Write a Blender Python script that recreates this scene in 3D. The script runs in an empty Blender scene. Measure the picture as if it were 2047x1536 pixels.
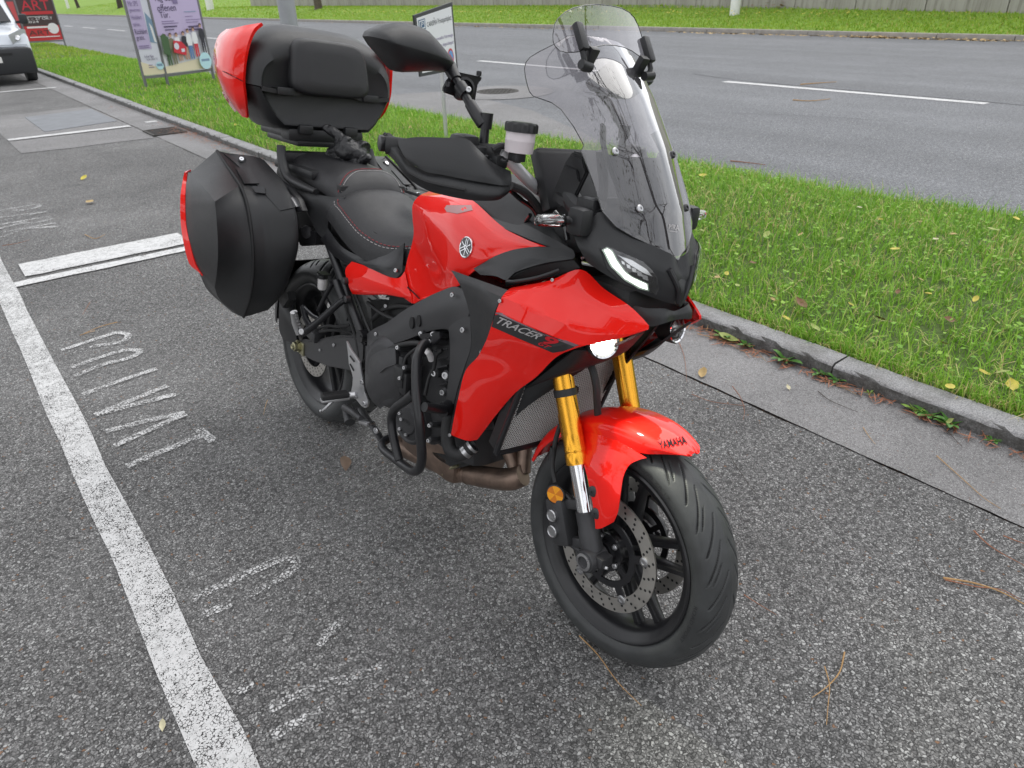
import bpy, bmesh, math, random
import numpy as np
from mathutils import Vector, Matrix
from mathutils.bvhtree import BVHTree
from mathutils.geometry import delaunay_2d_cdt

# ---------------------------------------------------------------- camera, sky, sun, exposure
scene = bpy.context.scene
C = scene.collection
F_PX, W_PX, H_PX = 1414.46, 2047.0, 1536.0
CAM_LOC = Vector((0, 0, 1.4765))
CAM_R = Matrix(((0.7821753526, 0.3189877012, -0.5352088978),
                (-0.6225618256, 0.3658445850, -0.6917908014),
                (-0.0248694804, 0.8743023425, 0.4847441829)))
cam = bpy.data.cameras.new('camera')
cam.sensor_width = 36.0
cam.lens = F_PX * 36.0 / W_PX
cam.clip_start, cam.clip_end = 0.05, 900
cam.dof.use_dof = True
cam.dof.focus_distance = 1.75
cam.dof.aperture_fstop = 9.0
cam_ob = bpy.data.objects.new('camera', cam)
cam_ob.matrix_world = Matrix.Translation(CAM_LOC) @ CAM_R.to_4x4()
C.objects.link(cam_ob)
scene.camera = cam_ob

world = bpy.data.worlds.new("World")
scene.world = world
world.use_nodes = True
wn = world.node_tree
wn.nodes.clear()
w_out = wn.nodes.new('ShaderNodeOutputWorld')
w_bg = wn.nodes.new('ShaderNodeBackground')
w_sky = wn.nodes.new('ShaderNodeTexSky')
w_sky.sky_type = 'NISHITA'
w_sky.sun_disc = False
SUN_EL, SUN_ROT = math.radians(52), math.radians(75)
w_sky.sun_elevation = SUN_EL
w_sky.sun_rotation = SUN_ROT
w_bg.inputs['Strength'].default_value = 0.10
w_tc = wn.nodes.new('ShaderNodeTexCoord')
w_map = wn.nodes.new('ShaderNodeMapping')
w_map.inputs['Scale'].default_value = (1.0, 1.0, 2.2)
w_noise = wn.nodes.new('ShaderNodeTexNoise')
w_noise.inputs['Scale'].default_value = 2.3
w_noise.inputs['Detail'].default_value = 6
w_noise.inputs['Roughness'].default_value = 0.55
w_ramp = wn.nodes.new('ShaderNodeValToRGB')      # cloud deck: pale greys
w_ramp.color_ramp.elements[0].position = 0.30
w_ramp.color_ramp.elements[0].color = (4.9, 5.05, 5.35, 1)
w_ramp.color_ramp.elements[1].position = 0.72
w_ramp.color_ramp.elements[1].color = (10.5, 10.5, 10.6, 1)
w_mix = wn.nodes.new('ShaderNodeMixRGB')
w_mix.inputs[0].default_value = 0.90
wl = wn.links.new
wl(w_tc.outputs['Generated'], w_map.inputs['Vector'])
wl(w_map.outputs['Vector'], w_noise.inputs['Vector'])
wl(w_noise.outputs['Fac'], w_ramp.inputs['Fac'])
wl(w_sky.outputs['Color'], w_mix.inputs[1])
wl(w_ramp.outputs['Color'], w_mix.inputs[2])
wl(w_mix.outputs['Color'], w_bg.inputs['Color'])
wl(w_bg.outputs['Background'], w_out.inputs['Surface'])

sun = bpy.data.lights.new('sun', 'SUN')
sun.energy = 0.7
sun.angle = math.radians(50)
sun.color = (1.0, 0.97, 0.92)
sun_ob = bpy.data.objects.new('sun', sun)
# Nishita: rotation 0 puts the sun at +Y, growing clockwise seen from above
sd = Vector((math.sin(SUN_ROT) * math.cos(SUN_EL), math.cos(SUN_ROT) * math.cos(SUN_EL), math.sin(SUN_EL)))
sun_ob.rotation_euler = sd.to_track_quat('Z', 'Y').to_euler()
C.objects.link(sun_ob)

vs = scene.view_settings
vs.view_transform = 'Standard'
vs.look = 'None'
vs.gamma = 1.0
vs.use_curve_mapping = False
vs.exposure = 0.78
scene.cycles.max_bounces = 8
scene.cycles.transparent_max_bounces = 24
random.seed(7)
rng = np.random.default_rng(11)

# ---------------------------------------------------------------- measured points -> places
def ray(u, v):
    return CAM_R @ Vector(((u - W_PX / 2) / F_PX, -(v - H_PX / 2) / F_PX, -1.0))

def G(u, v, z=0.0):                       # a spot on the ground (height z)
    d = ray(u, v)
    return CAM_LOC + d * ((z - CAM_LOC.z) / d.z)

BR = Matrix(((0.0242724102, 0.9846762515, 0.1726949038),
             (-0.9997053817, 0.0239075095, 0.0041929569),
             (0.0, -0.1727457978, 0.9849664407)))
BT = Vector((0.9223, 2.3796, 0.0))        # rear tyre contact; x forward, y to the rider's left, z up, leaning on its stand
BRT = BR.transposed()
BO = BRT @ (CAM_LOC - BT)

def bray(u, v):
    return BRT @ ray(u, v)

def P(u, v, y):                           # place on the motorcycle at side offset y
    d = bray(u, v)
    return BO + d * ((y - BO.y) / d.y)

def PX(u, v, x):
    d = bray(u, v)
    return BO + d * ((x - BO.x) / d.x)

def PF(u, v, f, t0=0.7, t1=3.6):          # on the surface f(p)=0
    d = bray(u, v)
    n = 240
    pa = f(BO + d * t0)
    for i in range(1, n + 1):
        t = t0 + (t1 - t0) * i / n
        pb = f(BO + d * t)
        if pa * pb <= 0:
            a, b = t - (t1 - t0) / n, t
            for _ in range(30):
                m = (a + b) / 2
                if f(BO + d * a) * f(BO + d * m) <= 0:
                    b = m
                else:
                    a = m
            return BO + d * (a + b) / 2
        pa = pb
    return BO + d * 1.7

# ---------------------------------------------------------------- materials
MATS = {}
def srgb(r, g, b):
    f = lambda c: (c / 255 / 12.92) if c <= 10 else ((c / 255 + 0.055) / 1.055) ** 2.4
    return (f(r), f(g), f(b))

def mat(name, col, rough=0.5, metal=0.0, coat=0.0, coat_rough=0.03, var=0.0, vscale=12.0, bump=0.0, bscale=300.0,
        rvar=0.0, emit=None, estr=0.0, spec=None, aniso=0.0):
    m = bpy.data.materials.new(name)
    m.use_nodes = True
    nt = m.node_tree
    b = nt.nodes['Principled BSDF']
    b.inputs['Base Color'].default_value = (*col, 1)
    b.inputs['Roughness'].default_value = rough
    b.inputs['Metallic'].default_value = metal
    b.inputs['Coat Weight'].default_value = coat
    b.inputs['Coat Roughness'].default_value = coat_rough
    if spec is not None:
        b.inputs['Specular IOR Level'].default_value = spec
    if emit:
        b.inputs['Emission Color'].default_value = (*emit, 1)
        b.inputs['Emission Strength'].default_value = estr
    if var or rvar or bump:
        tc = nt.nodes.new('ShaderNodeTexCoord')
    if var or rvar:
        n = nt.nodes.new('ShaderNodeTexNoise')
        n.inputs['Scale'].default_value = vscale
        n.inputs['Detail'].default_value = 6
        n.inputs['Roughness'].default_value = 0.65
        nt.links.new(tc.outputs['Object'], n.inputs['Vector'])
    if var:
        r = nt.nodes.new('ShaderNodeMapRange')
        r.inputs['From Min'].default_value = 0.25
        r.inputs['From Max'].default_value = 0.75
        r.inputs['To Min'].default_value = 1 - var
        r.inputs['To Max'].default_value = 1 + var
        mx = nt.nodes.new('ShaderNodeVectorMath')
        mx.operation = 'SCALE'
        mx.inputs[0].default_value = col
        nt.links.new(n.outputs['Fac'], r.inputs['Value'])
        nt.links.new(r.outputs['Result'], mx.inputs['Scale'])
        nt.links.new(mx.outputs['Vector'], b.inputs['Base Color'])
    if rvar:
        r2 = nt.nodes.new('ShaderNodeMapRange')
        r2.inputs['From Min'].default_value = 0.3
        r2.inputs['From Max'].default_value = 0.7
        r2.inputs['To Min'].default_value = max(0.02, rough - rvar)
        r2.inputs['To Max'].default_value = rough + rvar
        nt.links.new(n.outputs['Fac'], r2.inputs['Value'])
        nt.links.new(r2.outputs['Result'], b.inputs['Roughness'])
    if bump:
        n2 = nt.nodes.new('ShaderNodeTexNoise')
        n2.inputs['Scale'].default_value = bscale
        n2.inputs['Detail'].default_value = 3
        bp = nt.nodes.new('ShaderNodeBump')
        bp.inputs['Strength'].default_value = bump
        bp.inputs['Distance'].default_value = 0.002
        nt.links.new(tc.outputs['Object'], n2.inputs['Vector'])
        nt.links.new(n2.outputs['Fac'], bp.inputs['Height'])
        nt.links.new(bp.outputs['Normal'], b.inputs['Normal'])
    MATS[name] = m
    return m

class NT:
    """short-hand for building a node tree"""
    def __init__(s, m):
        s.nt = m.node_tree
        s.b = s.nt.nodes['Principled BSDF']
    def n(s, kind, **kw):
        nd = s.nt.nodes.new(kind)
        for k, v in kw.items():
            if k.startswith('i_'):
                key = k[2:]
                nd.inputs[int(key) if key.isdigit() else key].default_value = v
            else:
                setattr(nd, k, v)
        return nd
    def l(s, a, b):
        s.nt.links.new(a, b)
    def math(s, op, a, b=None, clamp=False):
        nd = s.nt.nodes.new('ShaderNodeMath')
        nd.operation = op
        nd.use_clamp = clamp
        for i, x in enumerate((a, b)):
            if x is None:
                continue
            if isinstance(x, (int, float)):
                nd.inputs[i].default_value = x
            else:
                s.l(x, nd.inputs[i])
        return nd.outputs[0]
    def mix(s, fac, a, b):
        nd = s.nt.nodes.new('ShaderNodeMixRGB')
        for i, x in enumerate((fac, a, b)):
            if isinstance(x, (int, float)):
                nd.inputs[i].default_value = x
            elif isinstance(x, tuple):
                nd.inputs[i].default_value = (*x, 1) if len(x) == 3 else x
            else:
                s.l(x, nd.inputs[i])
        return nd.outputs[0]
    def ramp(s, x, stops):
        nd = s.nt.nodes.new('ShaderNodeValToRGB')
        e = nd.color_ramp.elements
        while len(e) < len(stops):
            e.new(0.5)
        for k, (p, c) in enumerate(stops):
            e[k].position = p
            e[k].color = (*c, 1) if len(c) == 3 else c
        s.l(x, nd.inputs['Fac'])
        return nd.outputs['Color']

def new_mat(name):
    m = bpy.data.materials.new(name)
    m.use_nodes = True
    MATS[name] = m
    return m, NT(m)

def asphalt(name, dark, light, cell, stone=0.35, bump=0.6, blotch=0.25, tan=0.02, coarse=1.0, stains=0.15, streak=0.0):
    m, t = new_mat(name)
    tc = t.n('ShaderNodeTexCoord')
    o = tc.outputs['Object']
    wob = t.n('ShaderNodeTexNoise', i_Scale=cell * 0.8, i_Detail=2.0)
    t.l(o, wob.inputs['Vector'])
    wv = t.n('ShaderNodeVectorMath', operation='SCALE')
    t.l(wob.outputs['Color'], wv.inputs[0])
    wv.inputs['Scale'].default_value = 0.9 / cell
    ad = t.n('ShaderNodeVectorMath', operation='ADD')
    t.l(o, ad.inputs[0]); t.l(wv.outputs[0], ad.inputs[1])
    v1 = t.n('ShaderNodeTexVoronoi', i_Scale=cell)
    t.l(ad.outputs[0], v1.inputs['Vector'])
    v2 = t.n('ShaderNodeTexVoronoi', feature='DISTANCE_TO_EDGE', i_Scale=cell)
    t.l(ad.outputs[0], v2.inputs['Vector'])
    sep = t.n('ShaderNodeSeparateColor')
    t.l(v1.outputs['Color'], sep.inputs['Color'])
    v3 = t.n('ShaderNodeTexVoronoi', i_Scale=cell * 2.1)
    t.l(ad.outputs[0], v3.inputs['Vector'])
    sep3 = t.n('ShaderNodeSeparateColor')
    t.l(v3.outputs['Color'], sep3.inputs['Color'])
    msk = t.n('ShaderNodeTexNoise', i_Scale=cell * 0.55, i_Detail=1.0)
    t.l(o, msk.inputs['Vector'])
    small = t.math('GREATER_THAN', msk.outputs['Fac'], 0.50)
    tone = t.math('ADD', t.math('MULTIPLY', sep.outputs[0], t.math('SUBTRACT', 1.0, small)), t.math('MULTIPLY', sep3.outputs[0], small))
    base = t.ramp(tone, [(0.0, dark), (0.45, tuple((a * .6 + b * .4) for a, b in zip(dark, light))), (0.85, light), (1.0, tuple(min(1, c * 1.5) for c in light))])
    spark = t.math('GREATER_THAN', t.math('ADD', t.math('MULTIPLY', sep.outputs[1], t.math('SUBTRACT', 1.0, small)), t.math('MULTIPLY', sep3.outputs[1], small)), 1 - 0.11 * coarse)
    base = t.mix(spark, base, (stone, stone, stone * 0.98))
    tn = t.math('GREATER_THAN', sep.outputs[2], 1 - tan)
    base = t.mix(tn, base, (0.30, 0.17, 0.10))
    edge = t.math('MULTIPLY', t.math('LESS_THAN', v2.outputs['Distance'], 0.085), t.math('SUBTRACT', 1.0, t.math('MULTIPLY', small, 0.65)))
    base = t.mix(t.math('MULTIPLY', edge, 0.85), base, tuple(c * 0.35 for c in dark))
    fine = t.n('ShaderNodeTexNoise', i_Scale=cell * 3.5, i_Detail=3.0)
    t.l(o, fine.inputs['Vector'])
    base = t.mix(t.math('MULTIPLY', fine.outputs['Fac'], 0.45), base, tuple(c * 0.5 for c in dark))
    bl = t.n('ShaderNodeTexNoise', i_Scale=0.9, i_Detail=8.0, i_Roughness=0.7)
    t.l(o, bl.inputs['Vector'])
    mr = t.n('ShaderNodeMapRange', i_1=0.3, i_2=0.7, i_3=1 - blotch, i_4=1 + blotch)
    t.l(bl.outputs['Fac'], mr.inputs[0])
    vm = t.n('ShaderNodeVectorMath', operation='SCALE')
    t.l(base, vm.inputs[0]); t.l(mr.outputs[0], vm.inputs['Scale'])
    st = t.n('ShaderNodeTexNoise', i_Scale=1.7, i_Detail=9.0, i_Roughness=0.72, i_Distortion=0.6)
    t.l(o, st.inputs['Vector'])
    stn = t.ramp(st.outputs['Fac'], [(0.50, (0, 0, 0)), (0.66, (1, 1, 1))])
    fin = t.mix(t.math('MULTIPLY', stn, stains), vm.outputs[0], tuple(c * 0.55 for c in dark))
    st2 = t.n('ShaderNodeTexNoise', i_Scale=0.45, i_Detail=4.0, i_Roughness=0.6)
    t.l(o, st2.inputs['Vector'])
    pal = t.ramp(st2.outputs['Fac'], [(0.48, (0, 0, 0)), (0.62, (1, 1, 1))])
    fin = t.mix(t.math('MULTIPLY', pal, min(.16, stains * .5)), fin, tuple(min(1, c * 1.25) for c in light))
    if streak:                         # wheel paths polished along the road
        mp = t.n('ShaderNodeMapping')
        mp.inputs['Scale'].default_value = (0.55, 0.012, 1.0)
        t.l(o, mp.inputs['Vector'])
        sn = t.n('ShaderNodeTexNoise', i_Scale=1.6, i_Detail=3.0)
        t.l(mp.outputs[0], sn.inputs['Vector'])
        smr = t.n('ShaderNodeMapRange', i_1=0.3, i_2=0.7, i_3=1 - streak, i_4=1 + streak)
        t.l(sn.outputs['Fac'], smr.inputs[0])
        sv = t.n('ShaderNodeVectorMath', operation='SCALE')
        t.l(fin, sv.inputs[0]); t.l(smr.outputs[0], sv.inputs['Scale'])
        fin = sv.outputs[0]
    t.l(fin, t.b.inputs['Base Color'])
    t.b.inputs['Roughness'].default_value = 0.75
    t.b.inputs['Specular IOR Level'].default_value = 0.35
    h = t.math('ADD', t.math('MULTIPLY', t.math('MINIMUM', v2.outputs['Distance'], 0.25), 2.5), t.math('MULTIPLY', sep.outputs[0], 0.8))
    bp = t.n('ShaderNodeBump', i_Strength=bump, i_Distance=0.35 / cell)
    t.l(h, bp.inputs['Height'])
    t.l(bp.outputs['Normal'], t.b.inputs['Normal'])
    return m

asphalt('bay_asphalt', (0.088, 0.087, 0.086), (0.29, 0.286, 0.282), 115, stone=0.52, bump=1.0, blotch=0.18, tan=0.008, stains=0.28)
asphalt('road_asphalt', (0.16, 0.166, 0.178), (0.255, 0.263, 0.277), 62, stone=0.42, bump=0.5, blotch=0.08, tan=0.0, coarse=0.5, stains=0.06, streak=0.13)
asphalt('gutter_asphalt', (0.20, 0.195, 0.195), (0.32, 0.315, 0.315), 230, stone=0.5, bump=0.35, blotch=0.24, tan=0.004, coarse=0.5)
asphalt('patch_asphalt', (0.20, 0.195, 0.195), (0.31, 0.305, 0.305), 170, stone=0.55, bump=0.35, blotch=0.15, tan=0.003, coarse=0.5)
asphalt('ground_dirt', (0.03, 0.025, 0.02), (0.08, 0.065, 0.05), 150, stone=0.12, bump=0.5, blotch=0.3, tan=0.05)

def worn_paint(name, lo, hi, scale=95.0, streak=0.0):
    """road paint worn off the tops of the stones: paint over clear gaps"""
    m, t = new_mat(name)
    tc = t.n('ShaderNodeTexCoord')
    o = tc.outputs['Object']
    v = t.n('ShaderNodeTexVoronoi', feature='DISTANCE_TO_EDGE', i_Scale=scale)
    n1 = t.n('ShaderNodeTexNoise', i_Scale=scale * 0.9, i_Detail=4.0, i_Roughness=0.7)
    n2 = t.n('ShaderNodeTexNoise', i_Scale=5.0, i_Detail=5.0, i_Roughness=0.7)
    for q in (v, n1, n2):
        t.l(o, q.inputs['Vector'])
    a = t.math('ADD', t.math('MULTIPLY', n1.outputs['Fac'], 1.0), t.math('MULTIPLY', n2.outputs['Fac'], 0.55))
    a = t.math('ADD', a, t.math('MULTIPLY', t.math('MINIMUM', v.outputs['Distance'], 0.2), 1.2))
    mr = t.n('ShaderNodeMapRange', i_1=lo, i_2=hi, i_3=0.0, i_4=1.0)
    t.l(a, mr.inputs[0])
    t.b.inputs['Base Color'].default_value = (0.74, 0.74, 0.73, 1)
    dirt = t.n('ShaderNodeTexNoise', i_Scale=30.0, i_Detail=5.0)
    t.l(o, dirt.inputs['Vector'])
    t.l(t.ramp(dirt.outputs['Fac'], [(0.3, (0.48, 0.48, 0.475)), (0.55, (0.64, 0.64, 0.635))]), t.b.inputs['Base Color'])
    t.b.inputs['Roughness'].default_value = 0.6
    t.l(mr.outputs[0], t.b.inputs['Alpha'])
    bp = t.n('ShaderNodeBump', i_Strength=0.5, i_Distance=0.003)
    t.l(n1.outputs['Fac'], bp.inputs['Height'])
    t.l(bp.outputs['Normal'], t.b.inputs['Normal'])
    return m

worn_paint('paint_line', 0.80, 0.87, scale=130)
worn_paint('paint_solid', 0.70, 0.78)
worn_paint('paint_faded', 0.83, 1.0)
worn_paint('paint_ghost', 0.93, 1.08)
worn_paint('paint_road', 0.66, 0.78, scale=60)

def granite():
    m, t = new_mat('granite')
    tc = t.n('ShaderNodeTexCoord')
    n = t.n('ShaderNodeTexNoise', i_Scale=160.0, i_Detail=4.0, i_Roughness=0.8)
    n2 = t.n('ShaderNodeTexNoise', i_Scale=7.0, i_Detail=8.0, i_Roughness=0.75)
    for q in (n, n2):
        t.l(tc.outputs['Object'], q.inputs['Vector'])
    c = t.ramp(n.outputs['Fac'], [(0.30, (0.11, 0.11, 0.115)), (0.48, (0.30, 0.30, 0.305)), (0.62, (0.47, 0.465, 0.46))])
    c = t.mix(t.math('MULTIPLY', t.ramp(n2.outputs['Fac'], [(0.42, (0, 0, 0)), (0.68, (1, 1, 1))]), 0.6), c, (0.12, 0.115, 0.10))
    # steep faces of the kerb stones mixed darker, unevenly by noise
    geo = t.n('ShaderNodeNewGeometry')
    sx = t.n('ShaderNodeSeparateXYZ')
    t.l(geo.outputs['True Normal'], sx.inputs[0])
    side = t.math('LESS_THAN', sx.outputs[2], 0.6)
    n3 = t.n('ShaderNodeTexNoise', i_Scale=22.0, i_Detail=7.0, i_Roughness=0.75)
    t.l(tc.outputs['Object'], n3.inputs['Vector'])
    face_dark = t.math('MULTIPLY', side, t.ramp(n3.outputs['Fac'], [(0.36, (1, 1, 1)), (0.70, (0.5, 0.5, 0.5))]))
    c = t.mix(t.math('MULTIPLY', face_dark, 0.95), c, (0.035, 0.033, 0.028))
    t.l(c, t.b.inputs['Base Color'])
    t.b.inputs['Roughness'].default_value = 0.8
    bp = t.n('ShaderNodeBump', i_Strength=0.9, i_Distance=0.006)
    n4 = t.n('ShaderNodeTexNoise', i_Scale=60.0, i_Detail=6.0)
    t.l(tc.outputs['Object'], n4.inputs['Vector'])
    t.l(n4.outputs['Fac'], bp.inputs['Height'])
    t.l(bp.outputs['Normal'], t.b.inputs['Normal'])
granite()

def concrete_wall():
    m, t = new_mat('wall_concrete')
    tc = t.n('ShaderNodeTexCoord')
    mp = t.n('ShaderNodeMapping')
    mp.inputs['Scale'].default_value = (3.0, 3.0, 0.25)
    t.l(tc.outputs['Object'], mp.inputs['Vector'])
    n = t.n('ShaderNodeTexNoise', i_Scale=1.6, i_Detail=8.0, i_Roughness=0.75)
    t.l(mp.outputs[0], n.inputs['Vector'])
    n2 = t.n('ShaderNodeTexNoise', i_Scale=0.5, i_Detail=6.0)
    t.l(tc.outputs['Object'], n2.inputs['Vector'])
    c = t.ramp(n.outputs['Fac'], [(0.28, (0.17, 0.155, 0.13)), (0.5, (0.40, 0.38, 0.345)), (0.75, (0.52, 0.50, 0.46))])
    c = t.mix(t.math('MULTIPLY', n2.outputs['Fac'], 0.4), c, (0.2, 0.19, 0.16))
    t.l(c, t.b.inputs['Base Color'])
    t.b.inputs['Roughness'].default_value = 0.9
    bp = t.n('ShaderNodeBump', i_Strength=0.5, i_Distance=0.02)
    t.l(n.outputs['Fac'], bp.inputs['Height'])
    t.l(bp.outputs['Normal'], t.b.inputs['Normal'])
concrete_wall()

def blade_mat(name, c0, c1, c2, c3, rough=0.5, trans=0.25):
    m, t = new_mat(name)
    at = t.n('ShaderNodeAttribute', attribute_name='tint')
    c = t.ramp(at.outputs['Fac'], [(0.0, c0), (0.4, c1), (0.8, c2), (1.0, c3)])
    t.l(c, t.b.inputs['Base Color'])
    t.b.inputs['Roughness'].default_value = rough
    t.b.inputs['Specular IOR Level'].default_value = 0.3
    tr = t.n('ShaderNodeBsdfTranslucent')
    t.l(c, tr.inputs['Color'])
    mx = t.n('ShaderNodeMixShader', i_Fac=trans)
    t.l(t.b.outputs[0], mx.inputs[1]); t.l(tr.outputs[0], mx.inputs[2])
    t.l(mx.outputs[0], t.nt.nodes['Material Output'].inputs['Surface'])
blade_mat('grass_blade', (0.11, 0.28, 0.022), (0.22, 0.45, 0.035), (0.36, 0.58, 0.08), (0.60, 0.52, 0.22))
blade_mat('grass_far', (0.18, 0.33, 0.03), (0.26, 0.42, 0.04), (0.36, 0.48, 0.06), (0.50, 0.46, 0.14))
mat('soil', (0.08, 0.12, 0.03), 0.95, var=0.5, vscale=25, bump=0.8, bscale=60)
mat('soil_far', (0.19, 0.31, 0.035), 0.95, var=0.35, vscale=3)

def smoke_glass(name, tint, rough=0.02, gloss=1.0, haze=0.0):
    m, t = new_mat(name)
    tr = t.n('ShaderNodeBsdfTransparent')
    tr.inputs['Color'].default_value = (*tint, 1)
    gl = t.n('ShaderNodeBsdfGlossy')
    gl.inputs['Roughness'].default_value = rough
    gl.inputs['Color'].default_value = (1, 1, 1, 1)
    fr = t.n('ShaderNodeFresnel')
    fr.inputs['IOR'].default_value = 1.5
    mx = t.n('ShaderNodeMixShader')
    t.l(t.math('MULTIPLY', fr.outputs[0], gloss), mx.inputs[0])
    t.l(tr.outputs[0], mx.inputs[1]); t.l(gl.outputs[0], mx.inputs[2])
    if haze:
        df = t.n('ShaderNodeBsdfDiffuse')
        df.inputs['Color'].default_value = (0.42, 0.40, 0.43, 1)
        m2 = t.n('ShaderNodeMixShader', i_Fac=haze)
        t.l(mx.outputs[0], m2.inputs[1]); t.l(df.outputs[0], m2.inputs[2])
        mx = m2
    t.l(mx.outputs[0], t.nt.nodes['Material Output'].inputs['Surface'])
smoke_glass('screen_smoke', (0.56, 0.54, 0.57), 0.012, 2.8, 0.06)
smoke_glass('screen_dark', (0.20, 0.195, 0.20), 0.02, 1.5)
smoke_glass('clear_lens', (0.88, 0.88, 0.88), 0.03, 1.6)
smoke_glass('van_glass', (0.25, 0.30, 0.32), 0.03, 1.8)

mat('red_paint', (0.88, 0.011, 0.006), 0.5, coat=0.9, coat_rough=0.015, spec=0.08)
mat('black_plastic', (0.014, 0.0145, 0.016), 0.42, bump=0.25, bscale=900, rvar=0.05, vscale=30)
mat('case_plastic', (0.018, 0.0185, 0.020), 0.40, bump=0.3, bscale=800, rvar=0.06, vscale=9, var=0.12)
mat('black_satin', (0.014, 0.014, 0.016), 0.34, rvar=0.05, vscale=25)
mat('black_gloss', (0.008, 0.008, 0.009), 0.12, coat=0.6)
mat('frame_grey', (0.058, 0.058, 0.061), 0.46, metal=0.25, bump=0.15, bscale=700)
mat('engine_black', (0.050, 0.050, 0.053), 0.40, metal=0.35, bump=0.4, bscale=500, rvar=0.08, vscale=40)
mat('engine_dark', (0.010, 0.010, 0.011), 0.6)
mat('leather', (0.017, 0.017, 0.019), 0.43, bump=0.5, bscale=650, rvar=0.06, vscale=30)
mat('glove_leather', (0.012, 0.012, 0.014), 0.38, bump=0.7, bscale=160, rvar=0.08, vscale=60)
mat('rubber', (0.020, 0.020, 0.021), 0.62, var=0.25, vscale=30, bump=0.2, bscale=500)
mat('tyre_rubber', (0.040, 0.042, 0.043), 0.43, var=0.35, vscale=14, bump=0.25, bscale=400, rvar=0.08)
mat('gold', (0.86, 0.42, 0.045), 0.24, metal=1.0, rvar=0.05, vscale=30)
mat('chrome', (0.78, 0.78, 0.80), 0.10, metal=1.0)
mat('steel', (0.50, 0.50, 0.51), 0.32, metal=1.0, rvar=0.08, vscale=60)
mat('alu', (0.62, 0.62, 0.63), 0.40, metal=1.0, rvar=0.08, vscale=40)
mat('silver_bar', (0.72, 0.72, 0.74), 0.38, metal=0.35)
mat('disc_steel', (0.52, 0.50, 0.47), 0.46, metal=1.0, rvar=0.08, vscale=50)
mat('exhaust', (0.23, 0.165, 0.13), 0.42, metal=0.75, var=0.45, vscale=16, rvar=0.12)
mat('radiator_mesh', (0.46, 0.45, 0.44), 0.5, metal=0.3)
mat('white_plastic', (0.62, 0.60, 0.60), 0.4)
mat('fluid_cup', (0.66, 0.60, 0.62), 0.35, spec=0.4)
mat('orange_lens', (0.85, 0.34, 0.01), 0.2, coat=0.6)
mat('orange_dark', (0.62, 0.18, 0.005), 0.25, coat=0.6)
mat('silver_reflector', (0.7, 0.7, 0.7), 0.15, metal=1.0)
mat('led_dim', (0.75, 0.8, 0.78), 0.3, emit=(0.93, 1.0, 0.92), estr=0.12)
mat('led_white', (0.9, 0.9, 0.9), 0.3, emit=(0.93, 1.0, 0.92), estr=1.3)
mat('fog_light', (0.9, 0.9, 0.9), 0.3, emit=(1.0, 1.0, 0.93), estr=14.0)
mat('decal_black', (0.020, 0.019, 0.020), 0.4, coat=0.6)
mat('decal_grey', (0.20, 0.13, 0.15), 0.4, coat=0.6)
mat('letter_silver', (0.50, 0.48, 0.48), 0.35, metal=0.3)
mat('letter_red', (0.55, 0.01, 0.02), 0.35)
mat('letter_dark', (0.02, 0.012, 0.016), 0.9, spec=0.1)
mat('stitch_red', (0.32, 0.03, 0.04), 0.7)
mat('stitch_white', (0.55, 0.52, 0.52), 0.7)
mat('sticker_yellow', (0.75, 0.62, 0.10), 0.4)
mat('sticker_grey', (0.42, 0.22, 0.22), 0.4)
mat('zinc', (0.42, 0.40, 0.26), 0.35, metal=1.0)
mat('dash_screen', (0.01, 0.01, 0.012), 0.08, coat=0.5)

# ---------------------------------------------------------------- mesh helpers
def link(name, me, parent=None):
    o = bpy.data.objects.new(name, me)
    C.objects.link(o)
    if parent is not None:
        o.parent = parent
    return o

def tag(o, label=None, cat=None, group=None, kind=None):
    if label: o['label'] = label
    if cat: o['category'] = cat
    if group: o['group'] = group
    if kind: o['kind'] = kind
    return o

def empty(name, loc=(0, 0, 0), rz=0.0):
    o = bpy.data.objects.new(name, None)
    o.empty_display_size = 0.1
    o.location = loc
    o.rotation_euler = (0, 0, rz)
    C.objects.link(o)
    return o

def mesh(name, verts, faces, mats, smooth=35, mi=None, uvs=None):
    me = bpy.data.meshes.new(name)
    me.from_pydata([tuple(v) for v in verts], [], faces)
    for m in (mats if isinstance(mats, (list, tuple)) else [mats]):
        me.materials.append(MATS[m])
    if mi is not None:
        me.polygons.foreach_set('material_index', mi)
    if smooth:
        me.polygons.foreach_set('use_smooth', [True] * len(me.polygons))
        me.set_sharp_from_angle(angle=math.radians(smooth))
    me.update()
    return me

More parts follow.
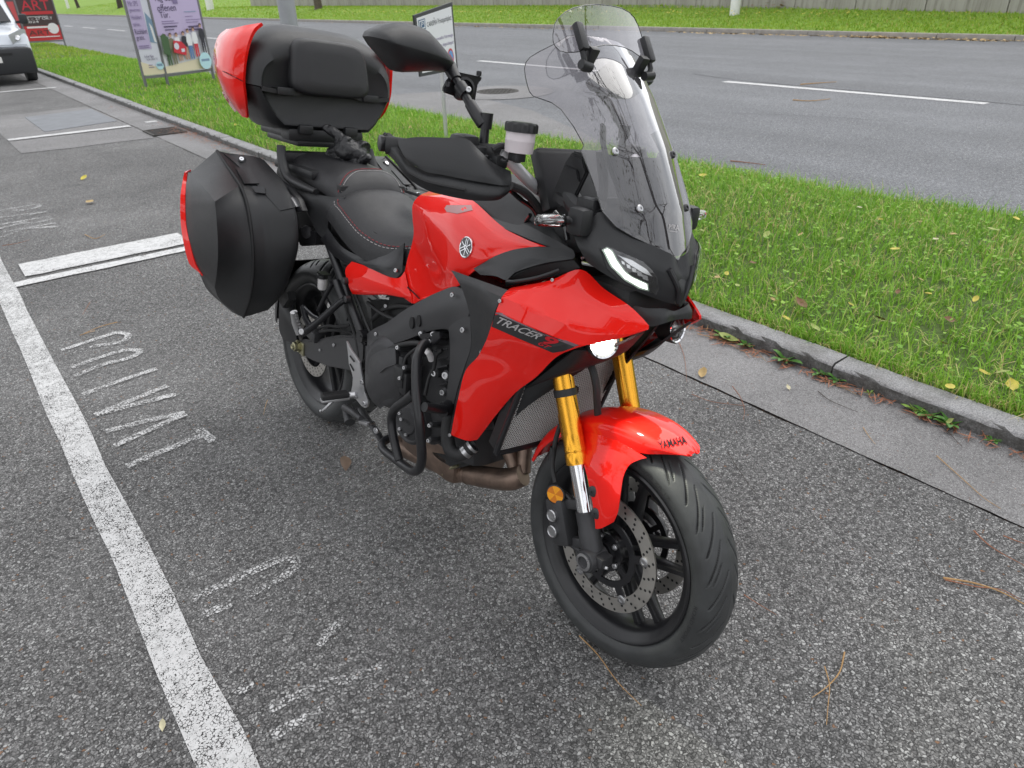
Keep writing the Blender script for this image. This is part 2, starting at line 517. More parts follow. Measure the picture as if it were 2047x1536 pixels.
class MB:
    """collects shapes into one mesh"""
    def __init__(s):
        s.v, s.f, s.m = [], [], []
    def add(s, vs, fs, m=0, flip=False):
        k = len(s.v)
        s.v += [Vector(v) for v in vs]
        for f in fs:
            s.f.append(tuple(k + i for i in (reversed(f) if flip else f)))
            s.m.append(m)
        return s
    def box(s, c, size, R=None, m=0, bev=0.0):
        hx, hy, hz = [q / 2 for q in size]
        if bev:
            b = min(bev, hx * .9, hy * .9, hz * .9)
            bm = bmesh.new()
            bmesh.ops.create_cube(bm, size=1)
            for v in bm.verts:
                v.co = Vector((v.co.x * 2 * hx, v.co.y * 2 * hy, v.co.z * 2 * hz))
            bmesh.ops.bevel(bm, geom=bm.edges[:], offset=b, segments=2, affect='EDGES', profile=0.6)
            bm.verts.index_update()
            vs = [v.co.copy() for v in bm.verts]
            fs = [[v.index for v in f.verts] for f in bm.faces]
            bm.free()
        else:
            vs = [Vector((x * hx, y * hy, z * hz)) for x in (-1, 1) for y in (-1, 1) for z in (-1, 1)]
            fs = [(0, 1, 3, 2), (4, 6, 7, 5), (0, 4, 5, 1), (2, 3, 7, 6), (0, 2, 6, 4), (1, 5, 7, 3)]
        c = Vector(c)
        return s.add([(R @ v if R else v) + c for v in vs], fs, m)
    def tube(s, pts, r, seg=12, m=0, cap=True, smooth=0, flat=1.0):
        pts = [Vector(p) for p in pts]
        rs = list(r) if isinstance(r, (list, tuple)) else [r] * len(pts)
        if smooth:
            pts, rs = spline(pts, smooth, rs)
        n = len(pts)
        t0 = (pts[1] - pts[0]).normalized()
        up = Vector((0, 0, 1)) if abs(t0.z) < 0.9 else Vector((1, 0, 0))
        a = t0.cross(up).normalized()
        vs = []
        for i, p in enumerate(pts):
            t = (pts[min(i + 1, n - 1)] - pts[max(i - 1, 0)])
            t = t.normalized() if t.length > 1e-9 else t0
            a = (a - t * a.dot(t))
            a = a.normalized() if a.length > 1e-9 else t.orthogonal().normalized()
            b = t.cross(a)
            for k in range(seg):
                q = 2 * math.pi * k / seg
                vs.append(p + (a * math.cos(q) + b * math.sin(q) * flat) * rs[i])
        fs = []
        for i in range(n - 1):
            for k in range(seg):
                k2 = (k + 1) % seg
                fs.append((i * seg + k, i * seg + k2, (i + 1) * seg + k2, (i + 1) * seg + k))
        if cap:
            fs.append(tuple(reversed(range(seg))))
            fs.append(tuple((n - 1) * seg + k for k in range(seg)))
        return s.add(vs, fs, m)
    def lathe(s, prof, c, axis, seg=24, m=0, cap=False, a0=0.0, a1=None):
        """prof = [(radius, height along axis)]"""
        c, ax = Vector(c), Vector(axis).normalized()
        e1 = ax.orthogonal().normalized()
        e2 = ax.cross(e1)
        full = a1 is None
        n = seg if full else seg + 1
        vs = []
        for (r, h) in prof:
            for k in range(n):
                q = 2 * math.pi * k / seg if full else a0 + (a1 - a0) * k / seg
                vs.append(c + ax * h + (e1 * math.cos(q) + e2 * math.sin(q)) * r)
        fs = []
        for i in range(len(prof) - 1):
            for k in range(seg):
                k2 = (k + 1) % n
                fs.append((i * n + k, i * n + k2, (i + 1) * n + k2, (i + 1) * n + k))
        if cap:
            fs.append(tuple(reversed(range(n))))
            fs.append(tuple((len(prof) - 1) * n + k for k in range(n)))
        return s.add(vs, fs, m)
    def prism(s, loop, depth, m=0):
        """loop of points (any plane), extruded by the vector depth"""
        loop = [Vector(p) for p in loop]
        d = Vector(depth)
        n = len(loop)
        nrm = Vector((0, 0, 0))
        for i in range(n):
            nrm += loop[i].cross(loop[(i + 1) % n])
        fl = nrm.dot(d) > 0
        vs = loop + [p + d for p in loop]
        fs = [tuple(range(n)) if not fl else tuple(reversed(range(n))),
              tuple(reversed(range(n, 2 * n))) if not fl else tuple(range(n, 2 * n))]
        for i in range(n):
            j = (i + 1) % n
            fs.append((i, n + i, n + j, j) if not fl else (i, j, n + j, n + i))
        return s.add(vs, fs, m)
    def bolt(s, c, axis, r=0.007, h=0.006, m=0, sock=True):
        ax = Vector(axis).normalized()
        s.lathe([(r, 0), (r, h * .8), (r * .85, h)] + ([(r * .5, h), (r * .5, h * .4), (0.0001, h * .4)] if sock else [(0.0001, h)]), c, ax, 12, m)
        return s
    def mirror(s):
        k = MB()
        k.v = [Vector((v.x, -v.y, v.z)) for v in s.v]
        k.f = [tuple(reversed(f)) for f in s.f]
        k.m = list(s.m)
        return k
    def build(s, name, mats, parent=None, smooth=35, bev=0.0):
        me = mesh(name, s.v, s.f, mats, 0, s.m)
        bm = bmesh.new()
        bm.from_mesh(me)
        bmesh.ops.recalc_face_normals(bm, faces=bm.faces[:])
        if bev:
            ed = [e for e in bm.edges if len(e.link_faces) == 2 and e.calc_face_angle(0) > math.radians(30)]
            bmesh.ops.bevel(bm, geom=ed, offset=bev, segments=2, affect='EDGES', clamp_overlap=True)
        bm.to_mesh(me)
        bm.free()
        if smooth:
            me.polygons.foreach_set('use_smooth', [True] * len(me.polygons))
            me.set_sharp_from_angle(angle=math.radians(smooth))
        return link(name, me, parent)

def spline(pts, n, extra=None):
    """Catmull-Rom through pts, n steps a span"""
    out, ex = [], []
    m = len(pts)
    for i in range(m - 1):
        p0 = pts[i - 1] if i > 0 else pts[i] * 2 - pts[i + 1]
        p1, p2 = pts[i], pts[i + 1]
        p3 = pts[i + 2] if i + 2 < m else pts[i + 1] * 2 - pts[i]
        for k in range(n):
            t = k / n
            out.append(0.5 * ((2 * p1) + (p2 - p0) * t + (2 * p0 - 5 * p1 + 4 * p2 - p3) * t * t + (3 * p1 - p0 - 3 * p2 + p3) * t ** 3))
            if extra:
                ex.append(extra[i] * (1 - t) + extra[i + 1] * t)
    out.append(pts[-1])
    if extra:
        ex.append(extra[-1])
        return out, ex
    return out

def patch_grid(rows, nu=4, nv=4, crease=(), ccrease=()):
    """smooth sheet THROUGH a grid of points; crease = row numbers where the sheet folds, ccrease = columns likewise"""
    rows = [[Vector(p) for p in r] for r in rows]
    def seg(pts, n, cuts):
        cuts = [0] + sorted(c for c in cuts if 0 < c < len(pts) - 1) + [len(pts) - 1]
        out = []
        for a, b in zip(cuts[:-1], cuts[1:]):
            s = spline(pts[a:b + 1], n)
            out += s if b == cuts[-1] else s[:-1]
        return out
    wide = [seg(r, nu, ccrease) for r in rows]
    cols = list(zip(*wide))
    tall = [seg(list(c), nv, crease) for c in cols]
    return list(zip(*tall))

def sheet_mesh(name, grid, mats, out, thick=0.004, smooth=32, parent=None, mirror=False, bev=0.0):
    """grid of points -> solid shell, thickness going away from 'out'"""
    R, K = len(grid), len(grid[0])
    bm = bmesh.new()
    vs = [[bm.verts.new(p) for p in r] for r in grid]
    for i in range(R - 1):
        for j in range(K - 1):
            q = [vs[i][j], vs[i][j + 1], vs[i + 1][j + 1], vs[i + 1][j]]
            try:
                bm.faces.new(q)
            except ValueError:
                pass
    return shell_from_bm(name, bm, mats, out, thick, smooth, parent, mirror, bev)

def shell_from_bm(name, bm, mats, out, thick=0.004, smooth=32, parent=None, mirror=False, bev=0.0):
    bmesh.ops.remove_doubles(bm, verts=bm.verts[:], dist=1e-5)
    bmesh.ops.dissolve_degenerate(bm, edges=bm.edges[:], dist=1e-6)
    bmesh.ops.recalc_face_normals(bm, faces=bm.faces[:])
    tot = Vector((0, 0, 0))
    for f in bm.faces:
        tot += f.normal * f.calc_area()
    if tot.dot(Vector(out)) < 0:
        bmesh.ops.reverse_faces(bm, faces=bm.faces[:])
    bm.normal_update()
    if thick:
        src = bm.faces[:]
        nrm = {v: v.normal.copy() for v in bm.verts}
        ret = bmesh.ops.duplicate(bm, geom=bm.verts[:] + bm.edges[:] + src)
        vm = ret['vert_map']
        dup = [g for g in ret['geom'] if isinstance(g, bmesh.types.BMFace)]
        orig = list(nrm)
        pair = {v: vm[v] for v in orig}
        for v in orig:
            pair[v].co = v.co - nrm[v] * thick
        edges = [e for e in bm.edges if len(e.link_faces) == 1 and e.verts[0] in pair]
        for e in edges:
            a, b = e.verts
            f = e.link_faces[0]
            l = [q for q in f.loops if q.edge == e][0]
            a, b = l.vert, l.link_loop_next.vert
            bm.faces.new((b, a, pair[a], pair[b]))
        bmesh.ops.reverse_faces(bm, faces=dup)
        if bev:
            ed = [e for e in bm.edges if len(e.link_faces) == 2 and e.calc_face_angle(0) > math.radians(50)]
            bmesh.ops.bevel(bm, geom=ed, offset=bev, segments=2, affect='EDGES', clamp_overlap=True)
    me = bpy.data.meshes.new(name)
    bm.to_mesh(me)
    bm.free()
    for m in (mats if isinstance(mats, (list, tuple)) else [mats]):
        me.materials.append(MATS[m])
    me.polygons.foreach_set('use_smooth', [True] * len(me.polygons))
    me.set_sharp_from_angle(angle=math.radians(smooth))
    o = link(name, me, parent)
    if mirror:
        return o, mirror_object(o, parent)
    return o

def mirror_object(o, parent=None):
    me = o.data.copy()
    bm = bmesh.new()
    bm.from_mesh(me)
    for v in bm.verts:
        v.co.y = -v.co.y
    bmesh.ops.reverse_faces(bm, faces=bm.faces[:])
    bm.to_mesh(me)
    bm.free()
    return link(o.name.split('.')[0], me, parent if parent is not None else o.parent)

def mirror_tree(o, parent):
    m = mirror_object(o, parent)
    for ch in list(o.children):
        mirror_tree(ch, m)
    return m

def bvh_of(o):
    me = o.data
    return BVHTree.FromPolygons([v.co.copy() for v in me.vertices], [tuple(p.vertices) for p in me.polygons])

def hit(bvh, u, v, lift=0.0, fallback=None):
    d = bray(u, v).normalized()
    loc, nrm, i, dist = bvh.ray_cast(BO, d)
    if loc is None:
        loc, nrm, i, dist = bvh.find_nearest(fallback if fallback is not None else BO + d * 1.6)
        if nrm.dot(d) > 0: nrm = -nrm
        return loc + nrm * lift
    if nrm.dot(d) > 0:
        nrm = -nrm
    return loc + nrm * lift

def fill2d(outline, step):
    """triangulate a 2-D outline with an inner lattice -> verts2d, faces"""
    n = len(outline)
    xs = [p[0] for p in outline]; ys = [p[1] for p in outline]
    pts = [Vector((p[0], p[1])) for p in outline]
    edges = [(i, (i + 1) % n) for i in range(n)]
    def inside(x, y):
        c = False
        for i in range(n):
            a, b = outline[i], outline[i - 1]
            if (a[1] > y) != (b[1] > y) and x < (b[0] - a[0]) * (y - a[1]) / (b[1] - a[1]) + a[0]:
                c = not c
        return c
    nx = int((max(xs) - min(xs)) / step) + 1
    ny = int((max(ys) - min(ys)) / step) + 1
    for i in range(1, nx):
        for j in range(1, ny):
            x, y = min(xs) + i * step, min(ys) + j * step
            if inside(x, y):
                d = min((Vector((x, y)) - q).length for q in pts[:n])
                if d > step * 0.55:
                    pts.append(Vector((x, y)))
    r = delaunay_2d_cdt(pts, edges, [list(range(n))], 1, 1e-7)
    return r[0], r[2]

def densify(loop, n, closed=True):
    out = []
    m = len(loop)
    for i in range(m if closed else m - 1):
        a, b = Vector(loop[i]), Vector(loop[(i + 1) % m])
        for k in range(n):
            out.append(a.lerp(b, k / n))
    if not closed:
        out.append(Vector(loop[-1]))
    return out

def decal(name, bvh, outline_px, m, parent, lift=0.0012, step=10.0, dens=6, thick=0.0):
    """thin film lying on a panel, outline measured in the photograph"""
    loop = [tuple(p) for p in densify([Vector(q) for q in outline_px], dens)]
    v2, f = fill2d(loop, step)
    vs = [hit(bvh, p.x, p.y, lift) for p in v2]
    bm = bmesh.new()
    bv = [bm.verts.new(p) for p in vs]
    for q in f:
        try: bm.faces.new([bv[i] for i in q])
        except ValueError: pass
    c = sum(vs, Vector()) / len(vs)
    return shell_from_bm(name, bm, m, BO - c, thick, 40, parent)

def text_mesh(s, shear=0.0, extrude=0.0, bold=0.0, cuts=0):
    cu = bpy.data.curves.new('lettering', 'FONT')
    cu.body = s
    cu.shear = shear
    cu.extrude = extrude
    cu.offset = bold
    cu.resolution_u = 3
    ob = bpy.data.objects.new('lettering', cu)
    C.objects.link(ob)
    dg = bpy.context.evaluated_depsgraph_get()
    me = bpy.data.meshes.new_from_object(ob.evaluated_get(dg))
    C.objects.unlink(ob)
    bpy.data.objects.remove(ob)
    if cuts:
        bm = bmesh.new(); bm.from_mesh(me)
        bmesh.ops.triangulate(bm, faces=bm.faces[:])
        for _ in range(cuts):
            bmesh.ops.subdivide_edges(bm, edges=[e for e in bm.edges if e.calc_length() > .09], cuts=1)
            bmesh.ops.triangulate(bm, faces=bm.faces[:])
        bm.to_mesh(me); bm.free()
    vs = [v.co.copy() for v in me.vertices]
    fs = [tuple(p.vertices) for p in me.polygons]
    bpy.data.meshes.remove(me)
    x0 = min(v.x for v in vs); x1 = max(v.x for v in vs)
    y0 = min(v.y for v in vs); y1 = max(v.y for v in vs)
    return [((v.x - x0) / (x1 - x0), (v.y - y0) / (y1 - y0), v.z) for v in vs], fs

def text_on(s, corners, fn, mats, name, parent, shear=0.0, bold=0.0):
    """lettering mapped into a quad bl, br, tr, tl (2-D), lifted by fn(x, y) -> point"""
    vs, fs = text_mesh(s, shear, 0.0, bold, 3)
    bl, br, tr, tl = [Vector(c) for c in corners]
    pts = []
    for (a, b, z) in vs:
        q = (bl * (1 - a) + br * a) * (1 - b) + (tl * (1 - a) + tr * a) * b
        pts.append(fn(q))
    return link(name, mesh(name, pts, fs, mats, 0), parent)
# ================================================================ THE PLACE
def quad_sheet(name, pts, m, kind='structure', parent=None, z=None):
    vs = [Vector(p) for p in pts]
    me = mesh(name, vs, [tuple(range(len(vs)))], m, 0)
    n = me.polygons[0].normal
    if n.z < 0:
        me.flip_normals()
    o = link(name, me, parent)
    if kind: o['kind'] = kind
    return o

quad_sheet('ground', [(-250, -120, -0.03), (400, -120, -0.03), (400, 700, -0.03), (-250, 700, -0.03)], 'ground_dirt')
XG0, XG1 = 2.245, 2.72          # gutter strip
XK0, XK1 = 2.682, 2.80         # granite kerb
ZK = 0.068
def ragged(x, y0, y1, amp, step, seed):
    r = random.Random(seed)
    out = []
    y = y0
    while y < y1:
        out.append((x + r.uniform(-amp, amp), y))
        y += step * r.uniform(.6, 1.4)
    out.append((x, y1))
    return out

# parking bay surface: its right edge is a slightly ragged saw-cut
edge = ragged(XG0 - 0.0025, -6, 16, 0.006, 0.07, 3)
quad_sheet('parking_bay', [(-60, -30, 0), (XG0 - .004, -30, 0)] + [(x, y, 0) for x, y in edge] + [(XG0 - .004, 160, 0), (-60, 160, 0)], 'bay_asphalt')
edge = ragged(XG0 + 0.002, -6, 16, 0.004, 0.06, 5)
quad_sheet('gutter', [(XG1, -30, 0.004)] + [(XG0, -30, 0.004)] + [(x, y, 0.004) for x, y in edge] + [(XG0, 160, 0.004), (XG1, 160, 0.004)], 'gutter_asphalt')

quad_sheet('joint_dirt', [(XG0 - .03, -30, -.003), (XG0 + .03, -30, -.003), (XG0 + .03, 160, -.003), (XG0 - .03, 160, -.003)], 'ground_dirt')
# resurfaced patch in the next bay, with a steel-grey cover slab and its white line
rp = random.Random(5)
pc = [(0.50, 13.9), (1.3, 13.92), (2.20, 14.03), (2.225, 12.9), (2.225, 11.86), (2.225, 10.2), (2.19, 9.93), (1.75, 9.98), (1.3, 9.96), (0.78, 10.03), (0.775, 11.0), (0.77, 11.9), (0.55, 12.0)]
quad_sheet('asphalt_patch', [(x, y, 0.004) for x, y in pc], 'patch_asphalt')
mat('slab_grey', (0.18, 0.19, 0.205), 0.65, var=0.2, vscale=5, bump=0.2, bscale=120)
sl = MB()
sl.prism([(1.243, 13.38, 0.004), (2.19, 13.6, 0.004), (2.19, 11.85, 0.004), (1.242, 11.56, 0.004)], (0, 0, 0.006))
tag(sl.build('cover_slab', 'slab_grey', None), kind='structure')
mat('iron', (0.06, 0.055, 0.05), 0.7, metal=0.5, var=0.4, vscale=20)
gr = empty('drain_grate', (2.42, 10.3, 0.004))
tag(gr, 'rusty rectangular drain grate in the gutter beside the kerb, half covered in brown leaves', 'drain grate')
g = MB()
for s in (-1, 1):
    g.box((s * .19, 0, .008), (.03, .52, .016)); g.box((0, s * .25, .008), (.36, .03, .016))
g.build('frame', 'iron', gr)
for i in range(9):
    b = MB(); b.box((0, -.21 + i * .0525, .007), (.35, .026, .010)); b.build('bar', 'iron', gr)

# bay markings
def line_sheet(name, x0, x1, y0, y1, m, z=0.004, seed=1, amp=0.006, n=30):
    r = random.Random(seed)
    L = [(x0 + r.uniform(-amp, amp), y0 + (y1 - y0) * i / n) for i in range(n + 1)]
    Rr = [(x1 + r.uniform(-amp, amp), y0 + (y1 - y0) * i / n) for i in range(n + 1)]
    return quad_sheet(name, [(x, y, z) for x, y in L] + [(x, y, z) for x, y in reversed(Rr)], m)
line_sheet('bay_side_line', 0.026, 0.130, -4, 40, 'paint_line', n=160)
def cross(name, x0, x1, y0, y1, m, z=0.008, seed=1):
    r = random.Random(seed); n = 24; a = .005
    A = [(x0 + (x1 - x0) * i / n, y0 + r.uniform(-a, a)) for i in range(n + 1)]
    B_ = [(x0 + (x1 - x0) * i / n, y1 + r.uniform(-a, a)) for i in range(n + 1)]
    return quad_sheet(name, [(x, y, z) for x, y in A] + [(x, y, z) for x, y in reversed(B_)], m)
cross('bay_end_line', 0.2, 1.2, 5.155, 5.465, 'paint_solid', 0.008, 2)
cross('bay_end_line', 0.13, 2.22, 4.985, 5.085, 'paint_solid', 0.008, 3)
cross('bay_line', 0.78, 2.20, 11.08, 11.23, 'paint_solid', 0.014, 4)
cross('bay_line', 2.45, 2.60, 11.3, 11.42, 'paint_solid', 0.010, 7)
cross('bay_line', 0.2, 2.36, 17.8, 17.95, 'paint_solid', 0.012, 5)
cross('bay_line', 0.2, 2.20, 24.0, 24.12, 'paint_solid', 0.012, 6)

# painted capitals, almost worn away; they read along the line, tops toward the kerb
LET = {'P': [[(0, 0), (0, 1), (.55, 1), (.72, .88), (.72, .62), (.55, .5), (0, .5)]],
       'R': [[(0, 0), (0, 1), (.55, 1), (.72, .88), (.72, .62), (.55, .5), (0, .5)], [(.32, .5), (.75, 0)]],
       'I': [[(0.3, 0), (0.3, 1)]],
       'V': [[(0, 1), (.4, 0), (.8, 1)]],
       'A': [[(0, 0), (.4, 1), (.8, 0)], [(.16, .35), (.64, .35)]],
       'T': [[(.4, 0), (.4, 1)], [(0, 1), (.8, 1)]],
       'K': [[(0, 0), (0, 1)], [(.7, 1), (.05, .45), (.75, 0)]]}
def stroke_letters(name, m, text, x0, x1, y_start, step, w, wid):
    mb = MB()
    y = y_start
    for ch in text:
        for st in LET.get(ch, []):
            pts = [(x0 + (x1 - x0) * b, y - a * wid) for a, b in st]
            for (ax, ay), (bx, by) in zip(pts[:-1], pts[1:]):
                d = Vector((bx - ax, by - ay, 0)); l = d.length
                if l < 1e-6: continue
                d /= l
                nn = Vector((-d.y, d.x, 0)) * w / 2
                a_ = Vector((ax, ay, 0)) - d * w * .45; b_ = Vector((bx, by, 0)) + d * w * .45
                k = len(mb.f) * 0.00004
                mb.add([a_ + nn, a_ - nn, b_ - nn, b_ + nn], [(0, 1, 2, 3)])
        y -= step
    for i, v in enumerate(mb.v):
        v.z = 0.0045 + (i // 4) * 0.00015
    o = link(name, mesh(name, mb.v, mb.f, m, 0))
    for p_ in o.data.polygons:
        if p_.normal.z < 0: o.data.flip_normals(); break
    o['kind'] = 'structure'
    return o
def worn_strokes(name, m, strokes, w):
    mb = MB()
    for st in strokes:
        ps = spline([G(u, v, 0) for u, v in st], 3)
        for i in range(len(ps) - 1):
            d = (ps[i + 1] - ps[i]).normalized(); n = Vector((-d.y, d.x, 0)) * w / 2
            z = Vector((0, 0, .0045 + len(mb.f) * .00004))
            mb.add([ps[i] + n + z, ps[i] - n + z, ps[i + 1] - n + z, ps[i + 1] + n + z], [(0, 3, 2, 1)])
    me = mesh(name, mb.v, mb.f, m, 0)
    if me.polygons[0].normal.z < 0: me.flip_normals()
    tag(link(name, me), kind='structure')
worn_strokes('bay_lettering', 'paint_faded', [[(123, 702), (180, 683), (234, 666)], [(234, 666), (257, 671), (243, 685), (180, 695)], [(143, 737), (195, 718), (250, 701)], [(250, 701), (279, 703), (264, 716), (212, 729)], [(212, 729), (180, 741), (150, 754)],
     [(166, 791), (240, 764), (314, 739)], [(336, 773), (265, 802), (191, 832)], [(191, 832), (270, 811), (352, 791)], [(213, 865), (290, 845), (370, 828)], [(372, 830), (300, 862), (230, 894)], [(254, 935), (330, 903), (406, 873)], [(398, 861), (413, 873), (428, 886)]], .034)
worn_strokes('bay_lettering', 'paint_ghost', [[(383, 1200), (470, 1160), (574, 1114)], [(574, 1114), (592, 1130), (560, 1160), (490, 1196)], [(404, 1233), (465, 1208)], [(517, 1226), (552, 1216)], [(690, 1238), (634, 1292)],
     [(466, 1388), (508, 1368)], [(765, 1337), (700, 1358), (639, 1373)], [(640, 1376), (590, 1398), (538, 1420)], [(652, 1410), (608, 1442), (543, 1474)]], .030)
stroke_letters('bay_lettering', 'paint_ghost', 'PARK', 0.20, 0.55, 7.2, 0.26, 0.04, 0.18)

# ---------------- granite kerb: stones of about a metre
kerb = empty('kerb', (XK0, 0, 0))
tag(kerb, kind='structure')
y = -3.0
ks = random.Random(4)
while y < 60:
    L = ks.uniform(0.95, 1.25)
    b = MB()
    n = 26
    prof = [(0.004, -0.02), (0.0, ZK - .012), (0.012, ZK), (XK1 - XK0, ZK + .002), (XK1 - XK0, -0.02)]
    st = []
    for i in range(n + 1):
        yy = (L - 0.008) * i / n
        st.append([Vector((px + ks.uniform(-.005, .005) * (1 if k in (0, 1) else .3), yy, pz + ks.uniform(-.0018, .0018) * (0 if k in (0, 4) else 1))) for k, (px, pz) in enumerate(prof)])
    vs = [p for r in st for p in r]
    k = len(prof)
    fs = [(i * k + j, (i + 1) * k + j, (i + 1) * k + j + 1, i * k + j + 1) for i in range(n) for j in range(k - 1)]
    fs += [tuple(range(k)), tuple(reversed(range(n * k, n * k + k)))]
    b.add(vs, fs)
    o = b.build('kerb_stone', 'granite', kerb, 62)
    o.location = (ks.uniform(-.004, .004), y, ks.uniform(-.003, .003))
    y += L
b = MB(); b.box((.06, 110, .02), (.12, 100, .10)); b.box((.06, -15, .02), (.12, 24, .10)); b.build('far_stones', 'granite', kerb)

# ---------------- near verge (grass strip between kerb and road)
def road_edge(y):
    return 5.46 + 0.28 * max(0, min(1, (4.5 - y) / 3)) + 0.04 * math.sin(y * 1.7) + 0.03 * math.sin(y * .63 + 1)
def verge_z(x, y):
    t = (x - XK1) / (5.5 - XK1)
    return 0.052 + 0.035 * math.sin(min(1, max(0, t)) * math.pi) - 0.03 * max(0, t - 0.7) / 0.3
NY, NX = 170, 14
vv, ff = [], []
for i in range(NY + 1):
    yy = -5 + 105 * (i / NY) ** 1.8
    for j in range(NX + 1):
        x = XK1 + .004 + (road_edge(yy) + .03 - XK1) * j / NX
        z = verge_z(x, yy) + random.uniform(-.006, .006) if j not in (0, NX) else (0.05 if j == 0 else 0.012)
        vv.append((x, yy, z))
for i in range(NY):
    for j in range(NX):
        a = i * (NX + 1) + j
        ff.append((a, a + 1, a + NX + 2, a + NX + 1))
tag(link('verge', mesh('verge', vv, ff, 'soil', 60)), kind='structure')
quad_sheet('road', [(5.35, -40, 0.0), (23.45, -40, 0.0), (23.45, 330, 0.0), (5.35, 330, 0.0)], 'road_asphalt')

# lane dashes
for k, (a, b_) in enumerate([(-3.3, .9), (3.98, 8.22), (11.3, 15.54), (18.6, 22.8), (25.6, 29.4), (32.3, 36.4), (42, 45.5), (51.3, 56.0), (59.4, 64.0), (67.7, 71.0), (75.6, 79.0)]):
    line_sheet('lane_dash', 11.18, 11.37, a, b_, 'paint_road', 0.005, seed=k, amp=.006, n=20)
# pale concrete collar with an iron manhole, and the paler repair along the near edge
def ell(cx, cy, rx, ry, n=48, rot=0):
    return [(cx + math.cos(q) * rx * math.cos(rot) - math.sin(q) * ry * math.sin(rot), cy + math.cos(q) * rx * math.sin(rot) + math.sin(q) * ry * math.cos(rot)) for q in [2 * math.pi * i / n for i in range(n)]]
rep = [G(*q) for q in [(700, 200), (775, 190), (880, 184), (950, 194), (1065, 222), (1165, 266), (1230, 300), (1180, 330), (1040, 300), (860, 250), (700, 225)]]
quad_sheet('road_repair', [(p.x, p.y, 0.004) for p in rep], 'patch_asphalt')
quad_sheet('manhole_collar', [(x, y, 0.008) for x, y in ell(7.75, 10.15, 0.92, 0.92)], 'patch_asphalt')
mh = empty('manhole_cover', (7.80, 10.25, 0.008))
tag(mh, 'round iron manhole cover in a pale collar on the road', 'manhole cover')
m_ = MB(); m_.lathe([(0.36, 0.0), (0.36, .006), (.325, .006), (.325, .003), (0.0001, .003)], (0, 0, 0), (0, 0, 1), 40); m_.build('lid', 'iron', mh)
m_ = MB()
for i in range(-6, 7):
    for j in range(-6, 7):
        if i * i + j * j < 38 and (i + j) % 2 == 0:
            m_.box((i * .047, j * .047, .004), (.036, .036, .004))
m_.build('raised_studs', 'iron', mh)

# crack sealing lines on the road
def crack(pts, w, m, z):
    pts = [Vector(p) for p in pts]
    pts = spline(pts, 4)
    v, f = [], []
    for i, p in enumerate(pts):
        d = (pts[min(i + 1, len(pts) - 1)] - pts[max(i - 1, 0)]).normalized()
        n = Vector((-d.y, d.x, 0)) * w * random.uniform(.5, 1.2)
        v += [p + n + Vector((0, 0, z)), p - n + Vector((0, 0, z))]
    for i in range(len(pts) - 1):
        f.append((2 * i, 2 * i + 2, 2 * i + 3, 2 * i + 1))
    me = mesh('road_crack', v, f, m, 0)
    if me.polygons[0].normal.z < 0: me.flip_normals()
    tag(link('road_crack', me), kind='structure')
mat('crack_dark', (0.05, 0.05, 0.052), 0.9)
crack([(11.9, 9.4, 0), (11.6, 8.0, 0), (11.5, 6, 0), (11.45, 4, 0), (11.3, 2.4, 0), (11.4, 0.5, 0)], .012, 'crack_dark', .004)
crack([(7.9, 34, 0), (8.2, 31, 0), (8.7, 28, 0)], .05, 'crack_dark', .004)
crack([(8.3, 6.2, 0), (8.9, 5.0, 0), (9.1, 4.2, 0)], .006, 'crack_dark', .004)

# ---------------- far kerb, far bank, wall
def kerb_far_x(y):
    return 23.3 + 0.0 * y
fk = empty('far_kerb', (23.3, 0, 0)); tag(fk, kind='structure')
mat('far_kerb_grey', (0.30, 0.28, 0.255), 0.85, var=0.3, vscale=3, bump=.3, bscale=50)
yy = -20.0
while yy < 300:
    L = 2.0 if yy < 90 else 10.0
    b = MB(); b.box((.15, 0, .055), (.30, L - .02, .17), bev=.015)
    o = b.build('kerb_stone', 'far_kerb_grey', fk); o.location = (random.uniform(-.01, .01), yy + L / 2, random.uniform(-.006, .006))
    yy += L
def wall_x(y): return 25.62 + (y - 11.2) * 0.087 + 1.0
def bank_z(x, y):
    t = max(0.0, x - 23.6)
    z = 0.13 + 0.62 * min(1, t / 4.0) ** 1.2
    far = max(0.0, min(1.0, (y - 88) / 40))
    z += far * (0.06 * t + 0.0030 * t * t)
    return z
def on_bank(u, v):
    d = ray(u, v); t = 5.0
    while t < 400:
        p = CAM_LOC + d * t
        if p.x > 23.6 and p.z <= bank_z(p.x, p.y): return p
        t += .1
    return CAM_LOC + d * 120
vv, ff = [], []
NX, NY = 22, 60
for i in range(NY + 1):
    yy = -20 + 330 * i / NY
    for j in range(NX + 1):
        x = 23.58 + 90 * (j / NX) ** 2.2
        vv.append((x, yy, bank_z(x, yy)))
for i in range(NY):
    for j in range(NX):
        a = i * (NX + 1) + j
        ff.append((a, a + 1, a + NX + 2, a + NX + 1))
tag(link('bank', mesh('bank', vv, ff, 'soil_far', 60)), kind='structure')

wl_ = empty('retaining_wall', (wall_x(30), 30, 0.6))
tag(wl_, 'long weathered grey concrete retaining wall beyond the far grass verge', 'wall')
yy, PL = 2.0, 2.5
while yy < 88:
    x0, x1 = wall_x(yy), wall_x(yy + PL)
    d = Vector((x1 - x0, PL, 0)); a = math.atan2(-d.x, d.y)
    b = MB(); b.box((0, 0, 1.2), (.3, d.length - .035, 3.2), bev=.012)
    o = b.build('wall_panel', 'wall_concrete', wl_)
    o.location = (x0 + d.x / 2 + .15 - wl_.location.x + random.uniform(-.006, .006), yy + PL / 2 - 30, 0)
    o.rotation_euler = (0, 0, a)
    yy += PL
b = MB(); b.box((0, 0, 1.2), (.1, 88, 3.1)); o = b.build('backing', 'engine_dark', wl_)
o.location = (15 * .087 + .45, 15.0, 0); o.rotation_euler = (0, 0, math.atan2(-.087, 1))

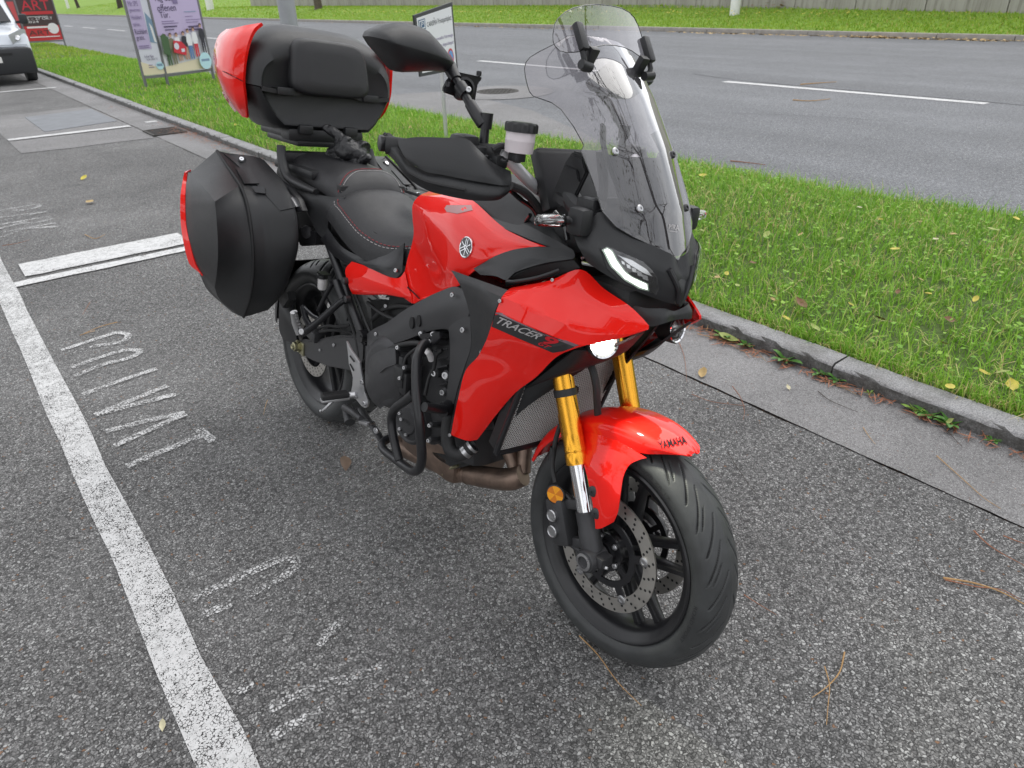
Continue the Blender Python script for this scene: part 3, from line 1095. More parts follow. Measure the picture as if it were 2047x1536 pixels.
# ---------------- grass
def blades(name, pts, hmin, hmax, w, m, lean=0.5, seed=1, segs=2):
    r = np.random.default_rng(seed)
    n = len(pts)
    h = r.uniform(hmin, hmax, n) * (0.6 + 0.8 * r.random(n) ** 2)
    a = r.uniform(0, 2 * np.pi, n)
    ln = r.uniform(0.15, 1.0, n) * lean
    wd = w * r.uniform(.6, 1.4, n)
    dx, dy = np.cos(a), np.sin(a)
    bdir = a + r.uniform(-.9, .9, n) + np.pi / 2
    px, py = np.cos(bdir), np.sin(bdir)
    V = np.zeros((n, 5, 3)); 
    b0 = pts
    for k, (t, wf) in enumerate([(0, 1.0), (.55, .8)]):
        off = (t ** 1.6) * ln * h
        cx = b0[:, 0] + dx * off; cy = b0[:, 1] + dy * off; cz = b0[:, 2] + h * (t * (1 - .25 * ln * t)) - (0.006 if k == 0 else 0)
        V[:, 2 * k] = np.stack([cx - px * wd * wf / 2, cy - py * wd * wf / 2, cz], 1)
        V[:, 2 * k + 1] = np.stack([cx + px * wd * wf / 2, cy + py * wd * wf / 2, cz], 1)
    off = ln * h
    V[:, 4] = np.stack([b0[:, 0] + dx * off, b0[:, 1] + dy * off, b0[:, 2] + h * (1 - .35 * ln)], 1)
    idx = np.arange(n) * 5
    loops = np.stack([idx, idx + 1, idx + 3, idx + 2, idx + 2, idx + 3, idx + 4], 1).ravel()
    me = bpy.data.meshes.new(name)
    me.vertices.add(n * 5)
    me.vertices.foreach_set('co', V.ravel())
    me.loops.add(len(loops))
    me.loops.foreach_set('vertex_index', loops)
    me.polygons.add(2 * n)
    st = np.stack([np.arange(n) * 7, np.arange(n) * 7 + 4], 1).ravel()
    me.polygons.foreach_set('loop_start', st)
    me.polygons.foreach_set('use_smooth', [True] * (2 * n))
    me.update(calc_edges=True)
    at = me.attributes.new('tint', 'FLOAT', 'POINT')
    patchy = 0.5 + 0.5 * np.sin(b0[:, 0] * 2.1 + 1.3 * np.sin(b0[:, 1] * 1.7)) * np.sin(b0[:, 1] * 1.3 + .7)
    tint = np.clip(r.random(n) ** 1.2 * .72 + patchy * .2, 0, .9)
    tint[r.random(n) < .05 + .12 * (patchy < .25)] = 1.0
    at.data.foreach_set('value', np.repeat(tint, 5))
    me.materials.append(MATS[m])
    return tag(link(name, me), kind='stuff')

def scatter(n, x0, x1, y0, y1, zf, seed, clump=0.0, ok=None):
    r = np.random.default_rng(seed)
    x = r.uniform(0, 1, n); y = r.uniform(y0, y1, n)
    out = np.zeros((n, 3))
    keep = np.ones(n, bool)
    for i in range(n):
        xa = x0(y[i]) if callable(x0) else x0
        xb = x1(y[i]) if callable(x1) else x1
        X = xa + (xb - xa) * x[i]
        out[i] = (X, y[i], zf(X, y[i]))
    if clump:
        d = np.sin(out[:, 0] * 23 + 3 * np.sin(out[:, 1] * 9)) * np.sin(out[:, 1] * 21 + 2 * np.sin(out[:, 0] * 11))
        keep = r.random(n) < (1 - clump * (0.5 - 0.5 * d))
    return out[keep]
xl = XK1 + .02
blades('grass', np.concatenate([
    scatter(60000, xl, lambda y: road_edge(y) + .01, -0.6, 4.5, verge_z, 1, .5),
    scatter(5000, XK1 + .005, XK1 + .09, -0.6, 6, verge_z, 8, .5)]), .05, .105, .0048, 'grass_blade', 1.25, 1)
blades('grass', scatter(52000, xl, lambda y: road_edge(y) + .02, 4.5, 11, verge_z, 2, .45), .05, .10, .0065, 'grass_blade', 1.1, 2)
blades('grass', scatter(40000, xl, lambda y: road_edge(y) + .02, 11, 26, verge_z, 3, .3), .04, .08, .011, 'grass_blade', .7, 3)
blades('grass', scatter(20000, xl, lambda y: road_edge(y) + .02, 26, 60, verge_z, 4, .2), .04, .08, .022, 'grass_far', .7, 4)
blades('grass', scatter(2600, lambda y: road_edge(y) - .10, lambda y: road_edge(y) + .05, -0.6, 10, verge_z, 18, .5), .07, .13, .0045, 'grass_blade', .8, 18)
blades('far_grass', scatter(46000, 23.6, lambda y: min(wall_x(y), 40), 4, 60, bank_z, 5, .3), .05, .11, .03, 'grass_far', .8, 5)
blades('far_grass', scatter(24000, 23.6, lambda y: 33 if y < 88 else 62, 60, 150, bank_z, 6, .2), .06, .12, .07, 'grass_far', .8, 6)
# clover and small broad leaves mixed into the turf
def clover(name, n, y0, y1, seed):
    c = scatter(n, XK1 + .05, lambda y: road_edge(y) - .05, y0, y1, verge_z, seed, .9)
    r = np.random.default_rng(seed)
    k = len(c); s = r.uniform(.007, .016, k)[:, None]
    a = r.uniform(0, 6.28, k); ux = np.stack([np.cos(a), np.sin(a), r.uniform(-.35, .35, k)], 1); uy = np.stack([-np.sin(a), np.cos(a), r.uniform(-.35, .35, k)], 1)
    c = c + np.stack([0 * a, 0 * a, r.uniform(.02, .06, k)], 1)
    V = np.stack([c - ux * s, c - uy * s * .8, c + ux * s, c + uy * s * .8], 1).reshape(-1, 3)
    me = bpy.data.meshes.new(name)
    me.from_pydata(V.tolist(), [], [(4 * i, 4 * i + 1, 4 * i + 2, 4 * i + 3) for i in range(k)])
    at = me.attributes.new('tint', 'FLOAT', 'POINT'); at.data.foreach_set('value', np.repeat(r.random(k) * .7 + .1, 4))
    me.materials.append(MATS['grass_blade'])
    tag(link(name, me), kind='stuff')
clover('clover', 9000, -.6, 6, 31)
clover('clover', 5000, 6, 14, 32)
blades('dead_grass', scatter(9000, XK1 + .02, lambda y: road_edge(y), -.6, 8, lambda x, y: verge_z(x, y) + .012, 33, 1.0), .05, .10, .004, 'grass_blade', 2.2, 33)
# dry thatch along the kerb and in tufts
blades('dry_grass', scatter(2600, XK1 - .01, XK1 + .10, -0.4, 6, lambda x, y: verge_z(x, y) + .004, 9, .6), .02, .06, .004, 'grass_blade', 1.6, 9)
for o in bpy.data.objects:
    if o.name in ('dry_grass', 'dead_grass'):
        v = np.full(len(o.data.vertices), 1.0); o.data.attributes['tint'].data.foreach_set('value', v)

# ---------------- leaves, needles, weeds
LEAFCOL = {'yellow': (0.55, 0.47, 0.07), 'pale green': (0.36, 0.42, 0.12), 'dull': (0.17, 0.115, 0.08), 'brown': (0.20, 0.10, 0.045), 'tan': (0.46, 0.32, 0.13), 'cream': (0.60, 0.55, 0.36)}
for k, c in LEAFCOL.items():
    mat('leaf_' + k.replace(' ', '_'), c, 0.6, var=0.3, vscale=25)
def leaf_mesh(kind, L, Wd, seed):
    r = random.Random(seed)
    v, f = [], []
    n = 6
    cup = r.uniform(.1, .45); curl = r.uniform(-.3, .6)
    for i in range(n + 1):
        t = i / n
        w = Wd * math.sin(math.pi * min(1, t * .96 + .02)) ** .8 * (1.15 - .5 * t)
        z = curl * L * (t - .5) ** 2 + .004
        for s in (-1, -.5, 0, .5, 1):
            v.append((L * (t - .5), s * w / 2 + r.uniform(-.002, .002), z + cup * w * abs(s) * .5 + r.uniform(0, .0015)))
    for i in range(n):
        for j in range(4):
            a = i * 5 + j
            f.append((a, a + 1, a + 6, a + 5))
    k = len(v)
    v += [(-L * .5, .001, .006), (-L * .5, -.001, .006), (-L * .8, 0, .003)]
    f.append((k, k + 1, k + 2))
    return mesh('fallen_leaf', v, f, 'leaf_' + kind.replace(' ', '_'), 60)
leafm = {k: [leaf_mesh(k, .062, .042, i * 7 + len(k)) for i in range(3)] for k in LEAFCOL}
VERGE_LEAVES = []
def leaf(u, v, kind, size=1.0, label=None, group=None, z=None, cat='leaf'):
    p = G(u, v, z if z is not None else .14)
    if z is None:
        p = G(u, v, verge_z(p.x, p.y) + .045)
    o = link('fallen_leaf', random.choice(leafm[kind]))
    o.location = p
    o.rotation_euler = (random.uniform(-.5, .5), random.uniform(-.5, .5), random.uniform(0, 6.28))
    o.scale = (size,) * 3
    if not label:
        p2 = o.location
        t = (p2.x - XK1) / (5.5 - XK1)
        band = 'close to the kerb' if t < .25 else 'nearer kerb than road' if t < .5 else 'nearer road than kerb' if t < .75 else 'beside the road edge'
        if u < 760: where = 'behind the motorcycle'
        elif u < 1350: where = 'beyond the handlebar'
        elif u < 1560: where = 'just right of the windscreen'
        elif u < 1720: where = 'right of the fairing'
        elif u < 1880: where = 'toward the right edge'
        else: where = 'at the far right edge'
        sz = 'small ' if size < .85 else 'large ' if size > 1.25 else 'medium ' if size > 1.05 else ''
        label = f'{sz}{kind} leaf on grass {band}, {where}'
        VERGE_LEAVES.append((o, v))
    tag(o, label, cat, group or 'fallen leaves in the verge grass')
for (u, v, k, s) in [(1537, 403, 'cream', .95), (1640, 412, 'brown', .8), (1412, 374, 'tan', .9), (1665, 405, 'yellow', .8), (1718, 416, 'cream', .8), (1402, 463, 'pale green', 1), (1497, 466, 'pale green', 1.1), (1532, 471, 'pale green', 1.2),
                     (1500, 442, 'yellow', .8), (1434, 557, 'tan', 1.0), (1473, 573, 'pale green', .9), (1452, 548, 'yellow', .8), (1505, 527, 'brown', .8), (1600, 608, 'brown', 1.5), (1570, 637, 'yellow', .9), (1627, 657, 'pale green', 1.1), (1508, 507, 'pale green', 1.2),
                     (1690, 535, 'pale green', .9), (1760, 640, 'brown', 1.2), (1855, 590, 'yellow', 1.0), (1885, 690, 'tan', 1.3), (1965, 748, 'yellow', 1.1), (2005, 746, 'pale green', 1.0), (2022, 772, 'yellow', 1.4), (1898, 776, 'yellow', 1.1), (1985, 645, 'pale green', 1.5),
                     (1848, 690, 'pale green', .9), (1840, 445, 'tan', .9), (1905, 470, 'tan', 1.0), (1985, 462, 'pale green', 1.5), (2030, 440, 'yellow', 1.4), (1870, 480, 'cream', .9), (1788, 500, 'yellow', 1.2), (1750, 470, 'tan', .8), (1680, 480, 'pale green', 1.0),
                     (1840, 560, 'tan', .8), (1925, 560, 'pale green', 1.1), (1795, 585, 'brown', .7), (1470, 610, 'pale green', .8), (1545, 600, 'tan', .7), (1950, 600, 'yellow', .9), (1700, 610, 'yellow', .8), (1640, 545, 'pale green', 1.0), (1895, 640, 'brown', 1.1), (1600, 470, 'tan', .8), (1760, 440, 'yellow', .7),
                     (470, 250, 'yellow', .9), (500, 262, 'yellow', 1.0), (530, 268, 'brown', .9), (345, 195, 'yellow', 1.4), (430, 205, 'cream', 1.0), (1010, 315, 'pale green', .8), (880, 262, 'yellow', 1.0), (820, 255, 'tan', 1.0), (1300, 345, 'yellow', .9), (1405, 352, 'yellow', 1.4)]:
    leaf(u, v, k, s * .82)
for (u, v, k, s, lab) in [(1405, 748, 'tan', 1.0, 'crumpled tan dry leaf lying alone on the gutter strip'),
                          (1455, 680, 'pale green', 1.6, 'pale green leaf lying on needles at the foot of the kerb'),
                          (1885, 832, 'pale green', 2.0, 'long yellow-green leaf lying on weeds at the foot of the kerb'),
                          (127, 120, 'cream', 1.2, 'white petal-like leaf on the gutter near the van wheel'),
                          (690, 927, 'dull', 1.1, 'brown leaf flat on the asphalt beside the engine guard'),
                          (327, 1450, 'cream', .45, 'pale stone-like leaf scrap on the asphalt beside the white line'),
                          (168, 357, 'yellow', 1.3, 'yellow leaf on the asphalt of the next bay'),
                          (180, 405, 'tan', 1.5, 'tan dry leaf on the asphalt of the next bay'),
                          (1575, 775, 'cream', .45, 'small pale leaf scrap lying on the gutter strip')]:
    leaf(u, v, k, s, lab, 'leaves on the paving', z=.012)

same = {}
for o, v in VERGE_LEAVES:
    same.setdefault(o['label'], []).append((v, o))
for lab, l in same.items():
    if len(l) == 2:
        for nm, (v, o) in zip(('upper one', 'lower one'), sorted(l, key=lambda q: q[0])): o['label'] = lab.replace('just right of', 'right of').replace(' on grass', '') + ', ' + nm
    elif len(l) == 3:
        for nm, (v, o) in zip(('upper one', 'middle one', 'lower one'), sorted(l, key=lambda q: q[0])): o['label'] = lab.replace('just right of', 'right of').replace(' on grass', '') + ', ' + nm
mat('needle_tan', (0.42, 0.25, 0.10), 0.6, var=.3, vscale=30)
mat('needle_red', (0.30, 0.12, 0.06), 0.6, var=.3, vscale=30)
mat('needle_dark', (0.06, 0.045, 0.035), 0.7)
def needle(pts, m, w, label, group, z=0.004):
    ps = [G(u, v, z) + Vector((0, 0, w)) for u, v in pts]
    mb = MB()
    n = len(ps)
    rs = [w * (1.0 - .55 * i / (n - 1)) for i in range(n)]
    mb.tube(ps, rs, 5, smooth=4)
    c = ps[0].copy()
    for v in mb.v: v -= c
    o = mb.build('pine_needle', m)
    o.location = c
    tag(o, label, 'needle', group)
NG = 'dry pine needles on the paving'
needle([(1158, 1272), (1195, 1310), (1235, 1365), (1282, 1412)], 'needle_tan', .0018, 'long curved tan pine needle on the asphalt below the front wheel', NG)
needle([(1688, 1305), (1678, 1345), (1652, 1375), (1623, 1396)], 'needle_tan', .0022, 'yellow-tipped tan needle crossing another one on the asphalt', NG)
needle([(1648, 1333), (1658, 1370), (1655, 1412), (1652, 1450)], 'needle_tan', .0015, 'thin brown needle crossed by a yellow-tipped one on the asphalt', NG)
needle([(1885, 1157), (1945, 1167), (2000, 1185), (2055, 1214)], 'needle_tan', .003, 'thick tan twin needle pointing at the gutter on the asphalt', NG)
needle([(1888, 1160), (1950, 1174), (2000, 1180), (2040, 1200)], 'needle_red', .002, 'reddish needle lying tight along the thick tan twin needle', NG)
needle([(1845, 1120), (1862, 1145), (1886, 1155)], 'needle_dark', .0015, 'short dark twig leading to the thick tan twin needle', NG)
needle([(1946, 1062), (1975, 1090), (2010, 1112), (2050, 1133)], 'needle_red', .0022, 'reddish needle on the asphalt beside the gutter joint', NG)
needle([(2005, 1072), (2030, 1082), (2060, 1092)], 'needle_red', .002, 'short orange needle running out of the photo beside the gutter', NG)
needle([(1487, 1190), (1515, 1208), (1552, 1230)], 'needle_red', .0016, 'short red needle on the asphalt right of the front tyre', NG)
needle([(1383, 789), (1420, 803), (1460, 809), (1490, 812)], 'needle_red', .0015, 'brown needle lying across the joint between asphalt and gutter', NG)
needle([(1464, 773), (1480, 795), (1488, 820), (1486, 840)], 'needle_red', .0015, 'brown needle hanging down from the gutter joint onto asphalt', NG)
needle([(1620, 740), (1645, 760), (1690, 778), (1712, 790)], 'needle_tan', .002, 'tan needle on the gutter just below the kerb weeds', NG, .008)
needle([(1650, 757), (1680, 772), (1735, 781)], 'needle_red', .002, 'reddish needle under the kerb beside the tan one', NG, .008)
needle([(1635, 783), (1660, 802), (1715, 825)], 'needle_dark', .0018, 'dark twig lying in the middle of the gutter strip', NG, .008)
needle([(1870, 840), (1895, 865), (1922, 893)], 'needle_dark', .0018, 'dark twig on the gutter below the broad weed', NG, .008)
needle([(1872, 912), (1920, 955), (1965, 995), (2000, 1018)], 'needle_tan', .0018, 'long tan-tipped needle on the gutter strip at right', NG, .008)
needle([(1725, 855), (1738, 875), (1750, 889)], 'needle_tan', .0015, 'short tan needle in the gutter strip middle', NG, .008)
needle([(1355, 680), (1368, 715), (1373, 765)], 'needle_red', .0015, 'reddish needle on the gutter near the crumpled leaf', NG, .008)
needle([(1440, 618), (1420, 640), (1413, 660)], 'needle_tan', .0022, 'tan needle leaning on the kerb edge beside the front fairing', NG, .03)
needle([(1394, 668), (1440, 680), (1500, 695), (1530, 722)], 'needle_tan', .0020, 'tan needle in the pile at the kerb foot, upper one', NG, .010)
needle([(1400, 650), (1450, 672), (1500, 690), (1560, 705)], 'needle_red', .0020, 'reddish needle in the pile at the kerb foot', NG, .012)
needle([(1410, 660), (1460, 690), (1515, 716)], 'needle_tan', .0016, 'tan needle in the pile at the kerb foot, lower one', NG, .008)
needle([(1455, 905), (1480, 945), (1512, 990)], 'needle_dark', .0013, 'thin dark twig on the asphalt behind the front tyre', NG)
needle([(190, 662), (160, 671)], 'needle_tan', .002, 'tan needle on the asphalt above the painted P', NG)
needle([(235, 645), (198, 655), (160, 672)], 'needle_tan', .0025, 'curved tan needle on the asphalt above the painted letters', NG)
needle([(180, 605), (165, 630)], 'needle_red', .0016, 'short red needle near the bay corner lines', NG)
needle([(535, 800), (530, 815), (527, 830)], 'needle_tan', .0015, 'small tan needle on the asphalt left of the rear tyre', NG)
needle([(170, 470), (190, 478), (210, 470)], 'needle_tan', .003, 'tan twig scrap on the asphalt of the next bay', NG)
needle([(5, 492), (40, 486), (60, 480)], 'needle_red', .002, 'reddish twig on the asphalt at the far left edge', NG)
needle([(1460, 323), (1490, 326), (1530, 331)], 'needle_red', .006, 'orange twig on the road close to the grass edge', NG, .004)
needle([(1440, 340), (1470, 338), (1510, 344)], 'needle_tan', .005, 'tan twig at the joint of grass and road', NG, .012)
needle([(1585, 201), (1620, 203), (1660, 199)], 'needle_tan', .008, 'tan twig lying on the road below the lane dash', NG)
needle([(1600, 170), (1640, 167), (1672, 165)], 'needle_tan', .009, 'tan twig lying on the road above the lane dash', NG)

mat('weed_green', (0.075, 0.20, 0.03), 0.5, var=.3, vscale=30)
mat('weed_pale', (0.22, 0.36, 0.06), 0.5, var=.3, vscale=30)
def weed(u, v, n, L, label, m='weed_green', seed=1, z=.006):
    r = random.Random(seed)
    L *= 1.0
    wp = G(u, v, z); wp.x = min(wp.x, XK0 - .012)
    e = empty('weed', wp)
    tag(e, label, 'weed', 'weeds growing at the foot of the kerb')
    for i in range(n):
        q = 2 * math.pi * i / n + r.uniform(-.4, .4)
        l = L * r.uniform(.6, 1.15); w = l * r.uniform(.3, .42)
        vs, fs = [], []
        lift = r.uniform(.5, 1.3)
        for k in range(5):
            t = k / 4
            ww = w * math.sin(math.pi * (t * .8 + .12)) if k < 4 else w * .12
            rad = .004 + l * t
            zz = l * (lift * t - .55 * lift * t * t) + .002
            for s in (-1, 0, 1):
                vs.append((math.cos(q) * rad - math.sin(q) * s * ww / 2, math.sin(q) * rad + math.cos(q) * s * ww / 2, zz + abs(s) * .12 * ww))
        for k in range(4):
            for s in range(2):
                a = k * 3 + s
                fs.append((a, a + 1, a + 4, a + 3))
        link('leaf', mesh('leaf', vs, fs, m, 60), e)
    return e
weed(1588, 713, 11, .075, 'broadleaf weed rosette at the kerb foot, nearest the left of the row', seed=2)
weed(1508, 686, 8, .055, 'small weed sprig at the kerb foot beside the needle pile', seed=3)
weed(1464, 668, 8, .06, 'weed sprig behind the pale green leaf at the kerb foot', seed=9)
weed(1655, 742, 9, .055, 'low trailing weed at the kerb foot above the tan needle', seed=4)
weed(1690, 752, 7, .045, 'thin trailing weed sprig right of the tan needle tips', seed=14)
weed(1838, 815, 9, .05, 'pale-leaved weed at the kerb foot beside the long leaf', 'weed_pale', 5)
weed(1868, 825, 10, .055, 'dense weed under the long yellow-green leaf', seed=15)
weed(1912, 840, 10, .065, 'round-leaved weed at the kerb foot right of the long leaf', seed=6)
weed(1992, 877, 7, .035, 'tiny four-leaved weed at the kerb foot, far right', seed=7)
weed(1745, 783, 5, .025, 'tiniest weed sprout at the kerb foot by needle ends', 'weed_pale', 8)

# drifts of brown needles by the drain and the far kerb; leaf heap by the wall
def drift(name, spots, m, seed, L=.06, w=.004, kind='stuff'):
    r = random.Random(seed)
    mb = MB()
    for (c, n, sx, sy, sz) in spots:
        for i in range(n):
            p = Vector(c) + Vector((r.gauss(0, sx), r.gauss(0, sy), abs(r.gauss(0, sz)) + .004))
            q = r.uniform(0, 6.28)
            d = Vector((math.cos(q), math.sin(q), r.uniform(-.2, .3))) * L * r.uniform(.5, 1.3)
            nn = Vector((-math.sin(q), math.cos(q), r.uniform(-.4, .4))) * w * r.uniform(.6, 1.4)
            mb.add([p - d / 2, p + nn, p + d / 2, p - nn], [(0, 1, 2, 3)])
    o = link(name, mesh(name, mb.v, mb.f, m, 0))
    return tag(o, kind=kind)
drift('needle_litter', [((2.62, 10.2, .006), 260, .10, .30, .015), ((2.60, 9.6, .006), 160, .08, .5, .01), ((2.60, 8.4, .006), 140, .05, .7, .01), ((2.645, 2.0, .006), 220, .025, .5, .006), ((2.65, .9, .006), 160, .02, .6, .005), ((2.62, 6.0, .006), 160, .03, .9, .008), ((2.60, 13, .005), 60, .08, .8, .005)], 'needle_red', 3, .07, .003)
drift('leaf_litter', [((23.1, 11.5, 0), 260, .12, 1.0, .02), ((23.1, 16.5, 0), 140, .1, 1.5, .01), ((23.1, 9, 0), 120, .1, .9, .02), ((23.0, 30, 0), 160, .12, 8, .01)], 'leaf_tan', 4, .14, .035)
heap = drift('leaf_heap', [((28.0, 17.0, .70), 420, .45, .9, .10)], 'leaf_brown', 5, .16, .05, None)
tag(heap, 'heap of brown dead leaves at the foot of the concrete wall', 'leaf heap')
drift('leaf_litter', [((25.5 + i * .7, 14 + j * 4, .55), 30, .8, 2.0, .05) for i in range(2) for j in range(10)], 'leaf_yellow', 6, .1, .04)
# ================================================================ THINGS STANDING AROUND
mat('pole_grey', (0.33, 0.34, 0.36), 0.45, metal=0.5, var=.12, vscale=4)
mat('post_white', (0.72, 0.72, 0.70), 0.5, var=.1, vscale=8)
pb = G(612, 262, .07)
pl = empty('lamp_pole', (pb.x, pb.y, .06))
tag(pl, 'thick grey metal lamp pole rising behind the top case', 'lamp pole')
q = MB(); q.tube([(0, 0, -.1), (0, 0, 2.0), (0, 0, 6.0)], [.098, .094, .07], 28); q.build('shaft', 'pole_grey', pl)
q = MB(); q.lathe([(.125, 0), (.125, .02), (.10, .03)], (0, 0, .0), (0, 0, 1), 28); q.build('base_collar', 'pole_grey', pl)
q = MB(); q.tube([(0, 0, 5.95), (.15, -.02, 6.15), (.9, -.1, 6.3)], .045, 12, smooth=4); q.box((1.1, -.12, 6.3), (.6, .28, .09), bev=.03); q.build('lamp_arm', 'pole_grey', pl)

def white_post(u, v, z, r, h, label):
    p = on_bank(u, v)
    r = r * (p - CAM_LOC).length / (G(u, v, z) - CAM_LOC).length
    e = empty('marker_post', p); tag(e, label, 'post')
    q = MB(); q.lathe([(r, -.2), (r, h), (r * .9, h + .03), (.001, h + .04)], (0, 0, 0), (0, 0, 1), 16); q.build('shaft', 'post_white', e)
white_post(1468, 31, bank_z(26.6, 19.5), .17, 3.0, 'white round post on the far verge in front of the wall')
white_post(421, 20, bank_z(27.3, 80), .34, 5.0, 'pale post at the left end of the concrete wall')
white_post(137, 17, .62, .32, 4.0, 'white post standing on the grassy bank at the far left')

# trees whose trunks show on the far verge
mat('bark', (0.10, 0.08, 0.06), 0.9, var=.4, vscale=9, bump=.9, bscale=20)
mat('bark_dark', (0.055, 0.045, 0.035), 0.9, var=.4, vscale=9, bump=.9, bscale=20)
blade_mat('tree_leaf', (0.05, 0.075, 0.015), (0.08, 0.11, 0.02), (0.14, 0.14, 0.03), (0.25, 0.19, 0.05), trans=.3)
def tree(loc, r, h, spread, nleaf, leafsize, label, seed, m='bark', crown0=.35, lean=(0, 0)):
    rd = random.Random(seed)
    e = empty('tree', loc); tag(e, label, 'tree')
    q = MB()
    top = Vector((lean[0], lean[1], h * .92))
    tr = [Vector((0, 0, -.2)), Vector((0, 0, .15)), Vector((lean[0] * .3 + rd.uniform(-.1, .1), lean[1] * .3 + rd.uniform(-.1, .1), h * .35)), Vector((lean[0] * .7, lean[1] * .7, h * .65)), top]
    q.tube(tr, [r * 1.45, r * 1.05, r * .8, r * .45, r * .08], 12, smooth=4)
    q.build('trunk', m, e)
    tips = []
    for i in range(13):
        t = crown0 + (1 - crown0) * (i / 13) ** .9
        b0 = tr[2].lerp(top, max(0, (t - .35) / .65)) if t > .35 else tr[1].lerp(tr[2], t / .35)
        a = i * 2.4 + rd.uniform(-.4, .4)
        L = spread * (1.1 - .75 * (t - crown0) / (1 - crown0)) * rd.uniform(.75, 1.1)
        p1 = b0 + Vector((math.cos(a) * L * .5, math.sin(a) * L * .5, L * .22))
        p2 = b0 + Vector((math.cos(a) * L, math.sin(a) * L, L * rd.uniform(.25, .5)))
        q = MB(); q.tube([b0, p1, p2], [r * .34 * (1.2 - t), r * .2 * (1.2 - t), .012], 7, smooth=4)
        for k in range(5):
            s = rd.uniform(.35, .95); c = b0.lerp(p1, s * 2) if s < .5 else p1.lerp(p2, s * 2 - 1)
            d = Vector((rd.uniform(-1, 1), rd.uniform(-1, 1), rd.uniform(-.2, .8))).normalized() * L * .35
            q.tube([c, c + d * .5 + Vector((0, 0, .05)), c + d], [.03, .02, .008], 5)
            tips += [c + d, c + d * .6]
        q.build('limb', m, e)
        tips += [p2, p1]
    pts = np.array([[*(rd.choice(tips) + Vector((rd.gauss(0, .35), rd.gauss(0, .35), rd.gauss(0, .28))))] for i in range(nleaf)])
    r_ = np.random.default_rng(seed)
    n = len(pts)
    a = r_.normal(size=(n, 3)); a /= np.linalg.norm(a, axis=1)[:, None]
    b = np.cross(a, r_.normal(size=(n, 3))); b /= np.linalg.norm(b, axis=1)[:, None]
    s = leafsize * r_.uniform(.6, 1.4, n)[:, None]
    V = np.stack([pts - a * s, pts + b * s * .5, pts + a * s, pts - b * s * .5], 1).reshape(-1, 3)
    me = bpy.data.meshes.new('crown')
    me.from_pydata(V.tolist(), [], [(4 * i, 4 * i + 1, 4 * i + 2, 4 * i + 3) for i in range(n)])
    at = me.attributes.new('tint', 'FLOAT', 'POINT'); at.data.foreach_set('value', np.repeat(r_.random(n), 4))
    me.materials.append(MATS['tree_leaf'])
    link('crown', me, e)
    return e
p = on_bank(637, 18); tree((p.x, p.y, p.z), .30, 9, 3.6, 2600, .09, 'brown tree trunk against the concrete wall, seen above the top case', 3, lean=(-.3, .2))
p = G(1192, -2, .75); tree((p.x - 1.5, p.y, .75), .16, 8, 3.0, 2200, .09, 'slim brown tree trunk behind the windscreen top', 4)
p = on_bank(157, 16); tree((p.x, p.y, p.z), .26, 9, 4.0, 2400, .12, 'dark tree trunk on the grassy bank beside the white post', 5, 'bark_dark', lean=(-1.2, 1.0))
p = on_bank(241, 16); tree((p.x, p.y, p.z), .36, 10, 4.5, 2400, .12, 'thick dark tree trunk left of the tall lilac poster', 6, 'bark_dark')
mat('leaf_carpet', (0.36, 0.17, 0.05), .8)
p = on_bank(85, 4)
o = drift('leaf_patch', [((p.x, p.y, p.z), 420, 1.6, 1.6, .06)], 'leaf_carpet', 9, .5, .22, None)
tag(o, 'orange patch of fallen leaves on the grassy bank', 'leaf patch')

# trees on the footpath side of the bays (behind the photographer); they show in the shiny panels and the screen
for k, (x, y_, h, s) in enumerate([(4.5, -2.2, 9.5, 3.6), (3.6, -8.5, 10.5, 3.8), (-7.5, 1.5, 9, 3.2)]):
    tree((x, y_, 0), .22, h, s, 1500, .045, ['thin-leaved tree on the verge, mirrored in the windscreen', 'tall thin-leaved tree further along the verge behind the photographer', 'tree standing left of the parking bays'][k], 21 + k, 'bark_dark', .3)

for k, (x, y_, h, s) in enumerate([(-6.0, -5.0, 8, 3.0), (-9.5, 8.5, 9, 3.4)]):  # dense trees added out of view to put dark shapes into panel reflections
    tree((x, y_, 0), .25, h, s, 5200, .13, ['dense leafy tree on the footpath left of the parking bay', 'dense leafy tree left of the next parking bay'][k], 41 + k, 'bark_dark', .25)

# ---------------- poster stands: three-sided aluminium columns with printed sheets
mat('stand_grey', (0.20, 0.20, 0.205), .45, metal=.6)
mat('poster_lilac', (0.50, 0.42, 0.62), .55); mat('poster_pale', (0.66, 0.66, 0.74), .55); mat('poster_sky', (0.45, 0.62, 0.78), .55)
mat('poster_sand', (0.74, 0.66, 0.48), .55); mat('poster_floor', (0.62, 0.62, 0.65), .55); mat('ink', (0.07, 0.05, 0.12), .6); mat('ink_soft', (0.22, 0.17, 0.32), .6)
mat('cloth_red', (0.58, 0.03, 0.05), .6); mat('cloth_white', (0.75, 0.75, 0.77), .6); mat('cloth_black', (0.03, 0.03, 0.04), .6); mat('cloth_jeans', (0.10, 0.20, 0.40), .6)
mat('cloth_green', (0.06, 0.12, 0.05), .6); mat('cloth_olive', (0.20, 0.19, 0.12), .6); mat('skin', (0.50, 0.30, 0.22), .6); mat('hair', (0.08, 0.045, 0.03), .6); mat('badge_teal', (0.48, 0.72, 0.78), .55)
mat('poster_red', (0.52, 0.03, 0.035), .5); mat('poster_dark', (0.06, 0.035, 0.035), .5); mat('poster_white', (0.75, 0.74, 0.74), .5); mat('poster_blue', (0.20, 0.30, 0.42), .55)
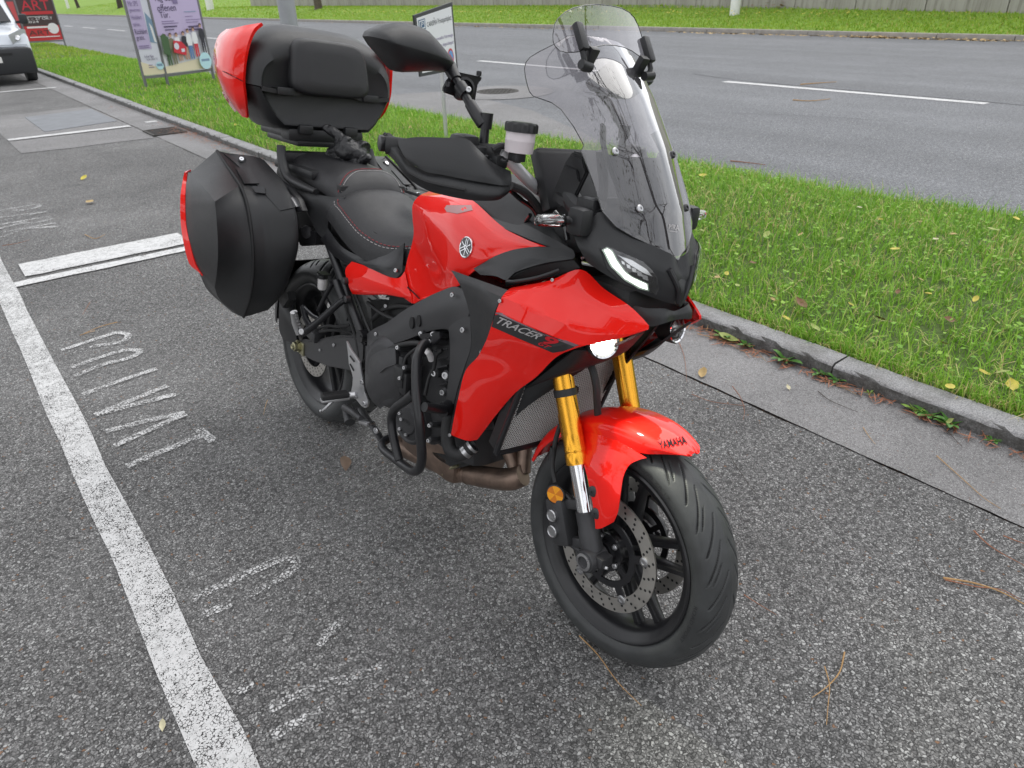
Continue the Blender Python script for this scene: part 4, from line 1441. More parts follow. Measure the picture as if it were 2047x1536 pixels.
def poster_col(name, a, b, z0, z1, label_parts, parent, inks):
    """one printed sheet between posts a and b: inks = [(kind, colour, ...)] in 0..1 sheet units, x right, y up"""
    a, b = Vector(a), Vector(b)
    ex = (b - a); W = ex.length; ex.normalize()
    nrm = Vector((ex.y, -ex.x, 0))
    if nrm.dot(CAM_LOC - (a + b) / 2) < 0: nrm = -nrm
    H = z1 - z0
    lay = [0.0]
    def at(x, y, d): return a + ex * (x * W) + Vector((0, 0, z0 + y * H)) + nrm * d
    sh = MB(); sh.prism([at(.02, 0, 0), at(.98, 0, 0), at(.98, 1, 0), at(.02, 1, 0)], nrm * .01)
    o = sh.build('poster_sheet', inks[0], parent, 0)
    for it in inks[1:]:
        lay[0] += .0012
        d = .0115 + lay[0]
        k = it[0]
        if k == 'rect':
            x0, y0, x1, y1 = it[2:6]
            me = mesh('print', [at(x0, y0, d), at(x1, y0, d), at(x1, y1, d), at(x0, y1, d)], [(0, 1, 2, 3)], it[1], 0)
        elif k == 'poly':
            me = mesh('print', [at(x, y, d) for x, y in it[2]], [tuple(range(len(it[2])))], it[1], 0)
        elif k == 'disc':
            cx, cy, r = it[2:5]
            me = mesh('print', [at(cx + math.cos(t) * r, cy + math.sin(t) * r * W / H, d) for t in [6.2832 * i / 28 for i in range(28)]], [tuple(range(28))], it[1], 0)
        else:
            x0, y0, x1, y1 = it[2:6]
            vs, fs = text_mesh(it[6])
            me = mesh('print', [at(x0 + (x1 - x0) * q[0], y0 + (y1 - y0) * q[1], d) for q in vs], fs, it[1], 0)
        me.name = 'print'
        link('print', me, o)
    return o
def column(corner, left, right, zg, z0, z1, label, inksL, inksR):
    e = empty('poster_column', (0, 0, 0)); tag(e, label, 'poster stand')
    corner, left, right = [Vector((*c, 0)) for c in (corner, left, right)]
    for c in (corner, left, right):
        q = MB(); q.box((c.x, c.y, (zg + z1) / 2 + .05), (.04, .04, z1 - zg + .2), Matrix.Rotation(.5, 3, 'Z')); q.build('post', 'stand_grey', e)
    back = [corner, left, right]
    for (a, b) in ((left, corner), (corner, right), (left, right)):
        for z in (z0 - .035, z1 + .03):
            d = (b - a); q = MB(); q.box(((a + b) / 2) + Vector((0, 0, z)), (d.length, .03, .045), Matrix.Rotation(math.atan2(d.y, d.x), 3, 'Z')); q.build('rail', 'stand_grey', e)
    poster_col('left', left, corner, z0, z1, None, e, inksL)
    poster_col('right', corner, right, z0, z1, None, e, inksR)
    return e
def figures():
    out = []
    r = random.Random(2)
    xs = [.13, .24, .36, .50, .60, .72, .88]
    tops = ['cloth_green', 'cloth_olive', 'cloth_white', 'cloth_black', 'cloth_white', 'cloth_white', 'cloth_black']
    legs = ['cloth_green', 'cloth_olive', 'skin', 'skin', 'cloth_jeans', 'cloth_red', 'cloth_black']
    y0s = [.09, .10, .13, .14, .14, .16, .20]
    for x, t, l, y0 in zip(xs, tops, legs, y0s):
        h = .34 + r.uniform(-.01, .025)
        w = .052
        out.append(('poly', l, [(x - w * .75, y0), (x - w * .2, y0), (x, y0 + h * .38), (x + w * .25, y0), (x + w * .75, y0), (x + w * .8, y0 + h * .5), (x - w * .8, y0 + h * .5)]))
        out.append(('poly', t, [(x - w * .8, y0 + h * .45), (x + w * .8, y0 + h * .45), (x + w * 1.2, y0 + h * .6), (x + w * .9, y0 + h * .82), (x, y0 + h * .86), (x - w * .9, y0 + h * .82), (x - w * 1.2, y0 + h * .6)]))
        out.append(('disc', 'skin', x, y0 + h * .93, .026))
        out.append(('poly', 'hair', [(x - .032, y0 + h * .92), (x - .028, y0 + h * 1.0), (x, y0 + h * 1.03), (x + .028, y0 + h * 1.0), (x + .032, y0 + h * .94), (x, y0 + h * .985)]))
    return out
inksR = ['poster_pale', ('rect', 'poster_lilac', .02, .44, .58, 1.0), ('rect', 'poster_lilac', .58, .47, .98, .86), ('rect', 'poster_floor', .02, .08, .98, .27), ('poly', 'poster_sand', [(.02, .0), (.98, .0), (.98, .15), (.02, .08)]),
         ('text', 'ink', .10, .815, .48, .90, 'Tag der'), ('text', 'ink', .13, .72, .50, .80, 'offenen'), ('text', 'ink', .15, .645, .34, .715, 'T\u00fcr.'),
         ('rect', 'ink_soft', .46, .80, .56, .92), ('rect', 'ink_soft', .15, .60, .40, .608), ('rect', 'ink_soft', .15, .575, .48, .583), ('rect', 'ink', .17, .535, .44, .55), ('rect', 'ink', .18, .50, .36, .512),
         ('rect', 'poster_blue', .64, .70, .90, .708), ('rect', 'ink_soft', .64, .645, .80, .652), ('rect', 'ink_soft', .64, .605, .96, .612), ('rect', 'ink_soft', .64, .575, .90, .582), ('rect', 'ink', .66, .52, .92, .535), ('rect', 'ink', .66, .485, .90, .498)] + figures() + [
         ('poly', 'cloth_red', [(.22, .24), (.46, .19), (.50, .29), (.42, .36), (.26, .38)]), ('disc', 'poster_pale', .30, .31, .05), ('rect', 'poster_pale', .38, .235, .45, .275),
         ('poly', 'cloth_green', [(.02, .24), (.15, .20), (.17, .42), (.08, .47), (.02, .44)]), ('disc', 'badge_teal', .84, .10, .13), ('rect', 'poster_blue', .75, .095, .93, .125)]
inksL = ['poster_pale', ('rect', 'poster_sky', .02, .86, .98, 1.0), ('rect', 'poster_lilac', .02, .30, .66, .90), ('poly', 'poster_blue', [(.66, .38), (.98, .36), (.98, .62), (.72, .72)]), ('poly', 'poster_white', [(.85, .38), (.95, .37), (.90, .55), (.8, .6)]),
         ('poly', 'poster_sand', [(.02, 0), (.98, 0), (.98, .06), (.02, .16)]), ('rect', 'cloth_red', .72, .93, .90, 1.0),
         ('text', 'ink_soft', .10, .79, .52, .845, 'Mit SPS'), ('text', 'ink_soft', .10, .715, .56, .765, 'gewinnen'), ('text', 'ink_soft', .10, .64, .54, .69, 'Hinfahrt'), ('text', 'ink_soft', .10, .565, .42, .61, 'zahlen.'), ('text', 'ink', .10, .475, .62, .535, 'R\u00fcckfahrt'), ('text', 'ink', .10, .395, .46, .46, 'gratis.'),
         ('rect', 'ink_soft', .12, .335, .56, .345), ('rect', 'ink_soft', .12, .315, .56, .323), ('text', 'ink', .24, .20, .64, .235, 'In Ihrer N\u00e4he'), ('text', 'ink', .28, .165, .80, .197, 'Tag der offenen T\u00fcr'), ('rect', 'ink_soft', .32, .11, .50, .118), ('rect', 'ink_soft', .32, .085, .56, .093), ('disc', 'badge_teal', .82, .10, .17), ('rect', 'poster_blue', .70, .095, .94, .125)]
c_ = G(337, 174, .07); l_ = G(288, 157, .25); r_ = G(424, 141, .25)
column((c_.x, c_.y), (l_.x, l_.y), (r_.x, r_.y), .04, .30, 1.72, 'tall three-sided aluminium poster column with lilac open-day posters on the grass', inksL, inksR)
inksRed = ['poster_dark', ('rect', 'poster_red', .02, .0, .98, .34), ('text', 'cloth_red', .12, .70, .88, .92, 'ART'), ('rect', 'poster_red', .08, .60, .92, .67), ('rect', 'poster_white', .10, .545, .75, .555), ('text', 'poster_white', .10, .475, .86, .535, '25 \u2013 27 OKT'), ('text', 'poster_white', .10, .41, .46, .46, '2024'),
           ('rect', 'poster_white', .10, .29, .66, .33), ('disc', 'poster_white', .80, .27, .15), ('text', 'poster_dark', .10, .13, .70, .24, 'ART'), ('rect', 'poster_white', .10, .075, .92, .095)]
c_ = G(56, 86, .25); l_ = G(30, 84, .25); r_ = G(92, 84, .25)
dv = Vector((r_.x - c_.x, r_.y - c_.y, 0)); 
c2 = Vector((c_.x, c_.y)); 
column((c2.x, c2.y), (c2.x - .35, c2.y + 1.2), (c2.x + 1.22, c2.y + .05), .02, .30, 1.76, 'red and black three-sided poster column on the verge behind the white van', ['poster_dark', ('rect', 'poster_red', .1, .3, .9, .9)], inksRed)

# ---------------- private parking sign
sg = empty('parking_sign', (4.379, 6.696, .07))
tag(sg, 'white private parking notice with dark frame on a thin grey post', 'sign')
mat('sign_white', (0.74, 0.75, 0.78), .4); mat('sign_blue', (0.03, 0.10, 0.20), .4); mat('sign_frame', (0.03, 0.032, 0.035), .5); mat('sign_ink', (0.05, 0.055, 0.07), .5); mat('sign_red', (0.55, 0.04, 0.05), .4); mat('sign_sky', (0.12, 0.32, 0.62), .4)
an = math.radians(34)
sd_ = Vector((math.cos(an), math.sin(an), 0)); sn = Vector((sd_.y, -sd_.x, 0))
if sn.dot(CAM_LOC - Vector((4.379, 6.696, 0))) < 0: sn = -sn
def sp(u, v, off=.03):
    o_ = Vector((4.379, 6.696, 0)) + sn * off
    d = ray(u, v); t = (o_ - CAM_LOC).dot(sn) / d.dot(sn)
    return CAM_LOC + d * t - Vector(sg.location)
TL, TR, BR_, BL = sp(828, 31), sp(904, 4.5), sp(915.5, 139), sp(841, 154)
q = MB(); q.prism([TL, TR, BR_, BL], -sn * .02); q.build('frame', 'sign_frame', sg, 0)
def ins(a, b, lift): # bilinear board coordinates
    return (BL * (1 - a) + BR_ * a) * (1 - b) + (TL * (1 - a) + TR * a) * b + sn * lift
q = MB(); q.prism([ins(.045, .055, .002), ins(.955, .055, .002), ins(.955, .945, .002), ins(.045, .945, .002)], -sn * .004); brd = q.build('board', 'sign_white', sg, 0)
def sgtext(s, a0, b0, a1, b1, m='sign_ink', lift=.0035):
    vs, fs = text_mesh(s)
    link('print', mesh('print', [ins(a0 + (a1 - a0) * x, b0 + (b1 - b0) * y, lift) for x, y, z in vs], fs, m, 0), brd)
link('print', mesh('print', [ins(*c, .0035) for c in [(.07, .74), (.235, .74), (.235, .905), (.07, .905)]], [(0, 1, 2, 3)], 'sign_blue', 0), brd)
link('print', mesh('print', [ins(*c, .0042) for c in [(.085, .757), (.22, .757), (.22, .889), (.085, .889)]], [(0, 1, 2, 3)], 'sign_white', 0), brd)
link('print', mesh('print', [ins(*c, .0049) for c in [(.10, .775), (.205, .775), (.205, .872), (.10, .872)]], [(0, 1, 2, 3)], 'sign_blue', 0), brd)
sgtext('P', .125, .79, .185, .86, 'sign_white', .0058)
sgtext('CARISMA Privatparkplatz', .27, .735, .93, .835)
sgtext('Unberechtigt abgestellte Fahrzeuge', .08, .50, .93, .565, 'ink_soft')
sgtext('werden kostenpflichtig abgeschleppt!', .08, .39, .93, .455, 'ink_soft')
def sdisc(cx, cy, r, m, lift, asp=1.6):
    link('print', mesh('print', [ins(cx + math.cos(t) * r, cy + math.sin(t) * r * asp, lift) for t in [6.2832 * i / 32 for i in range(32)]], [tuple(range(32))], m, 0), brd)
sdisc(.82, .21, .085, 'sign_red', .0035); sdisc(.82, .21, .066, 'sign_sky', .0045)
dq = MB(); dq.prism([ins(.775, .25, .0052), ins(.785, .275, .0052), ins(.868, .17, .0052), ins(.858, .145, .0052)], sn * .0006); dq.build('print', 'sign_red', brd, 0)
q = MB(); top = (TL + TR) / 2 - sn * .035
q.box((0, 0, .33), (.032, .032, .95), Matrix.Rotation(an, 3, 'Z')); q.box((.0, 0, .6) , (.02, .02, 1.2), Matrix.Rotation(an, 3, 'Z')); q.build('post', 'alu', sg)
q = MB(); q.bolt(ins(.46, .86, .003), sn, .007, .004); q.build('screw', 'steel', sg)

# ---------------- white van at the far bay
van = empty('parked_van', (1.47, 19.45, 0))
tag(van, 'white delivery van with dark plastic bumper parked nose-on in the far bay', 'van')
mat('van_white', (0.66, 0.70, 0.76), .3, coat=.7); mat('van_black', (0.022, 0.023, 0.026), .5); mat('plate_white', (.75, .75, .72), .4); mat('lamp_glass', (0.45, 0.46, 0.47), .2, coat=.8)
# body of rings (nose toward the camera = -y): (y, half width, z bottom, z top)
rings = [(0.06, .78, .42, .66), (0.0, .82, .34, .74), (.10, .885, .28, .94), (.42, .905, .25, 1.03), (.95, .91, .25, 1.12), (1.0, .91, .25, 1.13), (1.75, .90, .25, 1.78), (2.1, .895, .25, 1.84), (4.35, .87, .25, 1.84), (4.42, .84, .35, 1.70)]
g = []
for (yy, w, zb, zt) in rings:
    mid = min(zt, max(zb + .2, .98))
    tw = w if zt < 1.2 else w - .14 * (zt - 1.05)
    pr = [(0, zb), (-w * .9, zb), (-w, zb + .12), (-w, (zb + mid) / 2), (-w, mid - .03), (-tw * (.97 if zt < 1.2 else 1), zt - .05 if zt > mid + .06 else mid), (-tw * .9, zt), (0, zt + .02)]
    full = pr + [(-x, z) for x, z in reversed(pr[1:-1])]
    g.append([Vector((x, yy, z)) for x, z in full])
vb = MB()
n = len(g[0])
for i in range(len(g)):
    vb.v += g[i]
for i in range(len(g) - 1):
    for k in range(n):
        vb.f.append((i * n + k, i * n + (k + 1) % n, (i + 1) * n + (k + 1) % n, (i + 1) * n + k)); vb.m.append(0)
vb.f.append(tuple(range(n))); vb.m.append(0); vb.f.append(tuple((len(g) - 1) * n + k for k in range(n))); vb.m.append(0)
vb.build('body', 'van_white', van, 40, bev=.02)
q = MB(); q.box((0, -.05, .46), (1.72, .30, .50), bev=.08); q.box((.62, .06, .47), (.5, .42, .46), bev=.1); q.box((-.62, .06, .47), (.5, .42, .46), bev=.1); q.build('bumper', 'van_black', van, 50)
q = MB(); q.box((0, -.13, .60), (.95, .16, .045)); q.build('grille_slot', 'engine_dark', van)
q = MB(); q.prism([(-.76, .93, 1.16), (.76, .93, 1.16), (.66, 1.72, 1.79), (-.66, 1.72, 1.79)], (0, -.045, .03)); q.build('windscreen', 'van_glass', van)
for s in (-1, 1):
    q = MB(); q.prism([(s * .90, .30, .88), (s * .56, -.03, .77), (s * .53, -.025, .92), (s * .80, .12, 1.02), (s * .905, .36, 1.0)], (0, -.035, .03)); hl = q.build('headlight', 'lamp_glass', van, 40)
    q = MB(); q.lathe([(.055, 0), (.045, .012), (.0001, .004)], (s * .68, .0, .885), (0, -1, .2), 16); q.build('reflector', 'chrome', hl)
    q = MB(); q.box((s * 1.02, 1.05, 1.22), (.17, .13, .20), bev=.05); q.box((s * .93, 1.07, 1.16), (.14, .05, .05)); q.build('door_mirror', 'van_black', van, 50)
    q = MB(); q.prism([(s * .893, 1.25, 1.15), (s * .893, 2.1, 1.15), (s * .835, 2.0, 1.66), (s * .835, 1.72, 1.66)], (s * .02, 0, 0)); q.build('side_window', 'van_glass', van)
    for yw in (.80, 3.5):
        q = MB(); q.lathe([(.20, -.10), (.31, -.10), (.325, -.07), (.325, .07), (.31, .10), (.20, .10)], (s * .80, yw, .322), (1, 0, 0), 28); wh = q.build('wheel', 'tyre_rubber', van)
        q = MB(); q.lathe([(.20, s * .06), (.12, s * .085), (.0001, s * .09)], (s * .80, yw, .322), (1, 0, 0), 20); q.build('hub_cap', 'van_black', wh)
q = MB(); q.box((0, -.215, .50), (.52, .012, .11)); q.build('number_plate', 'plate_white', van)
# ================================================================ THE MOTORCYCLE: running gear
bike = bpy.data.objects.new('motorcycle', None)
C.objects.link(bike)
bike.matrix_world = Matrix.Translation(BT) @ BR.to_4x4()
tag(bike, 'red touring motorcycle with black panniers and top case leaning on its stand in the bay', 'motorcycle')
RAKE = math.radians(25)
SAX = Vector((-math.sin(RAKE), 0, math.cos(RAKE)))       # steering axis
SFW = Vector((math.cos(RAKE), 0, math.sin(RAKE)))        # forward, square to it
AXF = Vector((1.5, 0, .300)); AXR = Vector((0, 0, .316))
YV = Vector((0, 1, 0))

def tyre(name, c, half, prd, seg, slant, parent, seed=0):
    prof = spline([Vector((r, y, 0)) for r, y in half], 5)
    full = [(p.x, -p.y) for p in prof] + [(p.x, p.y) for p in reversed(prof[:-1])]
    full = np.array(full)
    ns = len(full)
    d = np.r_[0, np.cumsum(np.hypot(*np.diff(full, axis=0).T))]
    s = d / d[-1] * 2 - 1
    # finer across the tread
    sf = np.concatenate([np.linspace(-1, -.62, 9), np.linspace(-.6, .6, 61), np.linspace(.62, 1, 9)])
    R = np.interp(sf, s, full[:, 0]); Y = np.interp(sf, s, full[:, 1])
    nR = np.gradient(Y, sf); nY = -np.gradient(R, sf)
    L = np.hypot(nR, nY); nR, nY = nR / L, nY / L
    sg = np.sign(nR[len(sf) // 2]); nR, nY = nR * sg, nY * sg
    th = np.linspace(0, 2 * np.pi, seg, endpoint=False)
    T, S = np.meshgrid(th, sf, indexing='ij')
    ph = T / prd
    A = np.abs(S)
    side = (S > 0) * 0.5
    def groove(off, s0, s1, k, w, bend=0.0):
        x = ph + side - off - k * A - bend * A * A
        x = np.abs(x - np.round(x)) * prd * .29
        inn = (A > s0) & (A < s1)
        ww = w * np.clip(np.minimum(A - s0, s1 - A) / .05, .15, 1)
        return np.clip(2.2 - x / ww * 2.2, 0, 1) * inn
    m = np.maximum.reduce([groove(0, .06, .52, slant, .0046, .5), groove(.40, .20, .44, slant * .9, .0036), groove(.68, .12, .56, slant * 1.1, .0042, .4)])
    dep = .0055 * m
    # moulded ring on the sidewall
    wall = (np.abs(A - .80) < .015) * .0008
    rr = R[None, :] + nR[None, :] * (wall - dep); yy = Y[None, :] + nY[None, :] * (wall - dep)
    X = c.x + rr * np.cos(T); Z = c.z + rr * np.sin(T)
    V = np.stack([X, c.y + yy, Z], -1).reshape(-1, 3)
    k = len(sf)
    i = np.arange(seg)[:, None]; j = np.arange(k - 1)[None, :]
    a = i * k + j; b = ((i + 1) % seg) * k + j
    F = np.stack([a, b, b + 1, a + 1], -1).reshape(-1, 4)
    me = bpy.data.meshes.new(name)
    me.from_pydata(V.tolist(), [], F.tolist())
    me.materials.append(MATS['tyre_rubber']); me.materials.append(MATS['engine_dark'])
    mf = m.reshape(-1)[F].mean(1)
    me.polygons.foreach_set('material_index', (mf > .55).astype(int))  # groove faces take a darker material: recess shade put into the colour
    me.polygons.foreach_set('use_smooth', [True] * len(me.polygons))
    o = link(name, me, parent)
    bm = bmesh.new(); bm.from_mesh(me); bmesh.ops.recalc_face_normals(bm, faces=bm.faces[:]); bm.to_mesh(me); bm.free()
    return o

def raised_text(s, c, R0, H, a_mid, a_span, y, parent, m='rubber', face=-1):
    """moulded sidewall lettering"""
    vs, fs = text_mesh(s)
    pts = []
    for (a, b, z) in vs:
        q = a_mid + face * (a - .5) * a_span
        r = R0 + H * b
        pts.append(c + Vector((math.cos(q) * r, 0, math.sin(q) * r)) + Vector((0, y + face * .0005, 0)))
    return link('sidewall_lettering', mesh('sidewall_lettering', pts, fs, m, 0), parent)

def disc_rotor(name, c, y, ro, ri, parent, nb, out, holes=10):
    q = MB()
    t = .0022
    q.lathe([(ri, -t), (ro, -t), (ro, t), (ri, t), (ri, -t)], c + YV * y, YV, 72, 0)
    for ring, (rf, off) in enumerate([(.18, 0), (.5, .5), (.82, 1.0)]):
        r = ri + (ro - ri) * rf
        for k in range(nb * holes // 2):
            a = 2 * math.pi * (k + off * .4) / (nb * holes // 2)
            p = c + Vector((math.cos(a) * r, y, math.sin(a) * r))
            for s in (-1, 1):
                q.lathe([(.0036, 0), (.0001, .00001)], p + YV * s * (t + .0003), YV * s, 8, 1)
    o = q.build(name, ['disc_steel', 'engine_dark'], parent, 30)
    return o

def spokes(c, r0, r1, n, half0, half1, w, ty, parent, phase):
    for k in range(n):
        a = phase + 2 * math.pi * k / n
        u = Vector((math.cos(a), 0, math.sin(a))); v = Vector((-math.sin(a), 0, math.cos(a)))
        for s in (-1, 1):
            q = MB()
            p0 = c + u * r0 + v * s * half0; p1 = c + u * r1 + v * s * half1
            prof = []
            nn = 6
            rings = []
            for i in range(nn + 1):
                t = i / nn
                p = p0.lerp(p1, t)
                ww = w * (1.25 - .55 * t + (.5 * max(0, (t - .82) / .18)))
                th = ty * (1.15 - .45 * t)
                tan = (p1 - p0).normalized().cross(YV)
                rings.append([p + tan * ww * x + YV * th * z for x, z in ((-.5, -.3), (-.3, -.5), (.3, -.5), (.5, -.3), (.5, .3), (.3, .5), (-.3, .5), (-.5, .3))])
            q.v = [pt for r in rings for pt in r]
            for i in range(nn):
                for j in range(8):
                    q.f.append((i * 8 + j, i * 8 + (j + 1) % 8, (i + 1) * 8 + (j + 1) % 8, (i + 1) * 8 + j)); q.m.append(0)
            q.build('spoke', 'black_satin', parent, 50)

# ---- front wheel
fw = MB()
fw.lathe([(.2325, -.0525), (.2285, -.056), (.2225, -.0545), (.2185, -.049), (.2095, -.045), (.199, -.030), (.1955, -.010), (.1955, .010), (.199, .030), (.2095, .045), (.2185, .049), (.2225, .0545), (.2285, .056), (.2325, .0525)], AXF, YV, 96)
front_wheel = fw.build('front_wheel', 'black_satin', bike, 40)
tyre('tyre', AXF, [(.231, .049), (.240, .0565), (.253, .0605), (.267, .0600), (.279, .0535), (.289, .0415), (.2965, .0235), (.300, 0)], 2 * math.pi / 15, 1200, -1.9, front_wheel)
q = MB(); q.lathe([(.012, -.075), (.028, -.075), (.030, -.05), (.040, -.04), (.046, 0), (.040, .04), (.030, .05), (.028, .075), (.012, .075)], AXF, YV, 32); q.build('hub', 'black_satin', front_wheel)
spokes(AXF, .036, .200, 5, .020, .034, .021, .036, front_wheel, math.radians(-52))
for s in (-1, 1):
    y = s * .0615
    d = disc_rotor('brake_disc', AXF, y, .149, .113, front_wheel, 5, s)
    q = MB()
    q.lathe([(.072, -.002), (.088, -.002), (.088, .003), (.072, .003), (.072, -.002)], AXF + YV * y, YV, 48)
    q.lathe([(.030, -.002), (.048, -.002), (.048, .004), (.030, .004), (.030, -.002)], AXF + YV * y, YV, 36)
    for k in range(5):
        a = math.radians(20 + 72 * k)
        u = Vector((math.cos(a), 0, math.sin(a))); v = Vector((-math.sin(a), 0, math.cos(a)))
        R = Matrix((u, YV, v)).transposed()
        q.box(AXF + YV * y + u * .101, (.034, .0045, .020), R)
        a2 = a + .5
        u2 = Vector((math.cos(a2), 0, math.sin(a2))); v2 = Vector((-math.sin(a2), 0, math.cos(a2)))
        q.box(AXF + YV * y + u2 * .060, (.030, .0045, .014), Matrix((u2, YV, v2)).transposed())
    q.build('disc_carrier', 'black_satin', front_wheel)
    for k in range(5):
        a = math.radians(20 + 72 * k)
        p = AXF + Vector((math.cos(a) * .117, y + s * .001, math.sin(a) * .117))
        q = MB(); q.lathe([(.0115, 0), (.0115, .0035), (.0085, .0048), (.0060, .0048), (.0055, .003), (.0001, .003)], p, YV * s, 16); q.build('disc_button', 'steel', front_wheel)
        a += .5
        p = AXF + Vector((math.cos(a) * .040, y + s * .003, math.sin(a) * .040))
        q = MB(); q.bolt(p, YV * s, .0072, .007); q.build('disc_bolt', 'alu', front_wheel)
raised_text('ROAD SPORT', AXF, .252, .009, math.radians(-8), .42, -.0612, front_wheel)
raised_text('120/70 ZR 17', AXF, .252, .008, math.radians(70), .42, -.0612, front_wheel)

# ---- rear wheel
q = MB()
q.lathe([(.2325, -.0755), (.2285, -.079), (.2225, -.0775), (.2185, -.072), (.207, -.066), (.197, -.045), (.195, -.015), (.195, .015), (.197, .045), (.207, .066), (.2185, .072), (.2225, .0775), (.2285, .079), (.2325, .0755)], AXR, YV, 96)
rear_wheel = q.build('rear_wheel', 'black_satin', bike, 40)
tyre('tyre', AXR, [(.231, .072), (.243, .082), (.258, .0885), (.274, .0900), (.291, .080), (.304, .060), (.3125, .034), (.316, 0)], 2 * math.pi / 15, 900, -1.3, rear_wheel)
q = MB(); q.lathe([(.012, -.09), (.032, -.09), (.036, -.05), (.050, -.03), (.052, .03), (.036, .06), (.032, .09)], AXR, YV, 32); q.build('hub', 'black_satin', rear_wheel)
spokes(AXR, .040, .200, 5, .022, .036, .023, .045, rear_wheel, math.radians(-70))
disc_rotor('brake_disc', AXR, -.088, .1225, .085, rear_wheel, 5, -1)
q = MB(); q.lathe([(.05, .055), (.088, .058), (.092, .066), (.088, .072), (.05, .070)], AXR, YV, 40); q.build('sprocket', 'engine_black', rear_wheel)
raised_text('ROAD SPORT', AXR, .252, .010, math.radians(205), .5, -.0895, rear_wheel)

# ---- fork legs
def at_fork(s, side, f=0.0, y=0.0):
    return AXF + SAX * s + SFW * f + YV * (side * .105 + y)
for side in (-1, 1):
    q = MB(); q.lathe([(.0225, .225), (.0268, .226), (.0268, .250), (.0252, .252), (.0252, .256), (.0262, .257), (.0262, .262), (.0248, .264), (.0245, .30), (.0255, .52), (.0258, .60)], at_fork(0, side), SAX, 32)
    leg = q.build('fork_leg', 'gold', bike, 40)
    q = MB(); q.lathe([(.0208, .085), (.0208, .24)], at_fork(0, side), SAX, 28); q.build('chrome_slider', 'chrome', leg, 40)
    q = MB()
    q.lathe([(.018, .01), (.0265, .018), (.0265, .066), (.0245, .070), (.0245, .112), (.0215, .113)], at_fork(0, side), SAX, 28)
    q.lathe([(.0001, -.033), (.026, -.033), (.029, -.028), (.029, .022), (.020, .030), (.020, .042)], at_fork(0, side), YV * -side, 28)
    q.box(at_fork(-.002, side, .028), (.030, .040, .026), bev=.006)
    q.build('axle_clamp', 'engine_black', leg, 40)
    q = MB(); q.lathe([(.0215, 0), (.0215, .004), (.0150, .005), (.0150, -.004), (.0001, -.004)], at_fork(0, side) + YV * side * .0325, YV * side, 24); q.build('axle_bolt', 'steel', leg)
    for f in (.018, .036):
        q = MB(); q.bolt(at_fork(-.018, side, f), Vector((0, side * .5, -.8)) + SFW * .3, .006, .006); q.build('pinch_bolt', 'alu', leg)
    if side < 0:
      q = MB(); q.lathe([(.0275, .385), (.0275, .402), (.0262, .402), (.0262, .385), (.0275, .385)], at_fork(0, side), SAX, 28); q.box(at_fork(.394, side, .004, side * -.028), (.014, .010, .016)); q.build('strap', 'black_plastic', leg)
    # caliper hangs behind the leg
    cc = at_fork(.082, side, -.078)
    Rm = Matrix((SFW, YV, SAX)).transposed()
    q = MB()
    q.box(cc + SFW * -.006, (.060, .050, .118), Rm, bev=.012)
    q.box(cc + SFW * .032 + SAX * .045, (.060, .020, .026), Rm, bev=.006)
    q.box(cc + SFW * .030 - SAX * .050, (.070, .020, .026), Rm, bev=.006)
    q.tube([cc + SAX * -.055 + SFW * .01, cc + SAX * -.075 + SFW * .045, cc + SAX * -.060 + SFW * .075], .010, 10)
    cal = q.build('brake_caliper', 'engine_black', bike, 40)
    for (a, b_) in ((.020, -.010), (-.020, -.018)):
        q = MB(); q.lathe([(.0155, 0), (.0155, .010), (.0135, .012), (.0125, .010), (.0001, .010)], cc + SAX * a + SFW * b_ + YV * side * .022, YV * side, 24); q.build('piston_cap', 'steel', cal)
    # round orange reflector on a bracket above the caliper
    if side < 0:
        pr_ = P(1110, 989, -.128)
    else:
        pr_ = P(1110, 989, -.128); pr_ = Vector((pr_.x, -pr_.y, pr_.z))
    nr = Vector((.35, side * .93, .10)).normalized()
    q = MB(); q.lathe([(.0245, -.006), (.0245, 0), (.0215, .001), (.0215, -.001), (.0001, -.001)], pr_, nr, 32)
    q.tube([pr_ - nr * .006, pr_ - nr * .02 + SFW * .02, at_fork(.12, side, -.025)], .006, 8)
    rf = q.build('reflector', 'black_plastic', bike)
    e1 = Vector((0, 0, 1)); e1 = (e1 - nr * e1.dot(nr)).normalized(); e2 = nr.cross(e1)
    for k in range(6):
        q = MB()
        pts = [pr_ + nr * .0008] + [pr_ + nr * .0008 + (e1 * math.cos(math.pi / 3 * (k + .5) + math.pi / 3 * j / 6) + e2 * math.sin(math.pi / 3 * (k + .5) + math.pi / 3 * j / 6)) * .0212 for j in range(7)]
        q.add(pts, [tuple(range(8))]); q.build('lens_segment', 'orange_lens' if k % 2 else 'orange_dark', rf, 0)

# ---- front mudguard
def arc(th, r, y):
    t = math.radians(th)
    return Vector((1.5 + r * math.cos(t), y, .300 + r * math.sin(t)))
st = [  # angle, crown radius, half width, edge radius
    (67.0, .3385, .010, .3390), (67.6, .3385, .024, .3375), (69.5, .3385, .039, .332), (73.5, .3380, .053, .317), (79, .3375, .066, .298), (86, .3365, .074, .288), (95, .3350, .077, .285),
    (104, .3335, .077, .284), (113, .3320, .076, .287), (124, .330, .074, .290), (138, .326, .070, .294), (150, .321, .066, .297), (160, .316, .060, .301)]
rows = []
for (th, rc, w, re) in st:
    rows.append([arc(th, re, -w), arc(th, re + (rc - re) * .55, -w * .99), arc(th, rc - (rc - re) * .10, -w * .80), arc(th, rc + .001, -w * .42), arc(th, rc + .004, 0), arc(th, rc + .001, w * .42), arc(th, rc - (rc - re) * .10, w * .80), arc(th, re + (rc - re) * .55, w * .99), arc(th, re, w)])
fender = sheet_mesh('front_mudguard', patch_grid(rows, 5, 5), 'red_paint', (0, 0, 1), .0035, 40, bike)
